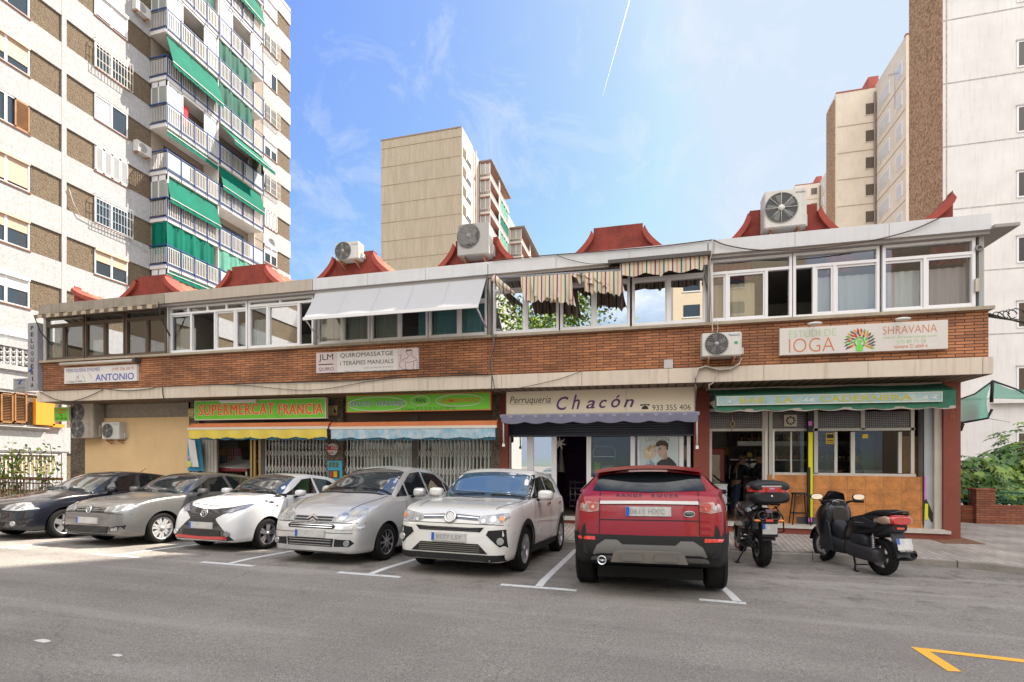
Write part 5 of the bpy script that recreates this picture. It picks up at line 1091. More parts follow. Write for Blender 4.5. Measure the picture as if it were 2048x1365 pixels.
part('seam',mb,mat('canvas seam',(.33,.33,.35),.85),a)
mb=MB();mb.box(xb0,xb1,-.955,-.915,zb-.06,zb+.012);part('front_bar',mb,ALU,a);mb=MB()
for xx,xw in((xb0+.05,x0+.02),(xb1-.05,x1-.02)):mb.tube([(xx,-.92,zb-.03),(xx+(xw-xx)*.5,-.45,zb-.16),(xw,-.03,zb-.26)],.02)
part('arm',mb,ALU,a)
a=awn('torn striped awning hanging in rags from a bare roller',(-2,-.5,5.6));y=-.42
p0,p1=F(990,557,y),F(1244,541.5,y);mb=MB();mb.cyl((p0[0],y,p0[1]),(p1[0],y,p1[1]),.035,n=10);part('roller',mb,mat('grey roller',(.19,.20,.22),.45),a)
mb=MB();zr=lambda x:p0[1]+(p1[1]-p0[1])*(x-p0[0])/(p1[0]-p0[0])
mb.solid(lambda u,v:(p0[0]+(p1[0]-p0[0])*u,y+.36*(1-v),6.10+(zr(p0[0])+.03-6.10)*v),30,2,(0,.004,-.006))
def rag(pxa,pxb,ya_,yb_,seed,sk=0):
 xa,xb=FX_(pxa,y),FX_(pxb,y);n=26;rnd=random.Random(seed);jag=[rnd.uniform(-.5,.5)for _ in range(n+1)]
 def fn(u,v):
  x=xa+(xb-xa)*u;zl=F(pxa,ya_,y)[1]+(F(pxb,yb_,y)[1]-F(pxa,ya_,y)[1])*u+.10*jag[int(round(u*n))]
  return(x+sk*v*v,y-.03-.05*math.sin(u*19+v*2)*v,zr(x)+(zl-zr(x))*v)
 mb.solid(fn,n,6,(0,.006,0))
rag(1042,1140,606,600,1,.12);rag(1062,1144,596,612,5,.1);rag(1142,1242,562,590,2,.1);rag(1170,1242,584,592,3);rag(1150,1205,556,575,6,.15)
pts=[F(px,py,y-.05)for px,py in((987,556),(1000,567),(1014,577),(1030,588))];mb.tube([(p[0],y-.05,p[1])for p in pts],[.09,.07,.06,.02],7)
pts=[F(px,py,y-.05)for px,py in((992,560),(1000,572),(1006,586))];mb.tube([(p[0],y-.03,p[1])for p in pts],[.07,.07,.03],7)
part('torn_cloth',mb,STR,a)
a=awn('striped awning with scalloped edge under a dark brown cassette',(.5,-.4,5.8));x0,z0=F(1217,528,-.3);x1,z1=F(1420,512,-.3);zc=(z0+z1)/2;mb=MB();mb.prism([(x0,-.5,zc-.06),(x0,-.5,zc+.02),(x0,-.15,zc+.10),(x0,-.15,zc-.03)],(x1-x0,0,0));part('cassette',mb,mat('dark cassette',(.07,.06,.055),.5),a)
mb=MB();xa,xb=FX_(1240,-.42),FX_(1417,-.42);mb.solid(lambda u,v:(xa+(xb-xa)*u,-.43-.03*math.sin(u*25)*v,zc-.04-v*(.27+.05*abs(math.sin(u*11))+(.05 if .45<u<.5 else 0)-(.12 if .94<u else 0))),60,4,(0,.006,0));part('cloth',mb,STR,a)
mb=MB();mb.tube([(xb,-.3,zc-.1),(xb-.05,-.15,zc-.4),(xb+.03,-.03,zc-.7)],.018);part('arm',mb,mat('greenish arm',(.12,.18,.17),.5),a)
for px0,px1,vm,lab,j in((377,656,mat('yellow painted valance',(.68,.50,.01),.7,var=.3,vs=7,col2=(.60,.50,.16)),'ragged yellow valance awning under the SUPERMERCAT sign',1),(661,993,mat('white painted valance',(.50,.54,.56),.7,var=.6,vs=5,col2=(.16,.36,.50)),'ragged white and blue valance awning under the FRUITES sign',2)):
 y=.10;x0,z0=F(px0,857.5-(0 if j==1 else 1.5),y);x1=FX_(px1,y);a=awn(lab,((x0+x1)/2,y,z0));mb=MB();mb.prism([(x0,y,z0-.03),(x0,y,z0+.07),(x0,y+.1,z0+.15),(x0,y+.3,z0+.16),(x0,y+.3,z0-.03)],(x1-x0,0,0));part('cassette',mb,mat('orange cassette',(.55,.17,.06),.6,var=.2,vs=4),a)
 mb=MB();mb.box(x0-.01,x1+.01,y-.03,y-.002,z0-.045,z0+.025);part('front_bar',mb,mat('cream bar',(.60,.55,.47),.5),a)
 rnd=random.Random(j);n=90;jg=[rnd.uniform(0,1)for _ in range(n+1)];L_=x1-x0
 mb=MB();mb.solid(lambda u,v:(x0+.03+(L_-.06)*u,y-.02-.02*math.sin(u*L_*9)*v,z0-.05-v*(.225+.022*jg[int(round(u*n))]+.02*math.sin(u*L_*8))+(1-v)*.012*jg[int(round(u*n))-3]),n,3,(0,.004,0));part('valance',mb,vm,a)
 mb=MB();mb.solid(lambda u,v:(x0+.02+(L_-.04)*u,y+.0-.02*math.sin(u*L_*9)*v,z0-.06-v*(.25+.035*abs(math.sin(u*L_*6)))),n,2,(0,.004,0));part('valance_lining',mb,mat('dark teal lining',(.02,.10,.15),.8),a)
y=.12;x0,z0=F(1001,836,y);x1=FX_(1399,y);a=awn('lilac grey scalloped valance awning under the Chacón sign',((x0+x1)/2,y,z0));LIL=mat('lilac canvas',(.17,.17,.245),.8,var=.12,vs=3)
mb=MB();mb.box(x0,x1,y-.03,y+.16,z0+.0,z0+.075);part('cassette',mb,mat('lilac bar',(.24,.24,.30),.5),a)
mb=MB();L_=x1-x0;mb.solid(lambda u,v:(x0+.03+(L_-.06)*u,y-.035-.008*math.sin(u*L_*20),z0+.05-v*(.16+.05*abs(math.sin(u*L_*5.3)))),130,2,(0,.005,0));part('valance',mb,LIL,a)
mb=MB()
for xx,zz in((x0+.05,F(1005,888,y)[1]),(x1-.08,F(1394,892,y)[1])):mb.tube([(xx-.02,y-.02,z0+.02),(xx+.02,y,z0-.05),(xx+.03,y,zz)],.018);mb.box(xx,xx+.06,y-.02,y+.03,zz-.07,zz)
part('crank_bar',mb,ALU,a)
y=.16;x0,x1=FX_(1430,y),FX_(1912,y);xl_=FX_(1412,.7);a=awn('green bar awning with painted blue BAR LA CADERNERA board',(4,y,3.1));GRC=mat('worn green canvas',(.03,.18,.11),.75,var=.35,vs=3,stain=.3)
zt,zb=F(1660,800,y)[1],F(1660,812.5,y)[1];zt=F(1660,786,y)[1];mb=MB()
mb.solid(lambda u,v:(xl_+(x1-xl_)*u if v<.5 else x0+(x1-x0)*u,.7-.54*v,3.36+(zt-3.36)*v-.015*math.sin(u*17)),30,1,(0,0,-.01));part('canopy',mb,GRC,a)
mb=MB();L_=x1-x0;mb.solid(lambda u,v:(x0+L_*u,y-.01*math.sin(u*30)*v,zt-v*(zt-zb+.04+.035*abs(math.sin(u*L_*6.2)))),130,2,(0,.006,0));part('valance',mb,GRC,a)
mb=MB();mb.solid(lambda u,v:(x0+L_*u,y+.008,zb-.0-.03-v*(.035+.035*abs(math.sin(u*L_*6.2)))),130,1,(0,.012,0));mb.solid(lambda u,v:(x0-(x0-xl_)*.6*u,y+.5*u,zt-.1-.2*v*(1-u)),6,3,(0.01,0,0));part('fringe',mb,mat('worn white fringe',(.42,.38,.33),.9,var=.3,vs=9),a)
bx0,bx1=FX_(1435,y-.05),FX_(1883,y-.05);zz0,zz1=F(1435,810.5,y-.05)[1],F(1435,795,y-.05)[1];mb=MB();mb.box(bx0,bx1,y-.05,y-.03,zz0,zz1);part('name_board',mb,mat('painted sky board',(.16,.35,.42),.5,var=.6,vs=4.5,col2=(.40,.46,.42)),a)
mb=MB()
for b in((bx0-.015,bx1+.015,zz1,zz1+.015),(bx0-.015,bx1+.015,zz0-.015,zz0),(bx0-.015,bx0,zz0,zz1),(bx1,bx1+.015,zz0,zz1)):mb.box(b[0],b[1],y-.057,y-.03,b[2],b[3])
part('board_frame',mb,mat('board frame',(.6,.58,.52),.5),a)
mb=MB()
for st,pa_,pb_ in(('BAR',1480,1533),('LA',1553,1587),('CADERNERA',1640,1825)):
 xa,xb=FX_(pa_,y-.05),FX_(pb_,y-.05);text(mb,st,xa,y-.053,zz0+.025,xb-xa,zz1-zz0-.05,bold=.02)
part('lettering',mb,mat('board yellow',(.42,.38,.05),.6),a)
mb=MB();random.seed(9)
for px in(1458,1610,1622,1850,1868):
 xx=FX_(px,y-.05);zc=(zz0+zz1)/2
 mb.prism([(xx-.07,y-.053,zc-.03),(xx,y-.053,zc+.0),(xx+.06,y-.053,zc+.05),(xx+.03,y-.053,zc-.01),(xx+.07,y-.053,zc-.05),(xx,y-.053,zc-.03)],(0,.002,0))
part('bird_mark',mb,mat('board white',(.55,.55,.5),.6),a)
mb=MB();mb.box(xl_,x1,.66,.80,3.34,3.39);part('cassette',mb,mat('old cassette',(.34,.30,.27),.7,stain=.4),a)
x0,z=F(440,797,.3);x1=FX_(514,.3);l=thing('batten_lamp','white fluorescent batten under the slab above the SUPERMERCAT sign','lamp',(x0,.3,3.3));mb=MB();mb.box(x0,x1,.26,.34,3.30,3.36);part('housing',mb,WB,l);mb=MB();mb.cyl((x0+.05,.3,3.29),(x1-.05,.3,3.29),.016);part('tube',mb,mat('tube white',(.8,.8,.78),.3),l)
for px in(415,705,1060,1180,1325,1505,1680):
 pass
# ================================================================== CABLES on the front
CBL=mat('black cable',(.03,.028,.026),.7);CBP=mat('pale flex',(.42,.36,.31),.7)
def cable(label,pts,r=.011,m_=None,y=-.16,name='cable'):
 P=[(F(a,b,y)[0],y,F(a,b,y)[1])for a,b in pts];out=[]
 for i in range(len(P)-1):
  p0,p1,p2,p3=[Vector(P[max(0,min(len(P)-1,i+k))])for k in(-1,0,1,2)]
  for s in range(5):
   q=s/5;out.append(.5*((2*p1)+(p2-p0)*q+(2*p0-5*p1+4*p2-p3)*q*q+(3*p1-p0-3*p2+p3)*q**3))
 out.append(Vector(P[-1]));mb=MB();mb.tube(out,r,5);return part(name,mb,m_ or CBL,label=label,cat='cable')
cable('black cable drooping below the ANTONIO sign along the slab edge',[(79,784),(110,799),(140,803),(170,796),(206,780)])
cable('long black cable lying along the foot of the brick band',[(79,782),(180,778),(206,777.5),(250,782),(300,778),(330,773),(480,768),(560,766),(620,764.5),(720,761),(800,752),(880,748),(980,749)],.013)
cable('thin black cable slanting across the slab facing above the FRUITES sign',[(340,772),(470,770),(620,781),(760,760),(900,752),(976,750)],.008)
cable('vertical black cable at the joint above the beige wall',[(325,775),(326,790),(331,800),(350,801),(392,797)],.014)
cable('bundle of grey cables running down the post beside the torn awning',[(973,548),(979,600),(984,660),(988,690),(982,720),(984,750),(983,780)],.018,mat('grey cable',(.16,.145,.13),.7),-.12)
cable('thin looped cable on the brick under the torn awning',[(992,668),(990,690),(982,715),(981,735),(986,760),(990,785)],.008)
cable('dark cable slung along the roof fascia above the yoga windows',[(1427,480),(1450,490),(1500,499),(1560,501),(1640,496),(1740,482),(1820,462),(1880,436)],.013,mat('brown cable',(.10,.055,.045),.7),-.20)
cable('brown cable along the fascia top above the torn awning',[(985,521),(1060,514),(1120,509),(1180,505),(1240,500),(1330,492),(1425,480)],.012,mat('brown cable',(0,0,0)),-.18)
cable('thin sagging cable on the fascia over the torn awning',[(1115,511),(1140,520),(1180,528),(1215,527)],.007,None,-.19)
cable('pale flex down the post above the wall air conditioner',[(1428,482),(1427,500),(1420,520),(1421,560),(1422,600),(1424,640),(1425,664)],.014,CBP,-.18)
cable('pale loop of flex by the wall air conditioner',[(1432,640),(1436,655),(1434,668)],.008,CBP,-.2)
cable('thin cable slanting over the slab facing towards the Chacón sign',[(1166,742),(1120,758),(1070,770),(1020,780),(985,784)],.007)
cable('white downlead hooked under the slab above the bar awning',[(1433,742),(1430,760),(1424,768),(1418,770),(1419,778)],.010,CBP,-.2)
mb=MB()
P0=F(1978,634,.05)
for k in range(4):
 a=Vector((P0[0],.05,P0[1]+.02*k));b=Vector((P0[0]+6,3.5+.2*k,P0[1]+.10-.1*k));mb.tube([a.lerp(b,q)+Vector((0,0,-.25*q*(1-q)))for q in[i/10 for i in range(11)]],.014)
for k in range(4):
 c=Vector((P0[0]+.12+.1*k,.03,P0[1]+.02));r_=.08+.02*k;mb.tube([c+Vector((r_*math.cos(i*.8),.02*math.sin(i),r_*.8*math.sin(i*.8)))for i in range(8)],.010)
part('cable_bundle',mb,CBL,label='tangled black cable bundle leaving the brick corner below the blue post towards the white tower',cat='cable')
mb=MB();y=-.02
pts=[F(px,py,y)for px,py in((1952,498),(1955,492),(1962,492),(1966,497),(1960,502),(1954,500))];mb.tube([(p[0],y,p[1])for p in pts],.02,5,True);part('cable_coil',mb,mat('grey coil',(.25,.22,.2),.7),label='small coil of cable on the blue corner post',cat='cable')
mb=MB();x0,z1=F(1950,558,-.03);x1,z0=FX_(1957,-.03),F(1950,584,-.03)[1];mb.box(x0,x1,-.05,-.005,z0,z1);part('junction_box',mb,mat('old junction box',(.5,.46,.38),.6,stain=.5),label='small rusty junction box on the blue corner post',cat='box')
# ================================================================== CARS
def ip(keys):
 xs=[k[0]for k in keys];ys=[k[1]for k in keys];n=len(xs);h=[xs[i+1]-xs[i]for i in range(n-1)];d=[(ys[i+1]-ys[i])/h[i]for i in range(n-1)]
 m=[d[0]]+[0 if d[i-1]*d[i]<=0 else(h[i-1]+h[i])*3/((2*h[i]+h[i-1])/d[i-1]+(h[i]+2*h[i-1])/d[i])for i in range(1,n-1)]+[d[-1]]
 def f(x):
  if x<=xs[0]:return ys[0]
  if x>=xs[-1]:return ys[-1]
  i=max(j for j in range(n-1)if xs[j]<=x);t=(x-xs[i])/h[i]
  return(2*t**3-3*t*t+1)*ys[i]+(t**3-2*t*t+t)*h[i]*m[i]+(3*t*t-2*t**3)*ys[i+1]+(t**3-t*t)*h[i]*m[i+1]
 return f
def sst(a,b,x):
 t=min(1,max(0,(x-a)/(b-a)));return t*t*(3-2*t)
def catmull(P,n):
 out=[]
 for i in range(len(P)-1):
  p0,p1,p2,p3=P[max(0,i-1)],P[i],P[i+1],P[min(len(P)-1,i+2)]
  for k in range(n):
   q=k/n;out.append(tuple(.5*(2*p1[c]+(p2[c]-p0[c])*q+(2*p0[c]-5*p1[c]+4*p2[c]-p3[c])*q*q+(3*p1[c]-p0[c]-3*p2[c]+p3[c])*q**3)for c in range(2)))
 out.append(tuple(P[-1]));return out
def paint(name,c,metal=0.,flake=0.,rough=.28,coat=1.):
 m=mat(name,c,rough+.12,metal,spec=.3,coat=coat)
 if flake:
  t=m.node_tree;p=t.nodes['Principled BSDF'];tc=N(t,'ShaderNodeTexCoord');n=N(t,'ShaderNodeTexNoise');n.inputs['Scale'].default_value=3;n.inputs['Detail'].default_value=6;t.links.new(tc.outputs['Object'],n.inputs[0])
  r=N(t,'ShaderNodeMapRange');r.inputs[3].default_value=rough-.05;r.inputs[4].default_value=rough+.14;t.links.new(n.outputs['Fac'],r.inputs[0]);t.links.new(r.outputs[0],p.inputs['Roughness'])
 return m
CARGL=mat('tinted car glass',(.012,.016,.018),.02,spec=1.0);CARGS=mat('windscreen glass',(.035,.045,.05),.02,spec=1.0,coat=1)
RUB=mat('tyre rubber',(.018,.017,.017),.9,spec=.2,var=.35,vs=30,bump=.25,bs=120);BLKP=mat('black plastic',(.018,.018,.019),.6,spec=.25);GLB=mat('gloss black',(.012,.013,.018),.12,coat=1);CHR=mat('chrome',(.72,.73,.75),.12,metal=1);ALO=mat('alloy silver',(.50,.50,.52),.35,metal=.7);ALOD=mat('alloy dusk',(.26,.25,.27),.4,metal=.6)
LENS=mat('headlamp lens',(.42,.44,.46),.06,spec=.8,coat=1,var=.5,vs=14,col2=(.16,.17,.18));LENSI=mat('headlamp bowl',(.48,.49,.51),.14,metal=.8);REDL=mat('red lamp',(.45,.012,.01),.12,coat=1);ORL=mat('amber lamp',(.65,.2,.02),.15,coat=1);SEAM=mat('panel gap',(.012,.012,.013),.8)
PLATE=mat('number plate',(.56,.56,.55),.5,var=.22,vs=16,detail=1);EUB=mat('plate blue band',(.02,.10,.45),.5);WELL=mat('wheel well',(.012,.012,.012),.95);CREML=mat('yellowed lens',(.50,.47,.36),.15,coat=1)
class Car:
 def __init__(s,name,label,loc,yaw,P,m,pitch=-.045,cat='car'):
  s.P=P;s.L=P['L'];s.m=m
  s.root=thing(name,label,cat,loc,group='cars parked in the bays before the shops',rot=(pitch,KS,yaw))
  top,bot,wid,belt,rw=(ip(P[k])for k in('top','bot','wid','belt','roof'));NS=76;rows=[]
  for i in range(NS+1):
   t=i/NS;l=s.L*(.62*t+.38*(1-math.cos(math.pi*t))/2);zt,zb,w=top(l),bot(l),wid(l);zs=min(belt(l),zt-.012);g=sst(.03,P.get('ghs',.30),zt-zs);dz=zt-zs;r=min(rw(l),.92*w);zz=zs-zb
   A=[(.91,.25),(.80,.52),(.62,.80),(.40,.93),(.2,.985)];A=[(a*w,zs+b*dz)for a,b in A]
   B=[(.925*w,zs+.02),(.925*w-(.925*w-r)*.55,zs+.55*max(0,dz-.09)),(r,zt-min(.10,dz*.5)),(.88*r,zt-min(.035,dz*.3)),(.45*r,zt-.008)]
   M=[(a[0]*(1-g)+b[0]*g,a[1]*(1-g)+b[1]*g)for a,b in zip(A,B)]
   C=[(0,zb),(.80*w,zb),(.945*w,zb+.06*zz),(.985*w,zb+.25*zz),(1.0*w,zb+.55*zz),(P.get('sh',.985)*w,zb+.85*zz),(P.get('sh2',.955)*w,zs)]+M+[(0,zt)]
   pts=catmull(C,3);rows.append((l,pts))
  bm=bmesh.new();V=[]
  for l,pts in rows:
   n=len(pts);ring=[bm.verts.new((x,l,z))for x,z in pts]+[bm.verts.new((-x,l,z))for x,z in pts[-2:0:-1]];V.append(ring)
  k=len(V[0])
  for a,b in zip(V,V[1:]):
   for i in range(k):bm.faces.new((a[i],b[i],b[(i+1)%k],a[(i+1)%k]))
  bm.faces.new(V[0]);bm.faces.new(V[-1][::-1])
  bmesh.ops.recalc_face_normals(bm,faces=bm.faces[:]);s.bvh=BVHTree.FromBMesh(bm)
  me=bpy.data.meshes.new('tmp_body');bm.to_mesh(me);bm.free();me.materials.append(m);me.materials.append(WELL)
  o=bpy.data.objects.new('tmp_body',me);COL.objects.link(o)
  c=MB();c.mi=1;ww=P['hw']
  for yw in P['axles']:
   for sg in(-1,1):c.cyl((sg*(ww-.30),yw,P['r']*.97),(sg*(ww+.3),yw,P['r']*.97),P['r']+P.get('gap',.05),n=40)
  bmesh.ops.recalc_face_normals(c.bm,faces=c.bm.faces[:]);ce=bpy.data.meshes.new('tmp_cut');c.bm.to_mesh(ce);c.bm.free();ce.materials.append(m);ce.materials.append(WELL);co=bpy.data.objects.new('tmp_cut',ce);COL.objects.link(co)
  md=o.modifiers.new('b','BOOLEAN');md.operation='DIFFERENCE';md.object=co;md.solver='EXACT'
  bpy.context.view_layer.update();dg=bpy.context.evaluated_depsgraph_get();nm=bpy.data.meshes.new_from_object(o.evaluated_get(dg));nm.name='body'
  bpy.data.objects.remove(o);bpy.data.objects.remove(co)
  if 'clad' in P:
   nm.materials.append(BLKP)
   for p in nm.polygons:
    if p.material_index==0 and p.center.z<P['clad'](p.center.y):p.material_index=2
  for p in nm.polygons:p.use_smooth=True
  nm.set_sharp_from_angle(angle=R(38))
  s.body=bpy.data.objects.new('body',nm);COL.objects.link(s.body);s.body.parent=s.root
 def cast(s,view,u,v):
  o,d={'front':((u,-1,v),(0,1,0)),'rear':((u,s.L+1,v),(0,-1,0)),'R':((2,u,v),(-1,0,0)),'Lf':((-2,u,v),(1,0,0)),'top':((u,v,3),(0,0,-1))}[view]
  h,nrm,_,_=s.bvh.ray_cast(Vector(o),Vector(d))
  if h is None:
   q={'front':(u,0,v),'rear':(u,s.L,v),'R':(.9,u,v),'Lf':(-.9,u,v),'top':(u,v,1.4)}[view];h,nrm,_,_=s.bvh.find_nearest(Vector(q))
  if nrm.dot(Vector(d))>0:nrm=-nrm
  return h,nrm
 def patch(s,name,polys,view,m,off=.006,dens=.07,parent=None,label=None,thick=True):
  if polys and not isinstance(polys[0][0],(tuple,list)):polys=[polys]
  mb=MB();bm=mb.bm
  for poly in polys:
   B=[]
   for i in range(len(poly)):
    a,b=Vector(poly[i]),Vector(poly[(i+1)%len(poly)]);k=max(1,int((b-a).length/dens));B+=[a.lerp(b,j/k)for j in range(k)]
   nb=len(B);E=[(i,(i+1)%nb)for i in range(nb)];x0,x1=min(p.x for p in B),max(p.x for p in B);y0,y1=min(p.y for p in B),max(p.y for p in B)
   I=[];x=x0+dens/2
   while x<x1:
    y=y0+dens/2
    while y<y1:I.append(Vector((x,y)));y+=dens
    x+=dens
   I=[p for p in I if min((p-q).length for q in B)>dens*.4]
   r=geometry.delaunay_2d_cdt(B+I,E,[],1,1e-5);vs=[]
   for q in r[0]:
    h,nrm=s.cast(view,q.x,q.y);vs.append(bm.verts.new(h+nrm*off))
   fs=[]
   for f in r[2]:
    try:F_=bm.faces.new([vs[i]for i in f]);F_.smooth=True;fs.append(F_)
    except ValueError:pass
  o=part(name,mb,m,parent or s.root,label=label)
  return o
 def mir(s,name,poly,view,m,**k):
  """the same part on both sides, each its own object"""
  s.patch(name,poly,view,m,**k)
  if view in('front','rear','top'):s.patch(name,[(-a,b)for a,b in poly][::-1],view,m,**k)
  else:s.patch(name,poly,'Lf',m,**k)
 def seam(s,lines,view,wd=.011,name='panel_gap',m=None,off=.004):
  ps=[]
  for pts in lines:
   for a,b in zip(pts,pts[1:]):
    a,b=Vector(a),Vector(b);d=(b-a).normalized();n=Vector((-d.y,d.x))*wd/2;ps.append([tuple(a-n),tuple(b-n),tuple(b+n),tuple(a+n)])
  mb=MB();bm=mb.bm
  for q in ps:
   a0,b0=Vector(q[0]),Vector(q[1]);a1,b1=Vector(q[3]),Vector(q[2]);k=max(2,int((b0-a0).length/.06));prev=None
   for i in range(k+1):
    row=[]
    for p in(a0.lerp(b0,i/k),a1.lerp(b1,i/k)):h,nr=s.cast(view,p.x,p.y);row.append(bm.verts.new(h+nr*off))
    if prev:bm.faces.new((prev[0],row[0],row[1],prev[1]))
    prev=row
  return part(name,mb,m or SEAM,s.root)
 def disc(s,name,u,v,r,view,m,off=.012,parent=None,ring=None,n=20):
  h,nr=s.cast(view,u,v);d={'front':Vector((0,-1,0)),'rear':Vector((0,1,0))}[view]if view in('front','rear')else nr
  nr=(nr*.5+d*.5).normalized();q=nr.to_track_quat('Z','Y');mb=MB();c=h+nr*off
  if ring:mb.tube([c+q@Vector((r*math.cos(2*math.pi*i/n),r*math.sin(2*math.pi*i/n),0))for i in range(n)],ring,6,True)
  else:
   mb.poly([c+q@Vector((r*math.cos(2*math.pi*i/n),r*math.sin(2*math.pi*i/n),0))for i in range(n)]);mb.cyl(h-nr*.03,c-nr*.001,r,r,n)
  return part(name,mb,m,parent or s.root)
 def plate(s,view,z,x=0,st=None):
  h,nr=s.cast(view,x,z);sg=-1 if view=='front' else 1;p=sub('number_plate',s.root);y=h.y+sg*.03;mb=MB();mb.box(x-.26,x+.26,y,y-sg*.03,z-.055,z+.055);part('plate_board',mb,PLATE,p)
  a,b=(x-.258,x-.215)if view=='front' else(x+.215,x+.258)
  mb=MB();mb.box(a,b,y+sg*.003,y+sg*.001,z-.053,z+.053);part('blue_band',mb,EUB,p)
  if st:
   mb=MB();a=x-.19;text(mb,st,a if view=='front' else-a-.40+0,y+sg*.0035,z-.032,.40,.062,bold=.012,turn=None if view=='front' else Matrix.Diagonal((-1,1,1)));part('plate_lettering',mb,mat('blurred plate ink',(.30,.30,.31),.6),p)
 def mirror(s,y,z,x,m,w=.2,h=.13):
  for sg in(-1,1):
   q=sub('door_mirror',s.root);mb=MB();c=Vector((sg*(x+.13),y,z));loft(mb,[(c.x-sg*.01,y-.085,z,w*.20,h*.22),(c.x,y-.065,z,w*.40,h*.40),(c.x,y-.02,z,w*.50,h*.50),(c.x,y+.05,z,w*.50,h*.50),(c.x,y+.062,z,w*.46,h*.44)],n=20,p=3.2);part('shell',mb,m,q)
   mb=MB();mb.tube([(sg*(x-.04),y+.03,z-.09),(sg*(x+.06),y+.01,z-.06),(sg*(x+.12),y,z-.045)],.024);part('stalk',mb,BLKP,q)
   mb=MB();mb.box(sg*(x+.06),sg*(x+.20),y+.062,y+.066,z-.045,z+.045);part('mirror_glass',mb,CHR,q)
 def wheels(s,rim,style,n=5,tw=.195,rr=.68):
  P=s.P
  for yw in P['axles']:
   for sg in(-1,1):
    w=sub('wheel',s.root);r=P['r'];xo=sg*(P['hw']-.025);xi=xo-sg*tw;xm=(xo+xi)/2;mb=MB()
    prof=[(r*rr,xo-sg*.012),(r*.80,xo),(r*.90,xo+sg*.002),(r*.965,xo-sg*.018),(r,xo-sg*.045)]+[(r-(.004 if k%2 else 0),xm+(xo-xm)*(1-k/4)*.72)for k in range(0,9)]+[(r*.965,xi+sg*.018),(r*.85,xi),(r*rr,xi+sg*.01)]
    mb.lathe(prof,(0,yw,r),'x',40);part('tyre',mb,RUB,w)
    mb=MB();R0=r*rr;mb.lathe([(R0*1.02,xo-sg*.006),(R0*.95,xo-sg*.012),(R0*.90,xo-sg*.05),(R0*.88,xo-sg*.09)],(0,yw,r),'x',36)
    if style=='five':
     for i in range(n):
      a=2*math.pi*i/n+.3;
      for(r0,h0,r1,h1)in((.0,.13,.93,.10),):
       q=[(R0*(.12),-.055),(R0*.93,-.05),(R0*.93,.05),(R0*.12,.055)]
       pts=[(xo-sg*.02,yw+x_*math.cos(a)-y_*math.sin(a),r+x_*math.sin(a)+y_*math.cos(a))for x_,y_ in q];mb.prism(pts,(-sg*.03,0,0))
    elif style=='split':
     for i in range(n):
      for o in(-.17,.17):
       a=2*math.pi*i/n+o+.2;q=[(R0*.1,-.02),(R0*.94,-.024),(R0*.94,.024),(R0*.1,.02)];ca=a+(.0 if o<0 else 0)
       mb.prism([(xo-sg*.02,yw+x_*math.cos(a)-y_*math.sin(a),r+x_*math.sin(a)+y_*math.cos(a))for x_,y_ in q],(-sg*.025,0,0))
    elif style=='cap':
     mb.lathe([(R0*.93,xo-sg*.03),(R0*.5,xo-sg*.012),(.001,xo-sg*.008)],(0,yw,r),'x',30)
    mb.lathe([(R0*.22,xo-sg*.03),(R0*.2,xo-sg*.006),(.001,xo-sg*.004)],(0,yw,r),'x',16)
    part('rim',mb,rim,w)
    mb=MB()
    if style=='cap':
     for i in range(n):
      a=2*math.pi*i/n;q=[(R0*.42,-.012),(R0*.86,-.04),(R0*.9,0),(R0*.86,.04),(R0*.42,.012)]
      mb.prism([(xo-sg*.008,yw+x_*math.cos(a)-y_*math.sin(a),r+x_*math.sin(a)+y_*math.cos(a))for x_,y_ in q],(-sg*.03,0,0))
     part('rim_slot',mb,GLB,w)
    else:
     mb.lathe([(R0*.9,xo-sg*.085),(.001,xo-sg*.085)],(0,yw,r),'x',30);mb.lathe([(R0*.62,xo-sg*.07),(R0*.2,xo-sg*.07)],(0,yw,r),'x',24);part('brake_disc',mb,mat('brake dark',(.05,.045,.045),.6,metal=.3),w)
 def wipers(s,y,z,span=.45):
  for a in(-.5,.12):
   mb=MB();pts=[]
   for q in(0,.25,.5,.75,1):
    h,nr=s.cast('top',a+span*q+(.05 if a>0 else 0),y+.02+.03*q);pts.append(h+nr*.022)
   mb.tube(pts,.011,5);part('wiper',mb,BLKP,s.root)
 def floor(s,m=WELL):
  mb=MB();a,b=s.P['axles'];mb.box(-s.P['hw']+.32,s.P['hw']-.32,.4,s.L-.4,.16,.3);part('underbody',mb,m,s.root)
def place(cx,cy_axle,fo):
 y=cy_axle-fo;return(cx,y,road_z(cx,cy_axle)+.045*fo)
def ring_poly(cx,cy,rx,ry,n=14,a0=0,a1=2*math.pi):return[(cx+rx*math.cos(a0+(a1-a0)*i/n),cy+ry*math.sin(a0+(a1-a0)*i/n))for i in range(n)]
def arch(y,r,r0,r1,a0=-10,a1=190,n=16):
 A=[(y+r1*math.cos(R(a0+(a1-a0)*i/n)),r+r1*math.sin(R(a0+(a1-a0)*i/n)))for i in range(n+1)];B=[(y+r0*math.cos(R(a0+(a1-a0)*i/n)),r+r0*math.sin(R(a0+(a1-a0)*i/n)))for i in range(n+1)];return A+B[::-1]
def slats(x0,x1,z0,z1,n,w=.012):
 return[[(x0,z0+(z1-z0)*(i+.5)/n-w/2),(x1,z0+(z1-z0)*(i+.5)/n-w/2),(x1,z0+(z1-z0)*(i+.5)/n+w/2),(x0,z0+(z1-z0)*(i+.5)/n+w/2)]for i in range(n)]
def lamp(c,poly,view='front',lens=LENS,bowls=()):
 for sg in(1,-1):
  q=[(sg*a,b)for a,b in poly][::sg];h=sub('headlight' if view=='front' else 'tail_light',c.root);c.patch('lens',q,view,lens,off=.008,dens=.05,parent=h)
  for(x,z,r,m)in bowls:c.patch('bowl',ring_poly(sg*x,z,r,r),view,m,off=.013,dens=.03,parent=h)
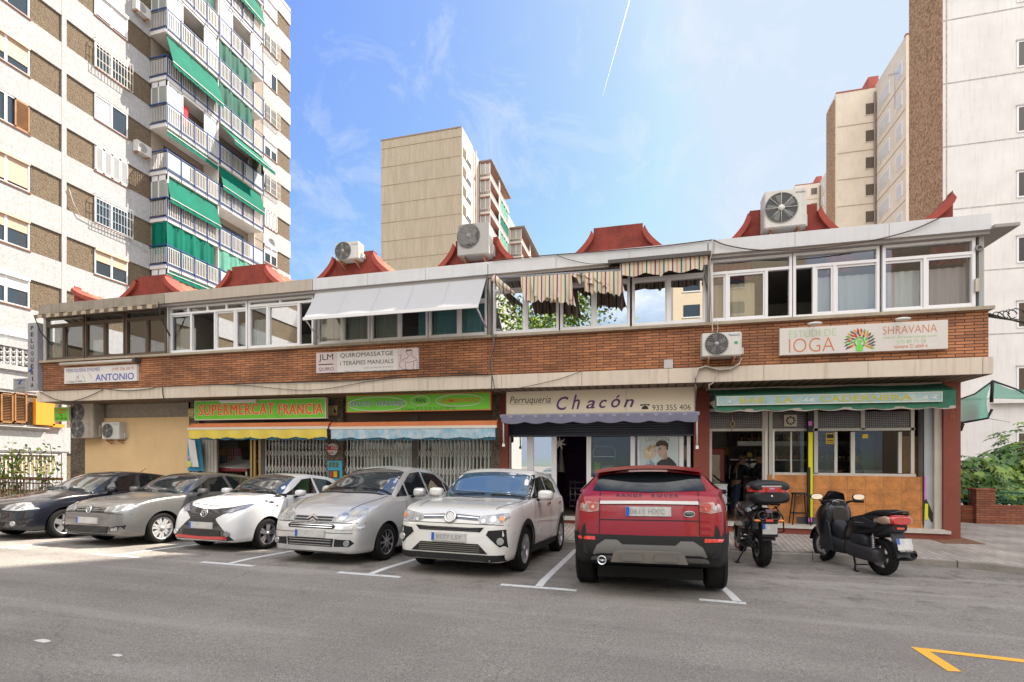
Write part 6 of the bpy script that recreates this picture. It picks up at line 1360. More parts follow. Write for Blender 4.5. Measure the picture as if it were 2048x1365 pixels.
# ---- silver blue hatchback with alloy star wheels (dark navy)
P=dict(L=3.95,hw=.84,r=.305,axles=(.80,3.26),top=[(0,.56),(.03,.63),(.12,.70),(.3,.775),(.7,.87),(1.12,.965),(1.3,1.03),(2.05,1.39),(2.5,1.44),(3.1,1.41),(3.55,1.31),(3.85,.98),(3.93,.8),(3.95,.6)],bot=[(0,.26),(.1,.2),(.4,.18),(3.5,.19),(3.85,.26),(3.95,.35)],wid=[(0,.50),(.05,.63),(.15,.72),(.35,.79),(.7,.83),(1.4,.845),(3.0,.845),(3.6,.80),(3.9,.70),(3.95,.62)],belt=[(0,.55),(.15,.64),(.4,.74),(.9,.86),(1.5,.90),(3.5,.96),(3.95,.8)],roof=[(0,.6),(1.2,.72),(2.1,.56),(3.2,.54),(3.9,.6)])
c=Car('parked_car','dark navy hatchback with pale five spoke alloys, first in the row beside the fence',place(-12.50,-3.99,.80),-.02,P,paint('navy paint',(.010,.011,.020),.0,.1,.25))
c.patch('windscreen',[(-.66,1.22),(-.70,1.30),(-.52,2.0),(0,2.05),(.52,2.0),(.70,1.30),(.66,1.22),(0,1.16)],'top',CARGS,dens=.1);SW=[(1.42,.97),(1.62,1.05),(2.1,1.30),(2.45,1.35),(2.55,1.0)];c.mir('side_window',SW,'R',CARGL);c.mir('rear_side_window',[(2.62,1.0),(2.55,1.345),(3.1,1.32),(3.4,1.2),(3.3,1.04)],'R',CARGL)
lamp(c,[(.26,.60),(.30,.68),(.45,.735),(.60,.745),(.72,.70),(.78,.62),(.66,.585),(.45,.58)],bowls=((.42,.655,.05,LENSI),(.58,.66,.045,LENSI)))
c.patch('grille',[(-.22,.60),(-.24,.67),(0,.70),(.24,.67),(.22,.60)],'front',GLB);c.patch('lower_grille',[(-.40,.24),(-.44,.36),(.44,.36),(.40,.24)],'front',BLKP);c.plate('front',.45);c.mir('fog_surround',[(.46,.26),(.44,.36),(.62,.42),(.74,.38),(.70,.28)],'front',GLB)
for sg in(-1,1):c.disc('fog_lamp',sg*.58,.335,.05,'front',LENSI,.02)
c.seam([[(1.38,.25),(1.36,.6),(1.44,.95)],[(2.56,.25),(2.58,.97)],[(1.4,.27),(2.56,.27)]],'R');c.seam([[(-.62,.55),(-.66,1.1),(-.62,1.2)],[(.62,.55),(.66,1.1),(.62,1.2)]],'top');c.seam([[(-.7,.57),(.7,.57)]],'front');c.mirror(1.60,1.0,.82,paint('navy paint',(0,0,0)));c.wheels(ALO,'five',5);c.wipers(1.22,1);c.floor();c.patch('door_handle',[(2.25,.86),(2.45,.87),(2.45,.90),(2.25,.89)],'R',BLKP,off=.02)
mb=MB();mb.tube([(0,2.95,1.42),(0,3.1,1.53)],.006);part('aerial',mb,BLKP,c.root)
# ---- grey hatchback
P=dict(L=3.97,hw=.84,r=.305,axles=(.83,3.30),top=[(0,.60),(.025,.68),(.10,.755),(.28,.83),(.7,.91),(1.08,.975),(1.28,1.04),(2.0,1.40),(2.45,1.455),(3.1,1.43),(3.6,1.34),(3.86,1.0),(3.94,.8),(3.97,.6)],bot=[(0,.24),(.1,.19),(.4,.17),(3.5,.19),(3.85,.26),(3.97,.35)],wid=[(0,.58),(.05,.69),(.14,.76),(.3,.80),(.6,.83),(1.4,.842),(3.0,.842),(3.6,.80),(3.9,.72),(3.97,.64)],belt=[(0,.59),(.15,.69),(.4,.80),(.9,.89),(1.5,.93),(3.5,.99),(3.97,.8)],roof=[(0,.6),(1.2,.72),(2.1,.57),(3.2,.55),(3.9,.6)])
GRY=paint('dark grey metallic',(.19,.187,.185),.5,.1,.3)
c=Car('parked_car','dark grey metallic hatchback with silver wheel covers between the navy and white cars',place(-10.02,-3.92,.83),-.02,P,GRY)
c.patch('windscreen',[(-.66,1.20),(-.70,1.27),(-.53,1.95),(0,2.0),(.53,1.95),(.70,1.27),(.66,1.20),(0,1.13)],'top',CARGS,dens=.1);c.mir('side_window',[(1.42,1.0),(1.62,1.08),(2.05,1.31),(2.42,1.36),(2.5,1.03)],'R',CARGL);c.mir('rear_side_window',[(2.6,1.035),(2.52,1.365),(3.1,1.34),(3.45,1.22),(3.3,1.08)],'R',CARGL)
lamp(c,[(.37,.645),(.39,.715),(.55,.765),(.70,.785),(.785,.755),(.76,.68),(.62,.635)],bowls=((.49,.69,.05,LENSI),(.63,.71,.045,LENSI)))
g=c.patch('grille',[(-.355,.635),(-.375,.705),(0,.725),(.375,.705),(.355,.635)],'front',GLB);c.patch('grille_bar',slats(-.35,.35,.645,.71,2,.008),'front',CHR,off=.01,dens=.1);c.patch('lower_grille',[(-.50,.235),(-.54,.375),(.54,.375),(.50,.235)],'front',BLKP);c.patch('grille_bar',slats(-.48,.48,.24,.37,6,.006),'front',mat('grille grey',(.09,.09,.09),.5),off=.01,dens=.12);c.plate('front',.475)
c.disc('emblem',0,.675,.062,'front',CHR,.02,ring=.009);h,_=c.cast('front',0,.675);mb=MB();yy=h.y-.02
for pts in(((-.028,.055),(0,.008),(.028,.055)),((-.052,.03),(-.026,-.05),(0,.0),(.026,-.05),(.052,.03))):mb.tube([(a,yy,.675+b)for a,b in pts],.007,4)
part('emblem_letters',mb,CHR,c.root)
for sg in(1,-1):c.patch('fog_surround',[(sg*.56,.28),(sg*.55,.36),(sg*.76,.41),(sg*.745,.33)][::sg],'front',BLKP);c.patch('fog_lamp',[(sg*.58,.295),(sg*.575,.35),(sg*.68,.375),(sg*.675,.315)][::sg],'front',LENSI,off=.012)
c.seam([[(1.36,.25),(1.34,.6),(1.42,.98)],[(2.52,.25),(2.56,1.0)],[(1.4,.27),(2.52,.27)]],'R');c.seam([[(-.60,.38),(-.68,1.05),(-.64,1.16)],[(.60,.38),(.68,1.05),(.64,1.16)]],'top');c.seam([[(-.78,.60),(-.37,.625),(.37,.625),(.78,.60)]],'front');c.mirror(1.58,1.03,.82,GRY);c.wheels(mat('silver wheel cover',(.55,.55,.57),.4,metal=.3),'split',7,rr=.70);c.wipers(1.2,1);c.floor();c.patch('door_handle',[(2.2,.88),(2.4,.89),(2.4,.92),(2.2,.91)],'R',GRY,off=.02)
mb=MB();mb.tube([(0,3.05,1.43),(0,3.22,1.58)],.006);part('aerial',mb,BLKP,c.root)
# ---- small white hatchback with black cross front
P=dict(L=3.46,hw=.808,r=.29,axles=(.74,3.08),top=[(0,.52),(.03,.62),(.10,.72),(.25,.83),(.6,.94),(.95,1.01),(1.12,1.07),(1.75,1.41),(2.15,1.46),(2.8,1.43),(3.15,1.34),(3.35,1.0),(3.43,.8),(3.46,.6)],bot=[(0,.20),(.1,.17),(.4,.17),(3.1,.19),(3.4,.26),(3.46,.35)],wid=[(0,.56),(.05,.66),(.14,.72),(.3,.765),(.6,.795),(1.2,.808),(2.7,.808),(3.1,.78),(3.4,.70),(3.46,.62)],belt=[(0,.51),(.15,.68),(.4,.82),(.8,.92),(1.3,.95),(3.0,1.0),(3.46,.8)],roof=[(0,.6),(1.0,.70),(1.8,.56),(2.8,.54),(3.4,.58)])
WHT=paint('pearl white paint',(.66,.66,.68),.0,.1,.25)
c=Car('parked_car','small white hatchback with black cross shaped nose and a red lip',place(-7.63,-3.80,.74),-.03,P,WHT)
c.patch('windscreen',[(-.62,1.06),(-.66,1.12),(-.52,1.72),(0,1.76),(.52,1.72),(.66,1.12),(.62,1.06),(0,.99)],'top',CARGS,dens=.1);c.mir('side_window',[(1.22,1.0),(1.5,1.13),(1.85,1.32),(2.15,1.36),(2.15,1.04)],'R',CARGL);c.mir('rear_side_window',[(2.24,1.05),(2.22,1.36),(2.7,1.33),(3.0,1.2),(2.85,1.1)],'R',CARGL)
c.mir('pillar_trim',[(.62,.90),(1.18,1.02),(1.30,1.035),(1.22,.97),(.8,.86)],'R',GLB,off=.005)
c.patch('nose_cross',[(-.10,.745),(-.45,.79),(-.70,.86),(-.66,.78),(-.40,.665),(-.28,.585),(.28,.585),(.40,.665),(.66,.78),(.70,.86),(.45,.79),(.10,.745)],'front',GLB,off=.005,dens=.05)
c.patch('nose_lower',[(-.28,.583),(-.42,.46),(-.60,.30),(-.66,.22),(-.55,.21),(.55,.21),(.66,.22),(.60,.30),(.42,.46),(.28,.583)],'front',GLB,off=.005,dens=.05)
lamp(c,[(.38,.70),(.50,.77),(.68,.845),(.74,.84),(.70,.765),(.52,.69)],lens=mat('dark headlamp',(.14,.15,.20),.06,coat=1),bowls=((.52,.725,.035,LENSI),))
c.patch('upper_grille',[(-.24,.535),(-.30,.59),(.30,.59),(.24,.535)],'front',BLKP,off=.009);c.patch('grille_bar',slats(-.26,.26,.535,.59,3,.006),'front',mat('grille grey',(0,0,0)),off=.012,dens=.1);c.patch('lower_grille',[(-.44,.27),(-.42,.385),(.42,.385),(.44,.27)],'front',BLKP,off=.009);c.patch('grille_bar',slats(-.42,.42,.275,.38,5,.006),'front',mat('grille grey',(0,0,0)),off=.013,dens=.1)
c.patch('red_lip',[(-.57,.235),(-.56,.285),(0,.268),(.56,.285),(.57,.235),(0,.215)],'front',mat('lip red',(.5,.01,.015),.3,coat=1),off=.012);c.plate('front',.465)
c.disc('emblem',0,.675,.07,'front',CHR,.02,ring=.009);h,_=c.cast('front',0,.675);mb=MB();yy=h.y-.018
mb.tube([(.028*math.cos(a),yy,.675+.052*math.sin(a))for a in[i*math.pi/8 for i in range(16)]],.006,4,True);mb.tube([(.05*math.cos(a),yy,.70+.022*math.sin(a))for a in[i*math.pi/8 for i in range(16)]],.006,4,True);part('emblem_ovals',mb,CHR,c.root)
for sg in(-1,1):c.disc('fog_lamp',sg*.57,.335,.05,'front',LENSI,.03)
c.seam([[(1.16,.25),(1.15,.6),(1.2,.98)],[(2.2,.25),(2.22,1.02)],[(1.2,.27),(2.2,.27)]],'R');c.seam([[(-.5,.28),(0,.20),(.5,.28)]],'top');c.mirror(1.40,1.05,.79,WHT);c.wheels(ALOD,'split',5,rr=.68);c.wipers(1.06,1);c.floor();c.patch('door_handle',[(1.92,.88),(2.1,.89),(2.1,.92),(1.92,.91)],'R',WHT,off=.02);c.mir('side_repeater',[(.9,.80),(.95,.80),(.95,.82),(.9,.82)],'R',BLKP);mb=MB();mb.tube([(0,2.1,1.455),(0,2.0,1.51)],.008);part('aerial',mb,BLKP,c.root)
# ---- silver people carrier
P=dict(L=4.28,hw=.872,r=.31,axles=(.86,3.62),top=[(0,.56),(.04,.66),(.12,.76),(.3,.88),(.7,1.02),(1.0,1.12),(1.15,1.18),(1.95,1.56),(2.35,1.63),(3.0,1.61),(3.6,1.50),(4.0,1.2),(4.2,.95),(4.28,.7)],bot=[(0,.22),(.1,.18),(.4,.17),(3.8,.19),(4.15,.26),(4.28,.35)],wid=[(0,.54),(.05,.67),(.14,.755),(.32,.815),(.65,.855),(1.3,.872),(3.2,.872),(3.9,.83),(4.2,.74),(4.28,.66)],belt=[(0,.55),(.15,.70),(.4,.84),(.9,.97),(1.5,1.0),(3.7,1.05),(4.28,.8)],roof=[(0,.6),(1.1,.74),(2.0,.58),(3.2,.57),(4.1,.6)])
SIL=paint('silver metallic',(.60,.60,.61),.5,.1,.3)
c=Car('parked_car','silver people carrier with a rounded nose and double chevron grille',place(-5.02,-4.19,.86),-.03,P,SIL)
c.patch('windscreen',[(-.69,1.09),(-.72,1.17),(-.55,1.90),(0,1.95),(.55,1.90),(.72,1.17),(.69,1.09),(0,1.0)],'top',CARGS,dens=.1);c.mir('quarter_window',[(1.22,1.05),(1.48,1.19),(1.62,1.27),(1.6,1.06)],'R',CARGL);c.mir('side_window',[(1.67,1.07),(1.69,1.30),(2.05,1.48),(2.42,1.52),(2.45,1.09)],'R',CARGL);c.mir('rear_side_window',[(2.53,1.10),(2.5,1.52),(3.1,1.49),(3.4,1.36),(3.35,1.13)],'R',CARGL);c.mir('tail_side_window',[(3.42,1.14),(3.47,1.34),(3.75,1.22),(3.8,1.16)],'R',CARGL)
lamp(c,[(.34,.66),(.40,.76),(.52,.845),(.66,.89),(.765,.865),(.785,.80),(.72,.715),(.55,.665)],lens=mat('pale headlamp',(.5,.51,.50),.07,coat=1,var=.4,vs=12,col2=(.25,.26,.27)),bowls=((.50,.74,.06,LENSI),(.64,.80,.045,CREML)))
c.patch('hood_grille',[(-.36,.665),(-.40,.70),(-.36,.745),(.36,.745),(.40,.70),(.36,.665)],'front',mat('grille silver',(.30,.30,.31),.4,metal=.4));c.patch('grille_slot',slats(-.34,.34,.665,.745,2,.022),'front',BLKP,off=.010,dens=.08)
h,_=c.cast('front',0,.70);mb=MB();yy=h.y-.03
for dz in(-.045,.015):mb.prism([(-.10,yy,.675+dz),(0,yy,.735+dz),(.10,yy,.675+dz),(.10,yy,.70+dz),(0,yy,.765+dz),(-.10,yy,.70+dz)],(0,.02,0))
part('emblem',mb,CHR,c.root)
c.patch('bumper_grille',[(-.40,.56),(-.43,.60),(-.38,.635),(.38,.635),(.43,.60),(.40,.56)],'front',BLKP);c.patch('grille_bar',slats(-.38,.38,.565,.63,2,.010),'front',CHR,off=.01,dens=.1);c.patch('lower_grille',[(-.40,.29),(-.42,.415),(.42,.415),(.40,.29)],'front',BLKP);c.patch('grille_bar',slats(-.38,.38,.29,.41,3,.012),'front',CHR,off=.012,dens=.1);c.plate('front',.48)
for sg in(1,-1):c.patch('fog_surround',[(sg*.43,.295),(sg*.44,.41),(sg*.68,.40),(sg*.72,.35),(sg*.66,.30)][::sg],'front',BLKP);c.disc('fog_lamp',sg*.63,.35,.045,'front',LENSI,.025)
c.patch('bumper_strip',[(.44,.555),(.76,.56),(.80,.60),(.46,.61)],'front',SIL,off=.02);c.seam([[(-.80,.655),(-.4,.65),(.4,.65),(.80,.655)],[(-.7,.50),(.7,.50)]],'front',.009)
c.seam([[(1.45,.25),(1.42,.7),(1.5,1.03)],[(2.48,.25),(2.5,1.08)],[(1.45,.27),(2.5,.27)],[(2.56,.27),(3.3,.4)]],'R');c.seam([[(-.5,.22),(-.68,.8),(-.70,1.06)],[(.5,.22),(.68,.8),(.70,1.06)]],'top');c.patch('rub_strip',[(1.55,.50),(1.6,.58),(2.4,.59),(2.4,.50)],'R',SIL,off=.025);c.mirror(1.72,1.13,.84,SIL,.22,.17);c.wheels(mat('grey wheel cover',(.26,.25,.26),.5,metal=.3),'cap',9,rr=.66);c.wipers(1.1,1,.55);c.floor();c.patch('door_handle',[(2.2,.92),(2.4,.93),(2.4,.96),(2.2,.95)],'R',SIL,off=.02);c.patch('cowl',[(-.62,1.0),(-.66,1.07),(0,.98),(.66,1.07),(.62,1.0),(0,.92)],'top',BLKP,off=.004)
# ---- white compact suv, black cladding
P=dict(L=4.2,hw=.90,r=.34,axles=(.88,3.48),gap=.055,top=[(0,.72),(.03,.80),(.10,.88),(.28,.96),(.7,1.02),(1.1,1.07),(1.28,1.13),(1.92,1.52),(2.3,1.60),(3.1,1.58),(3.7,1.50),(4.0,1.12),(4.15,.95),(4.2,.7)],bot=[(0,.24),(.1,.21),(.5,.21),(3.7,.23),(4.1,.30),(4.2,.40)],wid=[(0,.66),(.05,.75),(.13,.815),(.3,.86),(.6,.885),(1.3,.895),(3.3,.895),(3.8,.86),(4.12,.78),(4.2,.7)],belt=[(0,.70),(.12,.83),(.35,.945),(.9,1.015),(1.5,1.045),(3.7,1.10),(4.2,.9)],roof=[(0,.6),(1.2,.76),(2.0,.68),(3.2,.66),(4.1,.68)])
WH2=paint('warm white paint',(.68,.67,.65),0,.05,.25)
c=Car('parked_car','white compact SUV with black lower cladding, parked nose out beside the red car',place(-2.66,-4.33,.88),-.045,P,WH2)
c.patch('windscreen',[(-.76,1.19),(-.78,1.27),(-.64,1.88),(0,1.92),(.64,1.88),(.78,1.27),(.76,1.19),(0,1.11)],'top',mat('blue windscreen',(.05,.10,.16),.02,spec=1,coat=1),dens=.1);c.mir('side_window',[(1.42,1.08),(1.68,1.19),(2.0,1.42),(2.42,1.47),(2.45,1.12)],'R',CARGL);c.mir('rear_side_window',[(2.52,1.125),(2.5,1.47),(3.0,1.45),(3.3,1.36),(3.2,1.18)],'R',CARGL);c.mir('pillar_trim',[(1.25,1.06),(1.42,1.08),(2.0,1.42),(2.1,1.49),(1.92,1.47),(1.4,1.16)],'R',GLB,off=.004)
lamp(c,[(.45,.755),(.41,.80),(.45,.85),(.64,.875),(.80,.90),(.825,.84),(.76,.765),(.6,.74)],lens=mat('smoked headlamp',(.16,.165,.17),.06,coat=1,var=.6,vs=14,col2=(.5,.5,.52)),bowls=((.63,.81,.042,LENSI),(.50,.785,.03,LENSI),(.74,.82,.03,ORL)))
c.patch('grille_strip',[(-.43,.785),(-.43,.845),(-.1,.865),(.1,.865),(.43,.845),(.43,.785),(.1,.80),(-.1,.80)],'front',mat('blue black gloss',(.012,.02,.06),.1,coat=1));c.patch('grille_bar',[[(-.42,.815),(-.1,.828),(-.1,.84),(-.42,.828)],[(.42,.815),(.1,.828),(.1,.84),(.42,.828)]],'front',CHR,off=.012);c.disc('emblem',0,.825,.078,'front',CHR,.03,ring=.016);c.disc('emblem_core',0,.825,.06,'front',ALO,.028)
c.patch('mid_grille',[(-.46,.635),(-.52,.70),(-.3,.69),(.3,.69),(.52,.70),(.46,.635)],'front',BLKP);c.patch('grille_bar',slats(-.45,.45,.64,.69,2,.008),'front',mat('grille grey',(0,0,0)),off=.012,dens=.1);c.plate('front',.55,st='9577 LSY')
c.patch('lower_grille',[(-.58,.34),(-.44,.47),(.44,.47),(.58,.34)],'front',BLKP);c.patch('grille_bar',slats(-.46,.46,.35,.46,4,.010),'front',mat('grille mid grey',(.15,.145,.135),.5),off=.012,dens=.1)
for sg in(1,-1):c.patch('fog_surround',[(sg*.55,.60),(sg*.58,.66),(sg*.80,.68),(sg*.82,.43),(sg*.73,.44)][::sg],'front',BLKP);c.disc('fog_lamp',sg*.74,.52,.05,'front',LENSI,.03)
c.patch('bumper_cladding',[(-.86,.24),(-.86,.335),(-.62,.325),(.62,.325),(.86,.335),(.86,.24)],'front',BLKP,off=.012)
for ya in P['axles']:c.mir('arch_cladding',arch(ya,.33,.39,.465),'R',BLKP,off=.014,dens=.05)
c.mir('sill_cladding',[(1.25,.235),(1.25,.36),(3.1,.36),(3.1,.235)],'R',BLKP,off=.014)
c.seam([[(1.40,.36),(1.36,.7),(1.44,1.06)],[(2.46,.36),(2.48,1.1)],[(2.55,.36),(2.9,.5),(3.3,.95)]],'R');c.seam([[(-.60,.26),(-.74,.95),(-.72,1.18)],[(.60,.26),(.74,.95),(.72,1.18)]],'top');c.seam([[(-.82,.735),(-.45,.74),(.45,.74),(.82,.735)]],'front',.008);c.mirror(1.60,1.14,.86,WH2,.25,.17);c.wheels(ALO,'split',5,tw=.215,rr=.64);c.wipers(1.22,1,.55);c.floor()
for y in(2.3,3.2):c.patch('door_handle',[(y-.1,.96),(y+.1,.97),(y+.1,1.01),(y-.1,1.0)],'R',CHR,off=.025)
mb=MB();h,_=c.cast('top',.05,1.6);mb.box(-.06,.12,1.84,1.88,1.44,1.47);
part('mirror_stem',mb,BLKP,c.root)
# ---- red coupe suv seen from behind
P=dict(L=4.36,hw=.955,clad=lambda y:.30 if y<3.3 else .30+.42*sst(3.75,4.1,y),r=.355,axles=(.90,3.54),gap=.045,sh=.975,sh2=.91,ghs=.36,top=[(0,.75),(.04,.84),(.12,.92),(.4,1.02),(1.0,1.10),(1.25,1.15),(1.35,1.18),(2.0,1.57),(2.4,1.625),(3.2,1.60),(3.85,1.555),(3.98,1.51),(4.08,1.36),(4.18,1.24),(4.26,1.16),(4.31,1.02),(4.34,.8),(4.36,.62)],bot=[(0,.26),(.1,.23),(.5,.22),(3.6,.25),(4.0,.33),(4.25,.42),(4.36,.48)],wid=[(0,.66),(.05,.77),(.14,.85),(.3,.90),(.6,.935),(1.4,.945),(3.2,.95),(3.7,.95),(4.0,.915),(4.2,.86),(4.3,.82),(4.36,.76)],belt=[(0,.73),(.12,.86),(.35,.98),(1.5,1.08),(3.5,1.22),(4.0,1.225),(4.2,1.20),(4.28,1.13),(4.36,.58)],roof=[(0,.6),(1.3,.8),(2.2,.67),(3.3,.66),(3.9,.65),(4.1,.70),(4.36,.74)])
RED=paint('candy red paint',(.25,.002,.010),.1,.05,.26,.55)
ya=-4.87-.0;c=Car('parked_car','glossy red coupe SUV seen from behind, with a grey skid plate',(.10,-4.87+3.54-.0,road_z(0,-1.6)+.0),R(180)-.012,P,RED,pitch=.045)
c.root.location.z=-.0-math.sin(.045)*3.54+.0
c.patch('rear_window',[(-.67,1.25),(-.60,1.44),(-.46,1.48),(0,1.495),(.46,1.48),(.60,1.44),(.67,1.25),(0,1.225)],'rear',mat('rear screen glass',(.010,.014,.018),.03,spec=.5),dens=.07)
c.mir('rear_pillar_glass',[(3.55,1.26),(3.6,1.46),(3.95,1.40),(4.05,1.27)],'R',CARGL,off=.008);c.mir('side_window',[(1.5,1.16),(2.0,1.42),(2.6,1.49),(3.5,1.46),(3.46,1.26)],'R',CARGL)
mb=MB();mb.solid(lambda u,v:((u-.5)*2*(.665-.03*v),3.86+.28*v-.10*(2*u-1)**2,1.575-.055*v-.05*(2*u-1)**2),16,5,(0,0,-.035));part('spoiler',mb,RED,c.root)
mb=MB();mb.solid(lambda u,v:((u-.5)*.46,4.128-.02*(2*u-1)**2,1.505-.022*v),8,1,(0,-.02,0));part('high_brake_lamp',mb,mat('grey pink lens',(.4,.3,.3),.2),c.root)
mb=MB();mb.prism([(-.02,3.3,1.60),(-.02,3.5,1.60),(-.012,3.48,1.67),(-.012,3.42,1.66)],(.04,0,0));part('roof_fin',mb,GLB,c.root)
lamp(c,[(.575,1.005),(.575,1.105),(.72,1.115),(.80,1.09),(.815,1.01),(.70,.985)],'rear',mat('clear red lamp',(.48,.36,.34),.08,coat=1,var=.5,vs=9,col2=(.30,.05,.04)),bowls=((.655,1.055,.048,mat('lamp ring red',(.42,.06,.05),.1,coat=1)),(.655,1.055,.022,CREML),(.745,1.05,.03,LENSI)))
c.patch('chrome_strip',[(-.565,1.085),(-.565,1.118),(0,1.122),(.565,1.118),(.565,1.085),(0,1.09)],'rear',mat('satin chrome',(.36,.355,.35),.3,metal=.7),off=.02)
c.seam([[(-.57,.74),(-.57,1.26)],[(.57,.74),(.57,1.26)],[(-.57,.90),(.57,.90)]],'rear',.012);c.plate('rear',1.005,st='0611 HXC')
c.patch('rear_bumper',[(-.93,.36),(-.94,.73),(0,.72),(.94,.73),(.93,.36),(.55,.38),(-.55,.38)],'rear',BLKP,off=.012,dens=.08);c.patch('skid_panel',[(-.68,.43),(-.60,.60),(-.50,.665),(-.36,.665),(-.30,.615),(.30,.615),(.36,.665),(.50,.665),(.60,.60),(.68,.43)],'rear',mat('grey skid plastic',(.15,.145,.14),.5),off=.025,dens=.07)
mb=MB();mb.prism([(-.44,4.37,.40),(-.40,4.41,.52),(-.34,4.415,.545),(.34,4.415,.545),(.40,4.41,.52),(.44,4.37,.40)],(0,-.12,0));part('skid_plate',mb,mat('bronze grey skid',(.20,.185,.165),.5),c.root)
mb=MB();
for sg in(-1,1):mb.prism([(sg*.33,4.418,.43),(sg*.31,4.421,.50),(sg*.08,4.421,.51),(sg*.06,4.418,.43)],(0,.004,0))
part('skid_recess',mb,mat('skid recess',(.13,.12,.11),.5),c.root)
for sg in(1,-1):c.patch('rear_reflector',[(sg*.62,.655),(sg*.62,.70),(sg*.82,.70),(sg*.80,.665)][::sg],'rear',mat('red reflector',(.6,.02,.01),.15,coat=1,emit=None),off=.02)
mb=MB();mb.lathe([(.055,4.34),(.055,4.40),(.045,4.40),(.043,4.30),(.001,4.30)],(.54,0,.42),'y',20);part('exhaust_tip',mb,CHR,c.root)
mb=MB();h,_=c.cast('rear',0,1.18)
for st,xa,ww_ in(('RANGE',.37,.30),('ROVER',-.04,.31)):
 bm=text_bm(st,spacing=1.35,bold=.012);xs=[v.co.x for v in bm.verts];ys=[v.co.y for v in bm.verts];a0,a1,b0,b1=min(xs),max(xs),min(ys),max(ys);vm={}
 for v in bm.verts:
  u,q=xa-(v.co.x-a0)/(a1-a0)*ww_,1.175+(v.co.y-b0)/(b1-b0)*.03;hh,nr=c.cast('rear',u,q);vm[v]=mb.bm.verts.new(hh+nr*.008)
 for f in bm.faces:
  try:mb.bm.faces.new([vm[v]for v in f.verts])
  except ValueError:pass
 bm.free()
part('lettering',mb,GLB,c.root);h,nr=c.cast('rear',-.46,.98);mb=MB();mb.lathe([(.001,.0),(.06,.0),(.06,-.01)],(0,0,0),'y',20)
for v in mb.bm.verts:v.co=Vector((v.co.x,v.co.y,v.co.z*.55))+h+Vector((0,.012,0))
part('emblem',mb,mat('oval badge green black',(.06,.08,.07),.3,coat=1),c.root)
mb=MB();mb.tube([h+Vector((.06*math.cos(i*.4),.014,.033*math.sin(i*.4)))for i in range(16)],.005,4,True);part('emblem_rim',mb,CHR,c.root)
for ya in P['axles']:c.mir('arch_cladding',arch(ya,.345,.395,.44),'R',BLKP,off=.012,dens=.05)
c.mirror(1.65,1.2,.9,RED,.24,.18);c.wheels(ALOD,'five',5,tw=.255,rr=.70);c.floor()
# ================================================================== INSIDE THE SHOPS, PEOPLE
INOX=mat('steel',(.45,.45,.46),.3,metal=.9);COUN=mat('bar counter top',(.36,.32,.27),.4,var=.2,vs=5);DKW=mat('dark wood',(.06,.035,.022),.5)
def single(name,label,cat,mb,m,group=None):return part(name,mb,m,label=label,cat=cat,group=group)
mb=MB();mb.box(2.62,5.9,3.55,4.1,1.28,1.34);t=thing('bar_counter','long bar counter with stone top inside the bar','counter',(4.2,3.8,.27));part('top',mb,COUN,t);mb=MB();mb.box(2.68,5.88,3.62,4.05,.27,1.279);part('front',mb,DKW,t)
t=thing('bar_shelf','steel back shelf lined with bottles inside the bar','shelf',(4.2,5.4,1.3));mb=MB();mb.box(2.8,6.1,5.3,5.65,2.24,2.38);part('upper_board',mb,INOX,t);mb=MB();mb.box(2.6,6.1,5.3,5.65,1.78,1.82);part('lower_board',mb,INOX,t);mb=MB();mb.box(2.6,6.1,5.85,5.95,.3,3.2);part('back_panel',mb,mat('bar back panel',(.20,.17,.15),.6,var=.4,vs=3),t)
cols=[(.03,.10,.03),(.25,.12,.02),(.02,.02,.02),(.35,.30,.12),(.12,.03,.02),(.4,.4,.38),(.10,.14,.05)]
protos=[]
def bottle(label,x,y,z,k,h):
 b=thing('bottle',label,'bottle',(x,y,z),group='bottles on the bar shelves');mb=MB();r=.036;mb.lathe([(r,0),(r,h*.58),(r*.38,h*.76),(r*.36,h)],(x,y,z),'z',10);part('glass',mb,mat('bottle %d'%k,cols[k],.12,spec=.8),b);mb=MB();mb.lathe([(r*1.03,h*.18),(r*1.03,h*.42)],(x,y,z),'z',10);part('bottle_label',mb,mat('bottle paper %d'%(k%3),((.6,.55,.4),(.5,.12,.06),(.55,.5,.1))[k%3],.6),b);return b
random.seed(21)
for row,(z,n,lab)in enumerate(((2.38,22,'bottle in the top row above the steel board inside the bar'),(1.82,26,'bottle in the lower row under the steel board inside the bar'))):
 pr=[bottle(lab,2.95+.1*k,5.45,z,(k+row)%7,.30-.02*(k%3))for k in range(6)]
 for i in range(6,n):
  dup(random.choice(pr),(2.95+i*.125+random.uniform(-.02,.02),5.42+random.uniform(0,.12),z))
t=thing('beer_tap','tall steel beer tap with a round yellow badge on the bar counter','beer tap',(2.86,3.75,1.34));mb=MB();mb.cyl((2.86,3.75,1.34),(2.86,3.75,1.86),.035);mb.cyl((2.86,3.75,1.7),(2.86,3.6,1.66),.015);part('column',mb,INOX,t);mb=MB();mb.lathe([(.07,-.02),(.07,.02),(.001,.02)],(2.86,3.72,1.92),'y',18);mb.lathe([(.07,-.02),(.001,-.02)],(2.86,3.72,1.92),'y',18);part('badge',mb,mat('tap badge',(.6,.52,.12),.5),t)
t=thing('drinks_fridge','tall red drinks fridge just inside the bar door','fridge',(1.9,3.4,.27));mb=MB();mb.box(1.66,2.12,3.1,3.7,.27,2.08);bmesh.ops.bevel(mb.bm,geom=mb.bm.edges[:],offset=.02,affect='EDGES');part('cabinet',mb,mat('fridge red',(.40,.02,.02),.35),t);mb=MB();mb.box(1.70,2.0,3.08,3.099,.5,1.9);part('door_glass',mb,GLB,t)
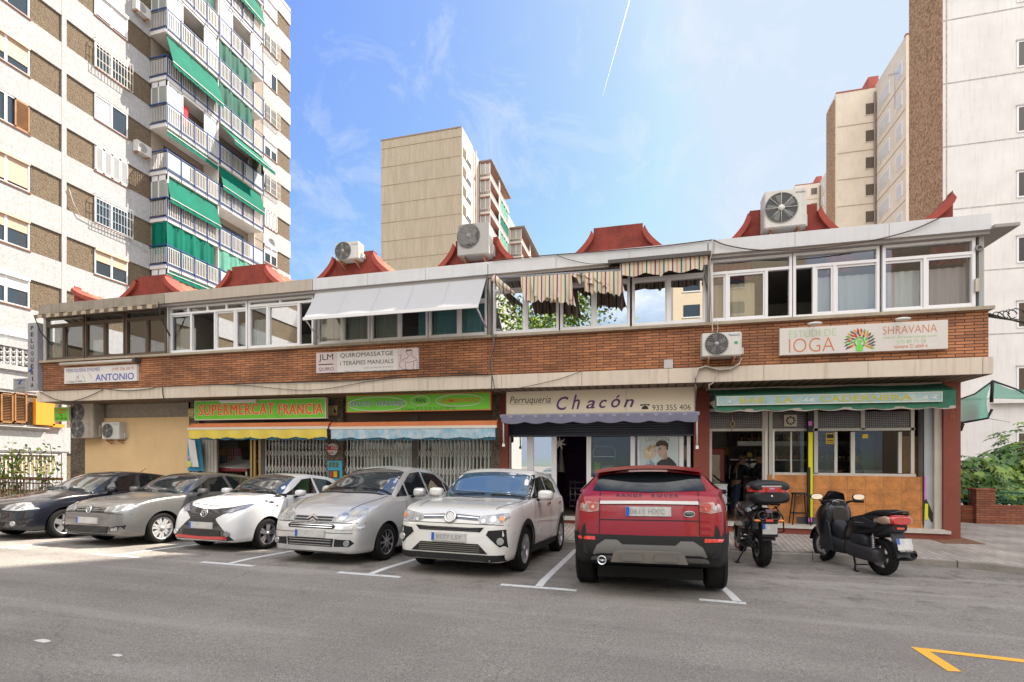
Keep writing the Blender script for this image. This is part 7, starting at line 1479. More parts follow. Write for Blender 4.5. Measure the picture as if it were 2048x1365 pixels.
t=thing('chest_freezer','white chest freezer in the bar doorway beside the red car','freezer',(1.7,1.6,.3));x0,z1=F(1424,971,1.35);x1=FX_(1454,1.35);mb=MB();mb.box(x0,x1,1.35,2.0,.28,z1);part('cabinet',mb,mat('freezer white',(.52,.55,.60),.4),t);mb=MB();mb.box(x0-.01,x1+.012,1.338,2.01,z1,z1+.035);part('lid',mb,mat('freezer lid',(.5,.5,.48),.4),t)
mb=MB();mb.solid(lambda u,v:(x0+.02+(x1-x0)*1.2*u,1.40+.4*v,z1+.05+.30*(1-u)**2*(.6+.4*v)+.02*math.sin(9*u+5*v)),10,6,(0,0,-.01));single('folded_parasol','folded black cloth heaped on the chest freezer','cloth',mb,mat('black cloth',(.02,.02,.025),.8))
for x,y,lab in((2.35,4.6,'bright yellow menu picture on the back wall by the red fridge'),):
 mb=MB();mb.box(2.25,2.62,5.8,5.84,1.95,2.2);single('menu_board',lab,'sign',mb,mat('menu yellow',(.5,.36,.03),.6))
t=thing('coffee_machine','steel coffee machine on the bar counter beyond the leaning man','coffee machine',(3.4,4.6,1.3));mb=MB();mb.box(2.75,3.35,4.9,5.2,1.34,1.72);bmesh.ops.bevel(mb.bm,geom=mb.bm.edges[:],offset=.03,affect='EDGES');part('casing',mb,INOX,t);mb=MB();mb.box(2.8,3.3,4.88,4.899,1.42,1.55);part('front_panel',mb,BLKP,t)
t=thing('back_counter','low back counter below the bar bottle shelf','counter',(4.2,5.3,.3));mb=MB();mb.box(2.5,6.1,4.85,5.7,.27,1.335);part('cabinet',mb,DKW,t)
mb=MB();x0,z1=F(1722,872,2.6);x1=FX_(1748,2.6)
mb.box(x0,x1,2.6,2.66,.3,z1)
for i in range(22):mb.box(x0,x1,2.58,2.599,.6+i*.08,.64+i*.08)
single('slatted_door','grey green slatted inner door behind the bar window with the blue sticker','door',mb,mat('slat green',(.14,.20,.17),.6))
mb=MB();x0=FX_(1806,1.3);mb.box(x0,x0+.28,1.3,1.34,.3,2.3);single('pine_board','varnished pine upright inside the bar window next to the grey pier','board',mb,mat('pine',(.46,.22,.06),.5,var=.3,vs=5))
PURW=mat('purple wall',(.10,.035,.14),.8);mb=MB();mb.box(-2.55,-2.50,1.3,4,.27,3.2);mb.box(-2.5,-1.2,4.4,4.45,.27,3.2);single('purple_partition','purple inner wall in the dark salon doorway','wall',mb,PURW)
mb=MB();mb.box(-1.35,.9,1.9,1.95,.27,3.1);single('grey_partition','grey wallpapered screen behind the salon window shelf','wall',mb,mat('grey wallpaper',(.10,.095,.10),.8,var=.3,vs=30))
t=thing('display_shelf','silver framed shelf of hair products in the salon window','shelf',(-1.0,1.6,1.2));x0,z1=F(1186,893,1.7);x1,z0=F(1230,893,1.7)[0],F(1186,958,1.7)[1];mb=MB();mb.tube([(x0,1.7,z0),(x0,1.7,z1-.1),(x0+.08,1.7,z1),(x1-.08,1.7,z1),(x1,1.7,z1-.1),(x1,1.7,z0)],.02);mb.box(x0,x1,1.6,1.85,z0+.20,z0+.22);mb.box(x0,x1,1.6,1.85,z1-.28,z1-.265);part('frame',mb,INOX,t)
mb=MB()
for i in range(9):mb.cyl((x0+.06+i*.056,1.7,z0+.22),(x0+.06+i*.056,1.7,z0+.36),.02,n=8)
part('product_row',mb,mat('product bottles',(.42,.42,.40),.4),t)
x,z=F(1194,956,1.12);z=F(1194,957,1.12)[1];t=thing('potted_plant','green grass plant in a purple pot on the salon window ledge','plant',(x,1.12,z));mb=MB();mb.lathe([(.05,0),(.085,.17),(.075,.17),(.001,.15)],(x,1.12,z),'z',16);part('pot',mb,mat('purple pot',(.22,.07,.42),.4),t);mb=MB();random.seed(5)
for i in range(60):
 a,l=random.uniform(0,6.28),random.uniform(.15,.30);d=Vector((math.cos(a),math.sin(a),0));b=Vector((x,1.12,z+.15))+d*.03;tip=b+d*random.uniform(.03,.14)+Vector((0,0,l));s_=Vector((-d.y,d.x,0))*.009;mid=b.lerp(tip,.6)+Vector((0,0,.04));mb.poly([b-s_,b+s_,mid+s_]);mb.poly([b-s_,mid+s_,mid-s_]);mb.poly([mid-s_,mid+s_,tip])
part('leaves',mb,mat('grass leaf',(.16,.36,.04),.6),t)
t=thing('salon_trolley','grey metal salon trolley standing in the open doorway','trolley',(-1.9,2.6,.27));mb=MB();ya=2.6;x0,z1=F(1139,960,ya);x1,z0=F(1166,960,ya)[0],.29
for xx in(x0,x0+.14,x1):mb.tube([(xx,ya,z0),(xx,ya,z0+.25),(xx+.02,ya,z0+.3),(xx+.02,ya,z1)],.012)
part('frame',mb,INOX,t);mb=MB()
for i in range(5):mb.box(x0,x1,ya,ya+.35,z0+.1+i*.17,z0+.12+i*.17)
part('tray',mb,mat('trolley tray',(.2,.2,.22),.5),t)
x,z=F(1119,887,1.25);mb=MB();pts=[]
for i in range(14):a=i*math.pi/7;r_=.19 if i%2==0 else .06;pts.append((x+r_*math.sin(a),1.25,z+r_*math.cos(a)))
mb.prism(pts,(0,.03,0));single('paper_star','white paper star hanging in the salon doorway','star',mb,WB)
mb=MB();x,z=F(1122,930,2.4);mb.lathe([(.10,0),(.09,.2),(.05,.45),(.03,.7)],(x,2.4,z-.2),'z',12);single('hood_dryer','pale salon hood dryer inside the dark doorway','hair dryer',mb,mat('dryer plastic',(.35,.33,.35),.5))
t=thing('produce_stand','white topped produce stand with red rim inside the supermarket entrance','stand',(-12.9,1.8,.3));y=1.5;a,b,c,d=F(433,924,1.2),F(497,930,1.2),F(470,922,2.3),F(430,922,2.3);x0,x1=FX_(433,1.2),FX_(498,1.2);mb=MB();mb.prism([(x0,1.15,1.42),(x1,1.15,1.36),(x1-.2,1.9,1.62),(x0,1.9,1.66)],(0,0,-.02));part('top',mb,mat('stand white',(.62,.62,.64),.4),t);mb=MB();mb.box(x0,x1,1.12,1.149,1.28,1.37);part('rim',mb,mat('stand red',(.25,.02,.03),.5),t);mb=MB()
for xx in(x0+.1,x1-.1):mb.box(xx-.03,xx+.03,1.2,1.26,.27,1.33)
part('leg',mb,INOX,t)
t=thing('wire_rack','white wire rack hung with coloured packets inside the supermarket','rack',(-13,2.4,.3));x0,z1=F(434,882,2.1);x1=FX_(475,2.1);mb=MB()
for i in range(13):mb.box(x0+(x1-x0)*i/12-.006,x0+(x1-x0)*i/12+.006,2.1,2.11,.9,z1)
for i in range(13):mb.box(x0,x1,2.095,2.105,.95+(z1-.95)*i/12,.962+(z1-.95)*i/12)
part('grid',mb,mat('rack white',(.55,.55,.55),.5),t)
def pack(i,x,y,z,w_,d_,h_,c,lab,grp):
 mb=MB();mb.box(x,x+w_,y,y+d_,z,z+h_);bmesh.ops.bevel(mb.bm,geom=mb.bm.edges[:],offset=.008,affect='EDGES');return part('grocery_pack',mb,mat('pack %d'%c,PC[c],.5),label=lab,cat='packet',group=grp)
PC=[(.5,.03,.02),(.03,.20,.42),(.55,.38,.03),(.5,.48,.44),(.06,.28,.08),(.45,.16,.30),(.22,.10,.05)]
random.seed(11)
for i in range(12):pack(i,x0+.05+(i%3)*.3,2.15,1.0+(i//3)*.26,.26,.08,.24,(0,1,2,1,0,0,1,0,3,2,0,5)[i],'coloured packet hanging on the white wire rack','packets on the wire rack')
for(sx0,sx1,yy,lab)in((FX_(532,1.6),FX_(655,1.6),1.6,'shelving unit of groceries behind the lattice gate beside the supermarket entrance'),):
 t=thing('shelf_unit',lab,'shelf',((sx0+sx1)/2,yy,.3));mb=MB()
 for z in(.5,.9,1.3,1.7,2.1):mb.box(sx0,sx1,yy,yy+.4,z,z+.03)
 part('board',mb,mat('shelf white',(.5,.48,.44),.5),t);mb=MB();mb.box(sx0,sx1,yy+.401,yy+.43,.3,2.5);part('back_panel',mb,mat('shelf back',(.16,.13,.10),.7),t)
 for z in(.93,1.33,1.73,2.13):
  x=sx0+.03
  while x<sx1-.2:
   w_=random.uniform(.10,.2);pack(0,x,yy+.05,z,w_,.2,random.uniform(.14,.26),random.randrange(7),'grocery pack on the shelving behind the lattice gate','grocery packs behind the lattice gate');x+=w_+.015
t=thing('shop_shelf','dark shelf of bottles at the back of the supermarket entrance','shelf',(-12.4,3.4,.3));mb=MB();a,b=FX_(470,3.4),FX_(505,3.4)
for z in(1.2,1.62,2.05):mb.box(a-.4,b,3.4,3.8,z,z+.03)
mb.box(a-.4,b,3.81,3.84,.3,2.8);part('board',mb,mat('shelf grey',(.3,.3,.3),.5),t)
for i in range(8):pack(0,a-.3+i*.17,3.45,1.65,.13,.2,.28,(0,6,0,6,0,0,6,0)[i],'dark red carton on the back shelf of the supermarket','cartons on the supermarket back shelf')
mb=MB()
for p0,p1 in((690,760),(762,822),(838,905),(907,984)):x0,x1=FX_(p0,1.3),FX_(p1,1.3);mb.solid(lambda u,v:(x0+(x1-x0)*u,1.3+.02*math.sin(u*34),.3+2.4*v),40,1,(0,.004,0))
single('shop_curtain','pale vertical blinds behind the lattice gates of the grocery','blind',mb,mat('pale green blind',(.55,.56,.46),.8,var=.2,vs=2))
t=thing('bar_stool','black metal bar stool standing on the step by the sprayed post','stool',(FX_(1600,.72),.72,.30));x=FX_(1600,.70);zs=F(1600,986,.70)[1];mb=MB();mb.lathe([(.001,zs),(.17,zs),(.18,zs-.02),(.17,zs-.035),(.001,zs-.035)],(x,.72,0),'z',20);part('seat',mb,BLKP,t)
for sx,sy in((-1,-1),(1,-1),(1,1),(-1,1)):
 mb=MB();mb.tube([(x+sx*.12,.72+sy*.10,zs-.03),(x+sx*.14,.72+sy*.12,zs-.3),(x+sx*.18,.72+sy*.15,.305)],.013);part('leg',mb,BLKP,t)
mb=MB();mb.tube([(x+.165*sx,.72+.14*sy,.56)for sx,sy in((-1,-1),(1,-1),(1,1),(-1,1))],.01,5,True);part('foot_ring',mb,BLKP,t)
mb=MB()
for sx in(-1,1):mb.tube([(x+sx*.12,.62,zs-.03),(x+sx*.07,.62,zs-.12),(x+sx*.0,.62,zs-.05)],.008)
part('brace',mb,BLKP,t)
mb=MB();xx,z=F(1465,844,.93);mb.tube([(xx,.96,z+.16),(xx,.96,z+.02)],.008);mb.tube([(xx+.05*math.cos(a),.96,z-.05+.07*math.sin(a))for a in[i*.6 for i in range(11)]],.012,5,True);mb.tube([(xx,.96,z-.12),(xx,.96,z-.2)],.01);single('hanging_ornament','little hanging ornament on the mesh pane over the bar door','ornament',mb,mat('ornament straw',(.5,.4,.22),.6))
# ------------------------------------------------------------------ people: one skinned body, clothes over it
def skinned(name,verts,edges,rad,m,parent,root=0,lv=2):
 me=bpy.data.meshes.new(name);me.from_pydata(verts,edges,[]);o=bpy.data.objects.new('tmp_skin',me);COL.objects.link(o)
 md=o.modifiers.new('s','SKIN');sv=me.skin_vertices[0].data
 for i,r in enumerate(rad):sv[i].radius=(r,r)if not isinstance(r,tuple)else r
 for i in range(len(verts)):sv[i].use_root=(i==root)
 s2=o.modifiers.new('u','SUBSURF');s2.levels=lv;s2.render_levels=lv
 bpy.context.view_layer.update();nm=bpy.data.meshes.new_from_object(o.evaluated_get(bpy.context.evaluated_depsgraph_get()));bpy.data.objects.remove(o);bm=bmesh.new();bm.from_mesh(nm);bpy.data.meshes.remove(nm)
 for f in bm.faces:f.smooth=True
 return part(name,bm,m,parent)
SKIN=mat('skin',(.40,.22,.15),.55);JEAN=mat('blue jeans',(.05,.085,.15),.85,var=.3,vs=8);BLJ=mat('black jacket',(.012,.012,.014),.7);NAVY=mat('navy jumper',(.012,.016,.035),.8);HAIRD=mat('dark hair',(.03,.022,.018),.7)
def person(label,base,face,hip,chest,neck,head,Ls,Le,Lh,Rs,Re,Rh,legs,top,low,hair='short',shoes=True):
 """joints are offsets from base in a frame turned so that +y is where the person faces"""
 p=thing('person',label,'person',base);B=Vector(base);q=Matrix.Rotation(face,3,'Z');T=lambda v:tuple(B+q@Vector(v))
 V,E,Rr=[],[],[]
 def add(pt,r,par=None):V.append(T(pt));Rr.append(r);(E.append((par,len(V)-1))if par is not None else None);return len(V)-1
 mid=tuple((a+b)/2 for a,b in zip(hip,chest));i0=add(hip,.125);i1=add(mid,.125,i0);i2=add(chest,.135,i1);i3=add(neck,.058,i2);hb=add((head[0],head[1]+.0,head[2]-.06),.072,i3);hc=add((head[0],head[1]-.005,head[2]+.03),.092,hb);ht=add((head[0],head[1]-.01,head[2]+.10),.07,hc)
 nose=add((head[0],head[1]+.105,head[2]-.0),.016,hc);ch=add((head[0],head[1]+.07,head[2]-.085),.035,hb)
 for sx in(-1,1):add((head[0]+sx*.092,head[1]-.005,head[2]+.0),.018,hc)
 for(s_,e_,h_)in((Ls,Le,Lh),(Rs,Re,Rh)):
  a=add(s_,.062,i2);b=add(e_,.045,a);c_=add(h_,.030,b);d=(Vector(h_)-Vector(e_)).normalized();side=Vector((-d.y,d.x,0));side=side.normalized()if side.length>.01 else Vector((1,0,0));palm=Vector(h_)+d*.05;pm=add(tuple(palm),.034,c_)
  for k in range(4):
   o=side*(.027*(k-1.5));l=(.055,.068,.064,.05)[k];f1=add(tuple(palm+o+d*.045),.010,pm);f2=add(tuple(palm+o+d*(.045+l*.6)+Vector((0,0,-.018))),.009,f1);add(tuple(palm+o+d*(.045+l*.8)+Vector((0,0,-.045))),.008,f2)
  th=add(tuple(Vector(h_)+d*.03+side*.045),.011,c_);add(tuple(Vector(h_)+d*.07+side*.06),.009,th)
 for kn,an in legs:
  hx=(kn[0]*.8,hip[1],hip[2]-.06);a=add(hx,.09,i0);b=add(kn,.062,a);c_=add(an,.042,b);add((an[0],an[1]+.14,an[2]-.05),.035,c_)
 skinned('body',V,E,Rr,SKIN,p)
 V,E,Rr=[],[],[];i0=add((hip[0],hip[1],hip[2]+.02),(.165,.125));i1=add(mid,(.165,.128),i0);i2=add(chest,(.175,.14),i1);i3=add((neck[0]*.8+chest[0]*.2,neck[1]*.8+chest[1]*.2,neck[2]-.05),.085,i2)
 for(s_,e_,h_)in((Ls,Le,Lh),(Rs,Re,Rh)):a=add(s_,.085,i2);b=add(e_,.064,a);add(tuple(Vector(e_).lerp(Vector(h_),.9)),.046,b)
 skinned('jacket',V,E,Rr,top,p)
 V,E,Rr=[],[],[];i0=add((hip[0],hip[1],hip[2]),(.15,.13))
 for kn,an in legs:a=add((kn[0]*.85,hip[1],hip[2]-.1),.10,i0);b=add(kn,.078,a);add((an[0],an[1],an[2]+.02),.062,b)
 skinned('trousers',V,E,Rr,low,p)
 if shoes:
  for kn,an in legs:mb=MB();c=Vector(T((an[0],an[1]+.05,an[2]-.04)));mb.ball(c,.052,.052,.045);c2=Vector(T((an[0],an[1]+.14,an[2]-.05)));mb.ball(c2,.05,.05,.035);mb.cyl(c,c2,.048,.045);part('shoe',mb,mat('pale shoe',(.42,.40,.38),.6),p)
 mb=MB();hc_=Vector(T((head[0],head[1]-.025,head[2]+.045)))
 f=1.08 if hair=='short' else 1.02
 mb.grid(lambda u,v:hc_+Vector((.098*f*math.cos(2*math.pi*u)*math.sin(v*1.75),.105*f*math.sin(2*math.pi*u)*math.sin(v*1.75),.10*f*math.cos(v*1.75))),16,8);part('hair',mb,HAIRD if hair=='short' else mat('cropped grey hair',(.26,.16,.115),.8),p)
 mb=MB()
 for sx in(-1,1):c=Vector(T((head[0]+sx*.035,head[1]+.086,head[2]+.02)));mb.ball(c,.012,.012,.008,8,5)
 part('eye',mb,mat('eye dark',(.03,.02,.02),.3),p);return p
pm=person('man in a black jacket and jeans leaning on the bar counter, seen from behind',(2.42,3.30,.27),R(-62),(0,0,.86),(0,.10,1.22),(0,.16,1.40),(0,.23,1.50),(-.19,.14,1.30),(-.22,.30,1.06),(-.10,.52,1.12),(.19,.14,1.30),(.24,.30,1.06),(.12,.52,1.13),(((-.10,.03,.48),(-.11,-.03,.08)),((.10,-.02,.47),(.12,-.12,.08))),BLJ,JEAN,'bald')
mb=MB()
for sx in(-1,1):
 q=Matrix.Rotation(R(-62),3,'Z');B=Vector((2.42,3.30,.27));mb.tube([B+q@Vector(v)for v in((sx*.10,-.075,1.36),(sx*.15,-.07,1.22),(sx*.15,-.085,.98))],.014)
part('piping',mb,mat('jacket piping',(.5,.47,.40),.6),pm)
person('person in a navy jumper sitting behind the widest bar window pane',(5.30,2.75,.62),R(60),(0,0,.55),(0,.06,.92),(0,.08,1.12),(0,.12,1.25),(-.19,.06,1.02),(-.24,.22,.80),(-.10,.42,.86),(.19,.06,1.02),(.24,.22,.80),(.08,.42,.87),(((-.11,.40,.52),(-.12,.40,.10)),((.11,.40,.52),(.12,.40,.10))),NAVY,JEAN)
person('person in dark clothes half hidden behind the bar door post, hands folded',(3.10,3.28,.27),R(60),(0,0,.86),(0,.04,1.24),(0,.06,1.44),(0,.09,1.56),(-.19,.05,1.34),(-.26,.16,1.10),(-.06,.36,1.14),(.19,.05,1.34),(.26,.16,1.10),(.06,.36,1.15),(((-.10,.03,.48),(-.11,0,.08)),((.10,.0,.47),(.12,-.04,.08))),mat('charcoal top',(.02,.02,.024),.8),JEAN)
t=thing('low_stool','plain dark stool under the seated person inside the bar','stool',(5.3,2.75,.27));mb=MB();mb.box(5.12,5.48,2.6,2.95,1.02,1.06);part('seat',mb,DKW,t);
for sx in(5.14,5.44):
 for sy in(2.62,2.91):mb=MB();mb.box(sx,sx+.03,sy,sy+.03,.27,1.019);part('leg',mb,DKW,t)
mb=MB();mb.box(4.75,5.75,3.0,3.5,1.34,1.38);mb.box(5.2,5.3,3.2,3.3,.27,1.339);single('bar_table','small high table in front of the seated person','table',mb,DKW)
# ================================================================== MOTORCYCLES
def side_plate(mb,pts,x0,x1):
 mb.prism([(x0,a,b)for a,b in pts],(x1-x0,0,0));return mb
def bwheel(root,y,r,w,rim,nsp,rimr=.70,x=0):
 h=sub('wheel',root);mb=MB();prof=[(r*rimr,-w*.36),(r*.82,-w*.5),(r*.93,-w*.42),(r*.985,-w*.22),(r,0),(r*.985,w*.22),(r*.93,w*.42),(r*.82,w*.5),(r*rimr,w*.36)]
 mb.lathe(prof,(x,y,r),'x',40)
 part('tyre',mb,RUB,h);mb=MB()
 for i in range(26):
  a=2*math.pi*i/26
  for sg in(-1,1):mb.tube([(x+sg*w*q,y+r*k*math.cos(a+o),r+r*k*math.sin(a+o))for q,k,o in((.05,1.0,0),(.2,.988,.06),(.36,.955,.14))],.006,4)
 part('tread',mb,mat('tread dark',(.008,.008,.008),.9),h)
 mb=MB();R0=r*rimr;mb.lathe([(R0*1.01,-w*.36),(R0*.90,-w*.3),(R0*.90,w*.3),(R0*1.01,w*.36)],(x,y,r),'x',36)
 for i in range(nsp):a=2*math.pi*i/nsp+.4;mb.prism([(x-.02,y+u*math.cos(a)-v*math.sin(a),r+u*math.sin(a)+v*math.cos(a))for u,v in((.03,-.025),(R0*.93,-.016),(R0*.93,.016),(.03,.025))],(.04,0,0))
 mb.cyl((x-.06,y,r),(x+.06,y,r),.045,n=14);part('rim',mb,rim,h)
 mb=MB();mb.lathe([(R0*.72,-w*.42),(R0*.45,-w*.42)],(x,y,r),'x',30);mb.lathe([(R0*.72,-w*.45),(R0*.45,-w*.45)],(x,y,r),'x',30);part('brake_disc',mb,INOX,h)
BKB=mat('motorcycle black',(.014,.014,.016),.25,coat=1);BKM=mat('matt black frame',(.012,.012,.013),.5,spec=.3);SCB=mat('scooter black',(.008,.0085,.011),.3,coat=.3,spec=.35);SCG=mat('scooter grey plastic',(.024,.026,.032),.5,spec=.3);ENG=mat('engine grey',(.045,.045,.048),.5,metal=.3);CASE=mat('topbox plastic',(.018,.019,.022),.45,spec=.35)
def bplate(root,x,y,z,w=.22,h=.17,tilt=.25):
 p=sub('number_plate',root);mb=MB();a=Vector((x-w/2,y,z));u=Vector((w,0,0));v=Vector((0,h*math.sin(tilt),h*math.cos(tilt)));mb.prism([a,a+u,a+u+v,a+v],(0,.008,0));part('plate_board',mb,PLATE,p);mb=MB();n=Vector((0,-.002,0));mb.prism([a+n,a+u*.16+n,a+u*.16+v*.5+n,a+v*.5+n][:4]if False else[a+v*.5+n,a+u*.18+v*.5+n,a+u*.18+v+n,a+v+n],(0,.001,0));part('blue_band',mb,EUB,p)
gz=road_z(1.92,-2.75)
b=thing('motorcycle','black naked motorcycle with a big black and red top box, seen from behind','motorcycle',(1.92,-2.44,gz),rot=(-.03,KS-.02,R(4)))
bwheel(b,0,.315,.185,mat('black rim',(.02,.02,.02),.4),5);bwheel(b,1.40,.30,.12,mat('black rim',(0,0,0)),5)
mb=MB();mb.tube([(.295*0,1.40+.21*math.cos(a),.30+.21*math.sin(a))for a in[i*math.pi/16 for i in range(32)]],.008,4,True)
for v in mb.bm.verts:v.co.x+=-.045
part('rim_stripe',mb,mat('red rim stripe',(.5,.02,.03),.4),b)
mb=MB()
for sg in(-1,1):mb.tube([(sg*.13,0,.315),(sg*.13,.25,.36),(sg*.10,.52,.42)],.035,8)
mb.cyl((-.16,0,.315),(.16,0,.315),.022);part('swingarm',mb,BKM,b)
mb=MB();loft(mb,[(0,.42,.45,.10,.14),(0,.55,.47,.15,.20),(0,.80,.45,.165,.23),(0,1.02,.48,.14,.20),(0,1.10,.5,.08,.12)],p=4);part('engine',mb,ENG,b)
mb=MB();mb.lathe([(.001,.15),(.10,.15),(.11,.17),(.10,.20),(.001,.20)],(0,.62,.42),'x',20);mb.lathe([(.001,-.15),(.11,-.15),(.12,-.18),(.1,-.21),(.001,-.21)],(0,.66,.42),'x',20);part('clutch_cover',mb,ENG,b)
mb=MB()
for sg in(-1,1):mb.tube([(sg*.12,.48,.60),(sg*.15,.8,.80),(sg*.10,1.18,.92)],.03);mb.tube([(sg*.12,.48,.60),(sg*.10,.10,.78),(sg*.09,-.25,.90)],.02);mb.tube([(sg*.1,.9,.25),(sg*.13,1.0,.55),(sg*.1,1.18,.88)],.022)
part('frame',mb,BKM,b)
mb=MB();loft(mb,[(0,.50,.86,.08,.05),(0,.60,.90,.14,.10),(0,.85,.95,.17,.13),(0,1.05,.96,.15,.11),(0,1.16,.94,.07,.06)],p=2.4);part('tank',mb,BKB,b)
mb=MB();loft(mb,[(0,-.30,.97,.06,.03),(0,-.15,.94,.11,.06),(0,.10,.90,.13,.07),(0,.35,.84,.14,.07),(0,.55,.84,.10,.06)],p=2.6);part('seat',mb,mat('seat vinyl',(.012,.012,.012),.7,spec=.25),b)
mb=MB();loft(mb,[(0,-.42,.885,.05,.03),(0,-.36,.88,.15,.085),(0,-.10,.84,.16,.10),(0,.2,.78,.15,.10)],p=3);part('tail_fairing',mb,BKB,b)
for sg in(-1,1):
 mb=MB();mb.lathe([(.045,-.30),(.075,-.40),(.082,-.44),(.075,-.455),(.055,-.45),(.05,-.30),(.001,-.30)],(sg*.095,0,.885),'y',20);part('exhaust',mb,mat('exhaust dark',(.05,.05,.052),.35,metal=.5),b)
mb=MB();mb.prism([(-.06,-.452,.985),(.06,-.452,.985),(.035,-.462,.925),(-.035,-.462,.925)],(0,.02,0));part('tail_light',mb,mat('dark red lamp',(.12,.005,.01),.15,coat=1),b)
mb=MB();mb.tube([(0,-.30,.86),(0,-.40,.74),(0,-.44,.58)],.02);mb.box(-.12,.12,-.455,-.435,.54,.80);mb.solid(lambda u,v:((u-.5)*.2,-.30-.12*v,.70-.22*v),4,4,(0,.01,.01));part('plate_holder',mb,BKM,b);bplate(b,0,-.465,.585,.22,.165,-.12)
for sg in(-1,1):mb=MB();mb.ball((sg*.175,-.43,.80),.055,.025,.024);part('indicator',mb,ORL,b);mb=MB();mb.tube([(sg*.06,-.42,.80),(sg*.14,-.43,.80)],.011);part('indicator_stem',mb,BKM,b)
mb=MB();mb.box(-.055,.055,-.462,-.44,.785,.825);part('reflector',mb,mat('red reflector',(.6,.02,.01)),b)
mb=MB()
for sg in(-1,1):mb.tube([(sg*.10,.05,.92),(sg*.20,-.15,1.0),(sg*.17,-.40,1.06),(sg*.02,-.46,1.06)],.013);mb.tube([(sg*.13,-.30,1.03),(sg*.23,-.36,.86),(sg*.25,-.33,.62),(sg*.18,-.2,.58),(sg*.14,.1,.62)],.012)
mb.box(-.16,.16,-.46,-.12,1.06,1.075);part('luggage_rack',mb,BKM,b)
tb=sub('top_box',b);mb=MB();loft(mb,[(0,-.60,1.19,.20,.07),(0,-.585,1.19,.26,.095),(0,-.50,1.18,.295,.105),(0,-.30,1.17,.305,.10),(0,-.16,1.17,.28,.09),(0,-.13,1.17,.24,.07)],n=28,p=3.4);part('base',mb,CASE,tb)
mb=MB();loft(mb,[(0,-.60,1.345,.22,.05),(0,-.58,1.35,.27,.075),(0,-.48,1.35,.295,.10),(0,-.30,1.35,.30,.11),(0,-.16,1.35,.28,.09),(0,-.13,1.34,.24,.06)],n=28,p=2.7);part('lid',mb,CASE,tb)
def band(z0,z1,g):
 m2=MB();N_=40
 def fn(u,v):
  a=math.pi*(1+u);c,s_=math.cos(a),math.sin(a);e=.55;return(g*.306*abs(c)**e*(1 if c>0 else-1),-.36+g*.245*abs(s_)**.8*(-1),z0+(z1-z0)*v)
 m2.grid(fn,N_,2);m2.grid(lambda u,v:Vector(fn(u,v))+Vector((0,.012,0)),N_,2);return m2
part('red_reflector',band(1.265,1.345,1.0),REDL,tb);part('silver_band',band(1.347,1.368,1.008),ALO,tb)
mb=MB();mb.prism([(-.07,-.612,1.262),(.07,-.612,1.262),(.07,-.606,1.352),(-.07,-.606,1.352)],(0,.006,0));part('latch',mb,mat('latch red',(.30,.01,.02),.2,coat=1),tb);mb=MB();text(mb,'GIVI',-.035,-.6145,1.31,.07,.022,bold=.02);part('lettering',mb,WB,tb)
mb=MB();mb.lathe([(.015,0),(.001,-.004)],(0,-.603,1.20),'y',12);part('lock',mb,CHR,tb)
mb=MB();mb.tube([(-.36,.86,1.0),(-.30,.98,1.03),(-.12,1.10,1.02),(.12,1.10,1.02),(.30,.98,1.03),(.36,.86,1.0)],.014);part('handlebar',mb,BKM,b)
for sg in(-1,1):
 mb=MB();mb.cyl((sg*.36,.86,1.0),(sg*.28,1.0,1.03),.02);part('grip',mb,RUB,b)
 mm=sub('mirror',b);mb=MB();mb.tube([(sg*.26,1.0,1.04),(sg*.30,.98,1.12),(sg*.40,.92,1.22)],.008);part('stem',mb,BKM,mm);mb=MB();loft(mb,[(sg*.43,.905,1.24,.085,.045),(sg*.43,.93,1.24,.08,.042),(sg*.43,.95,1.24,.04,.02)],p=3);part('shell',mb,BKM,mm);mb=MB();loft(mb,[(sg*.43,.900,1.24,.075,.036),(sg*.43,.9045,1.24,.075,.036)],p=3);part('mirror_glass',mb,CHR,mm)
mb=MB();loft(mb,[(0,1.16,.96,.10,.08),(0,1.28,.94,.13,.12),(0,1.36,.90,.08,.09)],p=2.5);part('headlight',mb,BKB,b)
mb=MB()
for sg in(-1,1):mb.tube([(sg*.10,1.13,.98),(sg*.10,1.40,.30)],.026)
part('fork',mb,INOX,b);mb=MB();mb.solid(lambda u,v:((u-.5)*.14,1.40+.335*math.cos(R(30)+R(110)*v),.30+.335*math.sin(R(30)+R(110)*v)),4,10,(0,0,.012));part('front_mudguard',mb,BKB,b)
mb=MB();loft(mb,[(0,1.08,.50,.17,.13),(0,1.13,.50,.17,.13)],p=5);part('radiator',mb,BKM,b)
mb=MB();side_plate(mb,[(.35,.60),(.62,.78),(1.08,.80),(.98,.62),(.7,.60)],-.19,-.15);side_plate(mb,[(.35,.60),(.62,.78),(1.08,.80),(.98,.62),(.7,.60)],.15,.19);part('side_fairing',mb,BKB,b)
mb=MB();mb.tube([(-.12,.45,.32),(-.24,.40,.12),(-.30,.38,.02)],.013);mb.box(-.34,-.27,.34,.43,.0,.012);part('side_stand',mb,BKM,b)
mb=MB()
for sg in(-1,1):mb.tube([(sg*.14,.42,.42),(sg*.24,.42,.42)],.014);mb.tube([(sg*.14,.12,.50),(sg*.26,.10,.52)],.012)
part('footrest',mb,INOX,b);mb=MB();side_plate(mb,[(-.05,.37),(.5,.50),(.5,.47),(-.05,.33)],-.125,-.10);mb.lathe([(.09,-.105),(.02,-.105)],(0,0,.315),'x',24);part('chain_guard',mb,ENG,b)
mb=MB();mb.tube([(.12,.40,.34),(.16,.20,.30)],.02);mb.tube([(.3,.05,.35),(.24,.1,.35),(.15,.2,.4)],.008);part('rear_brake',mb,INOX,b)
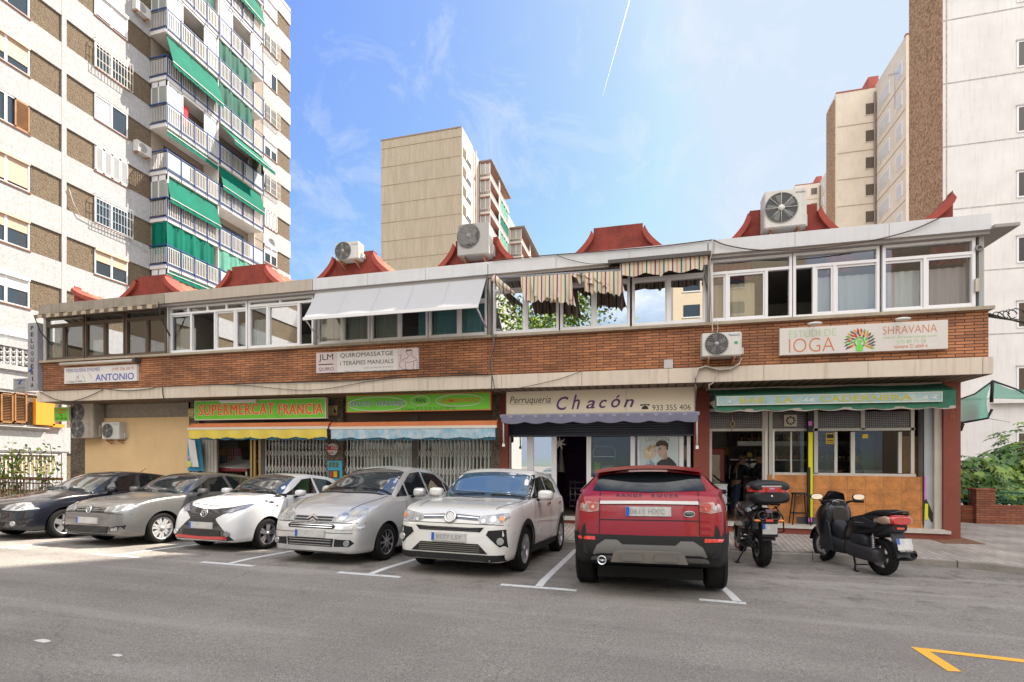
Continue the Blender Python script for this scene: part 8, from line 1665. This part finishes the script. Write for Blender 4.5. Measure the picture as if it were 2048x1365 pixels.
# ---------------- scooter
gz=road_z(3.47,-2.85)
s=thing('scooter','black maxi scooter on its centre stand with silver mirrors, seen from behind','scooter',(3.55,-2.80,gz+.0),rot=(-.03,KS,R(15)))
bwheel(s,0,.285,.145,mat('grey scooter rim',(.04,.04,.043),.4),5);bwheel(s,1.44,.30,.12,mat('grey scooter rim',(0,0,0)),5)
mb=MB();loft(mb,[(0,-.36,.865,.05,.04),(0,-.30,.84,.14,.10),(0,-.12,.81,.19,.15),(0,.15,.76,.21,.19),(0,.42,.68,.20,.20),(0,.62,.60,.17,.17),(0,.72,.54,.12,.12)],n=24,p=3.0);part('rear_body',mb,SCB,s)
mb=MB();loft(mb,[(0,-.30,.985,.09,.03),(0,-.24,.975,.14,.05),(0,.0,.945,.165,.06),(0,.16,.90,.17,.06),(0,.24,.87,.16,.06),(0,.50,.82,.14,.06),(0,.66,.80,.07,.05)],n=20,p=2.6);part('seat',mb,mat('scooter seat',(.011,.011,.011),.65,spec=.25,bump=.3,bs=90),s)
mb=MB();mb.tube([(-.15,-.10,.93),(-.15,-.34,.96),(-.06,-.42,1.0),(.06,-.42,1.0),(.15,-.34,.96),(.15,-.10,.93)],.018);part('grab_rail',mb,SCB,s)
mb=MB();loft(mb,[(0,.60,.36,.18,.12),(0,.80,.34,.19,.12),(0,1.0,.36,.19,.13),(0,1.12,.42,.17,.16)],p=4);part('floorboard',mb,SCG,s)
mb=MB();loft(mb,[(0,.62,.52,.07,.14),(0,.80,.50,.09,.15),(0,1.0,.60,.12,.18),(0,1.10,.68,.14,.2)],p=3);part('centre_tunnel',mb,SCG,s)
mb=MB();loft(mb,[(0,1.0,.86,.12,.12),(0,1.06,.80,.24,.30),(0,1.16,.74,.27,.38),(0,1.32,.72,.22,.32),(0,1.48,.74,.14,.20),(0,1.56,.76,.05,.08)],n=26,p=2.8);part('front_fairing',mb,SCB,s)
mb=MB()
for sg in(-1,1):side_plate(mb,[(.86,.28),(.98,.74),(1.10,.80),(1.18,.62),(1.22,.34),(1.05,.22)],sg*.225,sg*.20)
part('leg_shield',mb,SCG,s)
mb=MB();mb.solid(lambda u,v:((u-.5)*2*(.21-.06*v*v),1.20+.10*(1-(2*u-1)**2)-.08*v,1.04+.24*v-.05*(2*u-1)**2*v),14,6,(0,.012,0));part('windscreen',mb,mat('smoked screen',(.012,.012,.014),.08,coat=1),s)
mb=MB();loft(mb,[(0,1.02,1.06,.10,.05),(0,1.10,1.06,.17,.075),(0,1.2,1.04,.17,.07)],p=3);part('dashboard',mb,BLKP,s);mb=MB()
mb.tube([(.11*math.cos(a),1.015+.02,1.07+.05*math.sin(a))for a in[i*math.pi/10 for i in range(20)]],.007,4,True);mb.tube([(-.10,.98,1.10),(-.04,.95,1.08),(-.06,.97,1.02),(0,.96,1.0)],.007,4);part('dial_ring',mb,INOX,s)
mb=MB();mb.tube([(-.34,.92,1.10),(-.20,1.02,1.10),(0,1.06,1.06),(.20,1.02,1.10),(.34,.92,1.10)],.018);part('handlebar',mb,BLKP,s)
for sg in(-1,1):
 mb=MB();mb.cyl((sg*.36,.905,1.10),(sg*.24,.995,1.10),.024);part('grip',mb,RUB,s)
 mm=sub('mirror',s);mb=MB();mb.tube([(sg*.20,1.12,1.06),(sg*.28,1.10,1.10),(sg*.33,1.08,1.15)],.014);part('stem',mb,BLKP,mm);mb=MB();loft(mb,[(sg*.37,1.05,1.175,.11,.055),(sg*.37,1.08,1.175,.10,.05),(sg*.36,1.12,1.17,.03,.02)],p=2.4);part('shell',mb,BLKP,mm);mb=MB();loft(mb,[(sg*.37,1.0445,1.175,.098,.046),(sg*.37,1.0495,1.175,.098,.046)],p=2.4);part('mirror_glass',mb,CHR,mm)
mb=MB();mb.prism([(-.05,.995,.70),(.04,.995,.70),(.04,1.0,.715),(-.05,1.0,.715)],(0,.01,0));mb.lathe([(.025,-.0),(.001,-.006)],(.09,1.0,.71),'y',14);part('ignition_lock',mb,INOX,s)
mb=MB();loft(mb,[(0,-.41,.865,.13,.05),(0,-.37,.87,.165,.078),(0,-.26,.865,.18,.082)],n=20,p=3);part('tail_light',mb,REDL,s)
for sg in(-1,1):mb=MB();loft(mb,[(sg*.15,-.375,.865,.03,.04),(sg*.165,-.30,.865,.045,.065),(sg*.20,-.12,.845,.02,.045)],p=2.6);part('indicator',mb,mat('clear amber lens',(.34,.24,.18),.1,coat=1),s)
mb=MB();mb.prism([(-.055,-.375,.735),(.055,-.375,.735),(.055,-.37,.765),(-.055,-.37,.765)],(0,.015,0));part('reflector',mb,mat('red reflector',(.6,.02,.01)),s)
mb=MB();loft(mb,[(0,-.36,.76,.11,.06),(0,-.20,.70,.14,.09),(0,.0,.64,.13,.07)],p=3);mb.solid(lambda u,v:((u-.5)*.2,-.30-.14*v,.68-.36*v+.02*math.sin(math.pi*u)),6,6,(0,.02,.005));part('rear_mudguard',mb,SCG,s);bplate(s,0,-.47,.44,.22,.17,.22)
mb=MB();mb.box(-.11,.11,-.478,-.470,.415,.438);part('plate_strip',mb,BLKP,s);mb=MB();text(mb,'RIDER MOTO',-.09,-.4795,.420,.18,.013,bold=.02);part('plate_lettering',mb,WB,s)
mb=MB();loft(mb,[(-.15,-.16,.30,.045,.08),(-.16,-.05,.31,.07,.11),(-.16,.25,.33,.08,.12),(-.15,.50,.36,.08,.13),(-.14,.62,.38,.05,.09)],n=18,p=3);part('engine_cover',mb,mat('transmission grey',(.035,.035,.04),.5,spec=.3),s)
mb=MB();loft(mb,[(-.15,.05,.50,.06,.06),(-.15,.15,.52,.075,.09),(-.15,.38,.52,.075,.09),(-.14,.48,.50,.05,.06)],p=3);part('air_filter',mb,SCG,s)
mb=MB();mb.tube([(-.14,-.02,.28),(-.13,.02,.68)],.014)
for i in range(9):mb.lathe([(.028,i*.028),(.036,i*.028+.008),(.028,i*.028+.016)],(-.136,-.0+i*.002,.36),'z',12)
part('shock_absorber',mb,INOX,s)
mb=MB();mb.tube([(.16,.35,.28),(.17,.15,.28),(.18,.0,.30)],.03);loft(mb,[(.18,.05,.30,.05,.06),(.185,-.05,.31,.07,.085),(.19,-.30,.35,.075,.09),(.19,-.36,.36,.06,.07)],p=2.5);mb.lathe([(.035,-.40),(.035,-.36)],(.19,0,.36),'y',14);part('muffler',mb,mat('muffler black',(.03,.03,.032),.4),s)
mb=MB()
for sg in(-1,1):mb.tube([(sg*.10,.50,.22),(sg*.16,.38,.10),(sg*.20,.34,.015)],.016);mb.tube([(sg*.20,.34,.015),(sg*.20,.26,.012)],.014)
mb.tube([(-.16,.38,.10),(.16,.38,.10)],.012);part('centre_stand',mb,BKM,s)
mb=MB()
for sg in(-1,1):mb.tube([(sg*.09,1.36,.66),(sg*.09,1.44,.30)],.022)
part('fork',mb,INOX,s);mb=MB();mb.solid(lambda u,v:((u-.5)*.15,1.44+.335*math.cos(R(10)+R(150)*v),.30+.335*math.sin(R(10)+R(150)*v)),4,12,(0,0,.012));part('front_mudguard',mb,SCB,s)
mb=MB();side_plate(mb,[(-.20,.79),(.12,.88),(.45,.80),(.30,.74),(-.1,.73)],-.222,-.195);part('side_trim',mb,SCG,s);mb=MB()
x_=-.224;tm=Matrix(((0,-1,0),(-1,0,0),(0,0,1)))
text(mb,'XCITING',0,0,0,.22,.03,shear=.3,bold=.01,turn=lambda v:Vector((-.2245,.36-v.x,.775+v.z+v.x*.18)))if False else None
mb.box(-.224,-.2225,.10,.30,.79,.80);part('side_badge',mb,ALO,s)
# ================================================================== PLANTS, GARDEN WALL, NET
GW=brick('garden brick',(.34,.11,.055),(.22,.06,.03),(.09,.065,.05),bw=.24,bh=.062,ms=.008)
gy=4.6;xa,xb,xc=FX_(1953,gy-.1),FX_(1991,gy-.1),FX_(1925,5.3)
zt=F(1970,981,gy-.1)[1];zw=F(2015,1014,gy)[1]
t=thing('garden_wall','low red brick garden wall with a square pier beside the pavement','wall',(9.2,gy,.1));mb=MB();mb.box(xa,xb,gy-.1,gy+.28,0,zt);part('pier',mb,GW,t);mb=MB();mb.box(xb,16,gy,gy+.22,0,zw);mb.prism([(xa-.001,gy+.05,0),(xa-.001,gy+.25,0),(xa-2.2,gy+1.6,0),(xa-2.2,gy+1.4,0)],(0,0,zw));part('low_wall',mb,GW,t)
mb=MB();mb.box(xa-.02,xb+.02,gy-.12,gy+.3,zt,zt+.04);mb.box(xb+.001,16,gy-.01,gy+.23,zw,zw+.035);part('coping',mb,mat('brick coping',(.30,.095,.05),.85,var=.3,vs=8),t)
GRF=mat('green fence paint',(.015,.12,.075),.5)
t=thing('garden_fence','dark green metal fence with crossed bars on top of the garden wall','fence',(11,gy+.1,zw));mb=MB();z0,z1=zw+.05,zt-.02
def seg(p,q):
 p,q=Vector(p),Vector(q);n=max(1,int((q-p).length/.55))
 for z in(z0+.06,z1-.04):mb.tube([(p.x,p.y,z),(q.x,q.y,z)],.018,5)
 for i in range(n*2+1):c=p.lerp(q,i/(2*n));mb.tube([(c.x,c.y,z0),(c.x,c.y,z1)],.014,5)
 for i in range(n):a,b_=p.lerp(q,i/n),p.lerp(q,(i+1)/n);mb.tube([(a.x,a.y,z0+.06),(b_.x,b_.y,z1-.04)],.011,5);mb.tube([(a.x,a.y,z1-.04),(b_.x,b_.y,z0+.06)],.011,5)
seg((xb+.02,gy+.1),(16,gy+.1));seg((xa-.02,gy+.16),(xa-2.2,gy+1.5));part('railing',mb,GRF,t)
LEAFC=[mat('fatsia leaf',(.075,.175,.025),.42,var=.35,vs=3,spec=.5),mat('fatsia pale leaf',(.20,.31,.04),.45,var=.3,vs=3)]
def palm_leaf(bm,c,d,up,size,mi,lobes=7):
 d=d.normalized();s_=d.cross(up).normalized();n=s_.cross(d).normalized();o=bm.verts.new(c)
 for k in range(lobes):
  a=R(-115+230*k/(lobes-1));l=size*(1-.25*abs(a)/2);v=d*math.cos(a)+s_*math.sin(a);w=(d*-math.sin(a)+s_*math.cos(a))*l*.17
  m1=c+v*l*.55+n*.02;tip=c+v*l-n*l*.18;p1=bm.verts.new(m1+w);p2=bm.verts.new(m1-w);p3=bm.verts.new(tip)
  f=bm.faces.new((o,p1,p3,p2));f.material_index=mi
def shrub(label,c,rx,ry,rz,n,seed,size=.2,name='shrub'):
 rnd=random.Random(seed);t=thing(name,label,'shrub',c,group='glossy shrubs in the garden bed');C_=Vector(c);mb=MB()
 for i in range(n):
  a,b_=rnd.uniform(0,6.283),rnd.uniform(-.3,1.0);rr=rnd.uniform(.55,1.08)**.6*(1+.22*math.sin(a*3+seed)*math.cos(b_*4));h=math.sqrt(max(0,1-min(1,b_)**2));o=Vector((rx*rr*h*math.cos(a),ry*rr*h*math.sin(a),rz*(.45+.55*b_*rr)))
  nrm=Vector((math.cos(a)*h,math.sin(a)*h-.35,.55+b_)).normalized();d=Vector((rnd.uniform(-1,1),rnd.uniform(-1,1),rnd.uniform(-.7,.15)));d=(d-nrm*d.dot(nrm));
  if d.length<.1:continue
  palm_leaf(mb.bm,C_+o,d,nrm,size*rnd.uniform(.7,1.25),1 if rnd.random()<.33 else 0)
 part('foliage',mb,LEAFC,t);mb=MB()
 for i in range(9):a=rnd.uniform(0,6.283);mb.tube([C_+Vector((.1*math.cos(a),.1*math.sin(a),0)),C_+Vector((rx*.35*math.cos(a),ry*.35*math.sin(a),rz*.4)),C_+Vector((rx*.6*math.cos(a),ry*.6*math.sin(a),rz*.75))],[.03,.02,.012],5)
 part('stem',mb,mat('shrub stem',(.10,.075,.05),.9),t);return t
shrub('tallest glossy shrub rising at the picture edge over the green fence',(11.3,6.4,.2),1.5,1.3,2.55,620,3,.27);shrub('broad glossy shrub between the brick pier and the taller shrub',(9.5,6.2,.2),1.3,1.2,1.75,520,4,.25);shrub('smaller glossy shrub behind the red corner pillar',(8.1,7.2,.2),1.1,1.0,1.75,380,6,.24);shrub('low glossy shrub filling the fence bars beside the pier',(10.4,5.45,.2),1.5,.55,1.15,360,8,.2)
NET=mat('green shade net',(.01,.30,.20),.8,alpha=.72)
t=thing('shade_net','green shade netting stretched on dark poles beside the white tower','shade net',(8,3.5,2.5));Y=3.4
q=[F(px,py,Y)for px,py in((1900,806),(1952,786),(1986,762),(1977,790),(1984,818),(1975,836),(1940,842),(1900,848))];mb=MB()
L1=[(1900,806),(1930,797),(1960,782),(1985,762)];L2=[(1900,848),(1930,844),(1955,840),(1978,834)]
def li(P,u):k=min(len(P)-2,int(u*(len(P)-1)));f=u*(len(P)-1)-k;return(P[k][0]+(P[k+1][0]-P[k][0])*f,P[k][1]+(P[k+1][1]-P[k][1])*f)
def fn(u,v):a,b_=li(L1,u),li(L2,u);px,py=a[0]+(b_[0]-a[0])*v,a[1]+(b_[1]-a[1])*v;bow=-8*u**6*math.sin(math.pi*v);yy=Y+.25*math.sin(2*math.pi*u)*v;x,z=F(px+bow,py,yy);return(x,yy,z)
mb.grid(fn,14,6);part('hanging_sheet',mb,NET,t)
A_,B_,C2,D_=(F(1985,762,Y),Y),(F(1978,797,Y),Y),(F(2080,764,7.5),7.5),(F(2080,800,7.5),7.5);V3=lambda e:Vector((e[0][0],e[1],e[0][1]));a,b_,c_,d_=V3(A_),V3(B_),V3(C2),V3(D_);mb=MB();mb.grid(lambda u,v:a.lerp(c_,u).lerp(b_.lerp(d_,u),v)+Vector((0,0,-.25*math.sin(math.pi*u)*(1-v))),10,4);part('top_sheet',mb,NET,t)
mb=MB();mb.tube([b_+Vector((.05,0,-.1)),a],.035);mb.tube([a,a.lerp(c_,.45)+Vector((0,0,-.22)),b_.lerp(d_,.75)+Vector((0,0,.1))],.022);e=[V3((F(px,py,Y),Y))for px,py in((1895,850),(1930,845),(1975,837),(1984,819))];mb.tube(e,.03);e=[V3((F(px,py,Y),Y))for px,py in((1895,808),(1950,788),(1986,762))];mb.tube(e,.02);mb.tube([V3((F(1975,837,Y),Y)),Vector((F(2020,845,WY)[0],WY,F(2020,845,WY)[1]))],.006);mb.tube([V3((F(1926,848,Y),Y)),V3((F(1921,862,Y),Y))],.035);part('pole',mb,BLKP,t)
t=thing('garden_railing','thin dark rusty railing in front of the barred basement window of the tower','railing',(-21,-.2,0));mb=MB();y=-.1;z1=F(50,959,y)[1];z0=.0;xl_,xr_=-27,FX_(103,y)
for z in(z1,z1-.12,.2):mb.tube([(xl_,y,z),(xr_,y,z)],.018,5)
x=xl_
while x<xr_:mb.tube([(x,y,.05),(x,y,z1)],.012,5);x+=.135
part('bars',mb,mat('rusted black bars',(.035,.022,.016),.8,var=.5,vs=6,col2=(.16,.07,.035)),t)
mb=MB();mb.box(-27,xr_,y+.25,y+.33,z1-.02,z1+.06);part('rusty_beam',mb,mat('rusty beam',(.25,.10,.05),.8),t)
mb=MB();mb.box(-27,-18.7,.6,.8,0,.55);part('low_wall',mb,mat('cream low wall',(.60,.48,.34),.9,var=.2,vs=2),t)
VL=[mat('vine leaf',(.10,.20,.015),.6,var=.3,vs=5),mat('vine bright leaf',(.22,.30,.03),.6)]
rnd=random.Random(4)
for j,(px,w_,zt_,n,lab)in enumerate(((8,.8,1.75,210,'bushy bright climbing plant on the railing, cut off by the picture edge'),(42,.75,1.95,200,'tall straggly climbing plant on the railing below the barred window'),(94,.7,1.9,170,'thin climbing plant on the railing end nearest the stone pillar'))):
 x=FX_(px,-.05);t=thing('climbing_plant',lab,'plant',(x,-.05,.1),group='climbing plants on the rusty railing');mb=MB();st=MB()
 for k in range(6):
  p=Vector((x+rnd.uniform(-.3,.3),.0,.1));pts=[p.copy()]
  for q in range(7):p=p+Vector((rnd.uniform(-.14,.14),rnd.uniform(-.05,.05),(zt_-.1)/7*rnd.uniform(.7,1.15)));pts.append(p.copy())
  st.tube(pts,.009,4)
  for i in range(n//6):
   c=pts[rnd.randrange(2,8)]+Vector((rnd.gauss(0,w_*.17),rnd.gauss(0,.1),rnd.gauss(0,.12)));d=Vector((rnd.uniform(-1,1),rnd.uniform(-1,.4),rnd.uniform(-.5,.6))).normalized();u=d.cross(Vector((rnd.random(),rnd.random(),rnd.random()))).normalized();l=rnd.uniform(.045,.085);mb.mi=1 if rnd.random()<.4 else 0;mb.poly([c-d*l,c+u*l*.6,c+d*l,c-u*l*.6])
 part('leaves',mb,VL,t);part('stem',st,mat('vine stem',(.07,.05,.03),.9),t)
# ================================================================== BEHIND THE CAMERA (mirrored in panes and paintwork; two blocks added for bounce light)
BEH=mat('sunlit cream render',(.66,.55,.40),.9,var=.08,vs=.5);BW=mat('sunlit white render',(.70,.69,.66),.9,var=.08,vs=.5)
def back_block(label,x0,x1,y0,h,m_,nw):
 t=thing('apartment_block',label,'building',((x0+x1)/2,y0,0));mb=MB();mb.box(x0,x1,y0-12,y0,-1,h);part('wall',mb,m_,t);n=int(h/2.8)
 for i in range(n):
  w=sub('window',t);mb=MB();fr=MB()
  for j in range(nw):
   a=x0+(x1-x0)*(j+.25)/nw;b=a+(x1-x0)*.4/nw;mb.box(a,b,y0+.002,y0+.03,i*2.8+1,i*2.8+2.3);fr.box(a-.1,b+.1,y0+.001,y0+.06,i*2.8+.88,i*2.8+1)
  part('pane',mb,DKG,w);part('sill',fr,ALU,w)
 return t
back_block('tall cream block mirrored in the upper panes beside the yoga windows',3.2,16,-46,34,BEH,3);back_block('long white block across the street, unseen, added to bounce sunlight',-46,-16,-40,22,BW,8);back_block('six window wide cream block across the street, unseen, added to bounce sunlight',22,44,-30,24,BEH,6)  # long white and six window blocks are unseen, added to bounce sunlight
def tree(label,base,h,r,n,seed):
 rnd=random.Random(seed);t=thing('plane_tree',label,'tree',base);B=Vector(base);mb=MB();mb.tube([B,B+Vector((.1,0,h*.25)),B+Vector((0,.1,h*.5)),B+Vector((.1,0,h*.8))],[.32,.26,.2,.08],8);cl=[]
 for i in range(11):
  a=i*2.4;z=h*(.42+.05*i);l=r*rnd.uniform(.5,.95);e=B+Vector((l*math.cos(a),l*math.sin(a),z+rnd.uniform(.3,1.5)));mb.tube([B+Vector((0,0,z-.6)),B.lerp(e,.5)+Vector((0,0,z*.5+.2))if False else(B+Vector((l*.5*math.cos(a),l*.5*math.sin(a),z+.2))),e],[.12,.07,.03],6);cl.append(e);cl.append(B+Vector((l*.55*math.cos(a),l*.55*math.sin(a),z+1)))
 part('trunk',mb,mat('plane bark',(.25,.21,.15),.9,var=.5,vs=4),t);mb=MB()
 for i in range(n):
  c=rnd.choice(cl);o=Vector((rnd.gauss(0,1),rnd.gauss(0,1),rnd.gauss(0,.8)))*r*.22;p=c+o;d=Vector((rnd.uniform(-1,1),rnd.uniform(-1,1),rnd.uniform(-1,.6))).normalized();u=d.cross(Vector((rnd.random()-.5,rnd.random()-.5,rnd.random()))).normalized();l=rnd.uniform(.09,.16);mb.mi=0 if rnd.random()<.6 else 1;mb.poly([p-d*l,p+u*l*.7,p+d*l,p-u*l*.7])
 part('crown',mb,VL,t)
tree('leafy plane tree mirrored in the upper windows under the torn awning',(-6.2,-22,0),13,4.2,9500,1);tree('second smaller plane tree across the street from the silver car',(-17,-24,0),11,3.8,5000,2)
# ================================================================== CONTRAIL
def skyp(px,py,d):a,b,c=ray(px,py);v=Vector((a,b,c)).normalized();return Vector((0,CAMY,CAMZ))+v*d
p,q=skyp(1268,-30,6000),skyp(1205,195,6600);mb=MB();n=30;pts=[p.lerp(q,i/n)for i in range(n+1)];mb.tube(pts,[6.0-4.6*(i/n)for i in range(n+1)],6)
m=mat('ice trail',(.8,.8,.82),1);tr=m.node_tree;L=tr.links.new;o_=tr.nodes['Material Output'];em=N(tr,'ShaderNodeBsdfDiffuse');em.inputs[0].default_value=(.8,.8,.82,1);tl=N(tr,'ShaderNodeBsdfTranslucent');tl.inputs[0].default_value=(.9,.9,.9,1);ms=N(tr,'ShaderNodeMixShader');L(em.outputs[0],ms.inputs[1]);L(tl.outputs[0],ms.inputs[2]);tp=N(tr,'ShaderNodeBsdfTransparent');m3=N(tr,'ShaderNodeMixShader');m3.inputs[0].default_value=.4;L(tp.outputs[0],m3.inputs[1]);L(ms.outputs[0],m3.inputs[2]);L(m3.outputs[0],o_.inputs[0])
part('contrail',mb,m,label='thin white aircraft trail high in the blue sky',cat='contrail',kind='stuff')
# ================================================================== every loose twin of a part becomes an object of its own
def islands(me):
 n=len(me.vertices);p=list(range(n))
 def f(a):
  while p[a]!=a:p[a]=p[p[a]];a=p[a]
  return a
 for e in me.edges:a,b=f(e.vertices[0]),f(e.vertices[1]);p[a]=b
 g={}
 for i in range(n):g.setdefault(f(i),[]).append(i)
 return list(g.values())
SPLIT=set('base_wall bay_post parapet gable_rim bracket pink_panel crank_bar arm side_fairing leg_shield fork end_cap room_wall inner_wall threshold brace leg footrest can_row awning_tube mirror_pane ledge clutch_cover mesh_pane emblem eye piping red_pillar oval skid_recess joint gold_frame orange_column notice_print grab_rail plinth coping glazing_pane yellow_graffiti pink_graffiti black_graffiti scissors_mark bird_mark torn_cloth'.split())
for o in list(bpy.data.objects):
 if o.type!='MESH' or o.name.split('.')[0]not in SPLIT or o.data.users>1:continue
 gs=islands(o.data)
 if not 2<=len(gs)<=12:continue
 for k,g in enumerate(gs):
  bm=bmesh.new();bm.from_mesh(o.data);bm.verts.ensure_lookup_table();keep=set(g);bmesh.ops.delete(bm,geom=[v for v in bm.verts if v.index not in keep],context='VERTS')
  me=bpy.data.meshes.new(o.data.name);bm.to_mesh(me);bm.free()
  for mm in o.data.materials:me.materials.append(mm)
  if k<len(gs)-1:c=o.copy();c.data=me;COL.objects.link(c)
  else:o.data=me
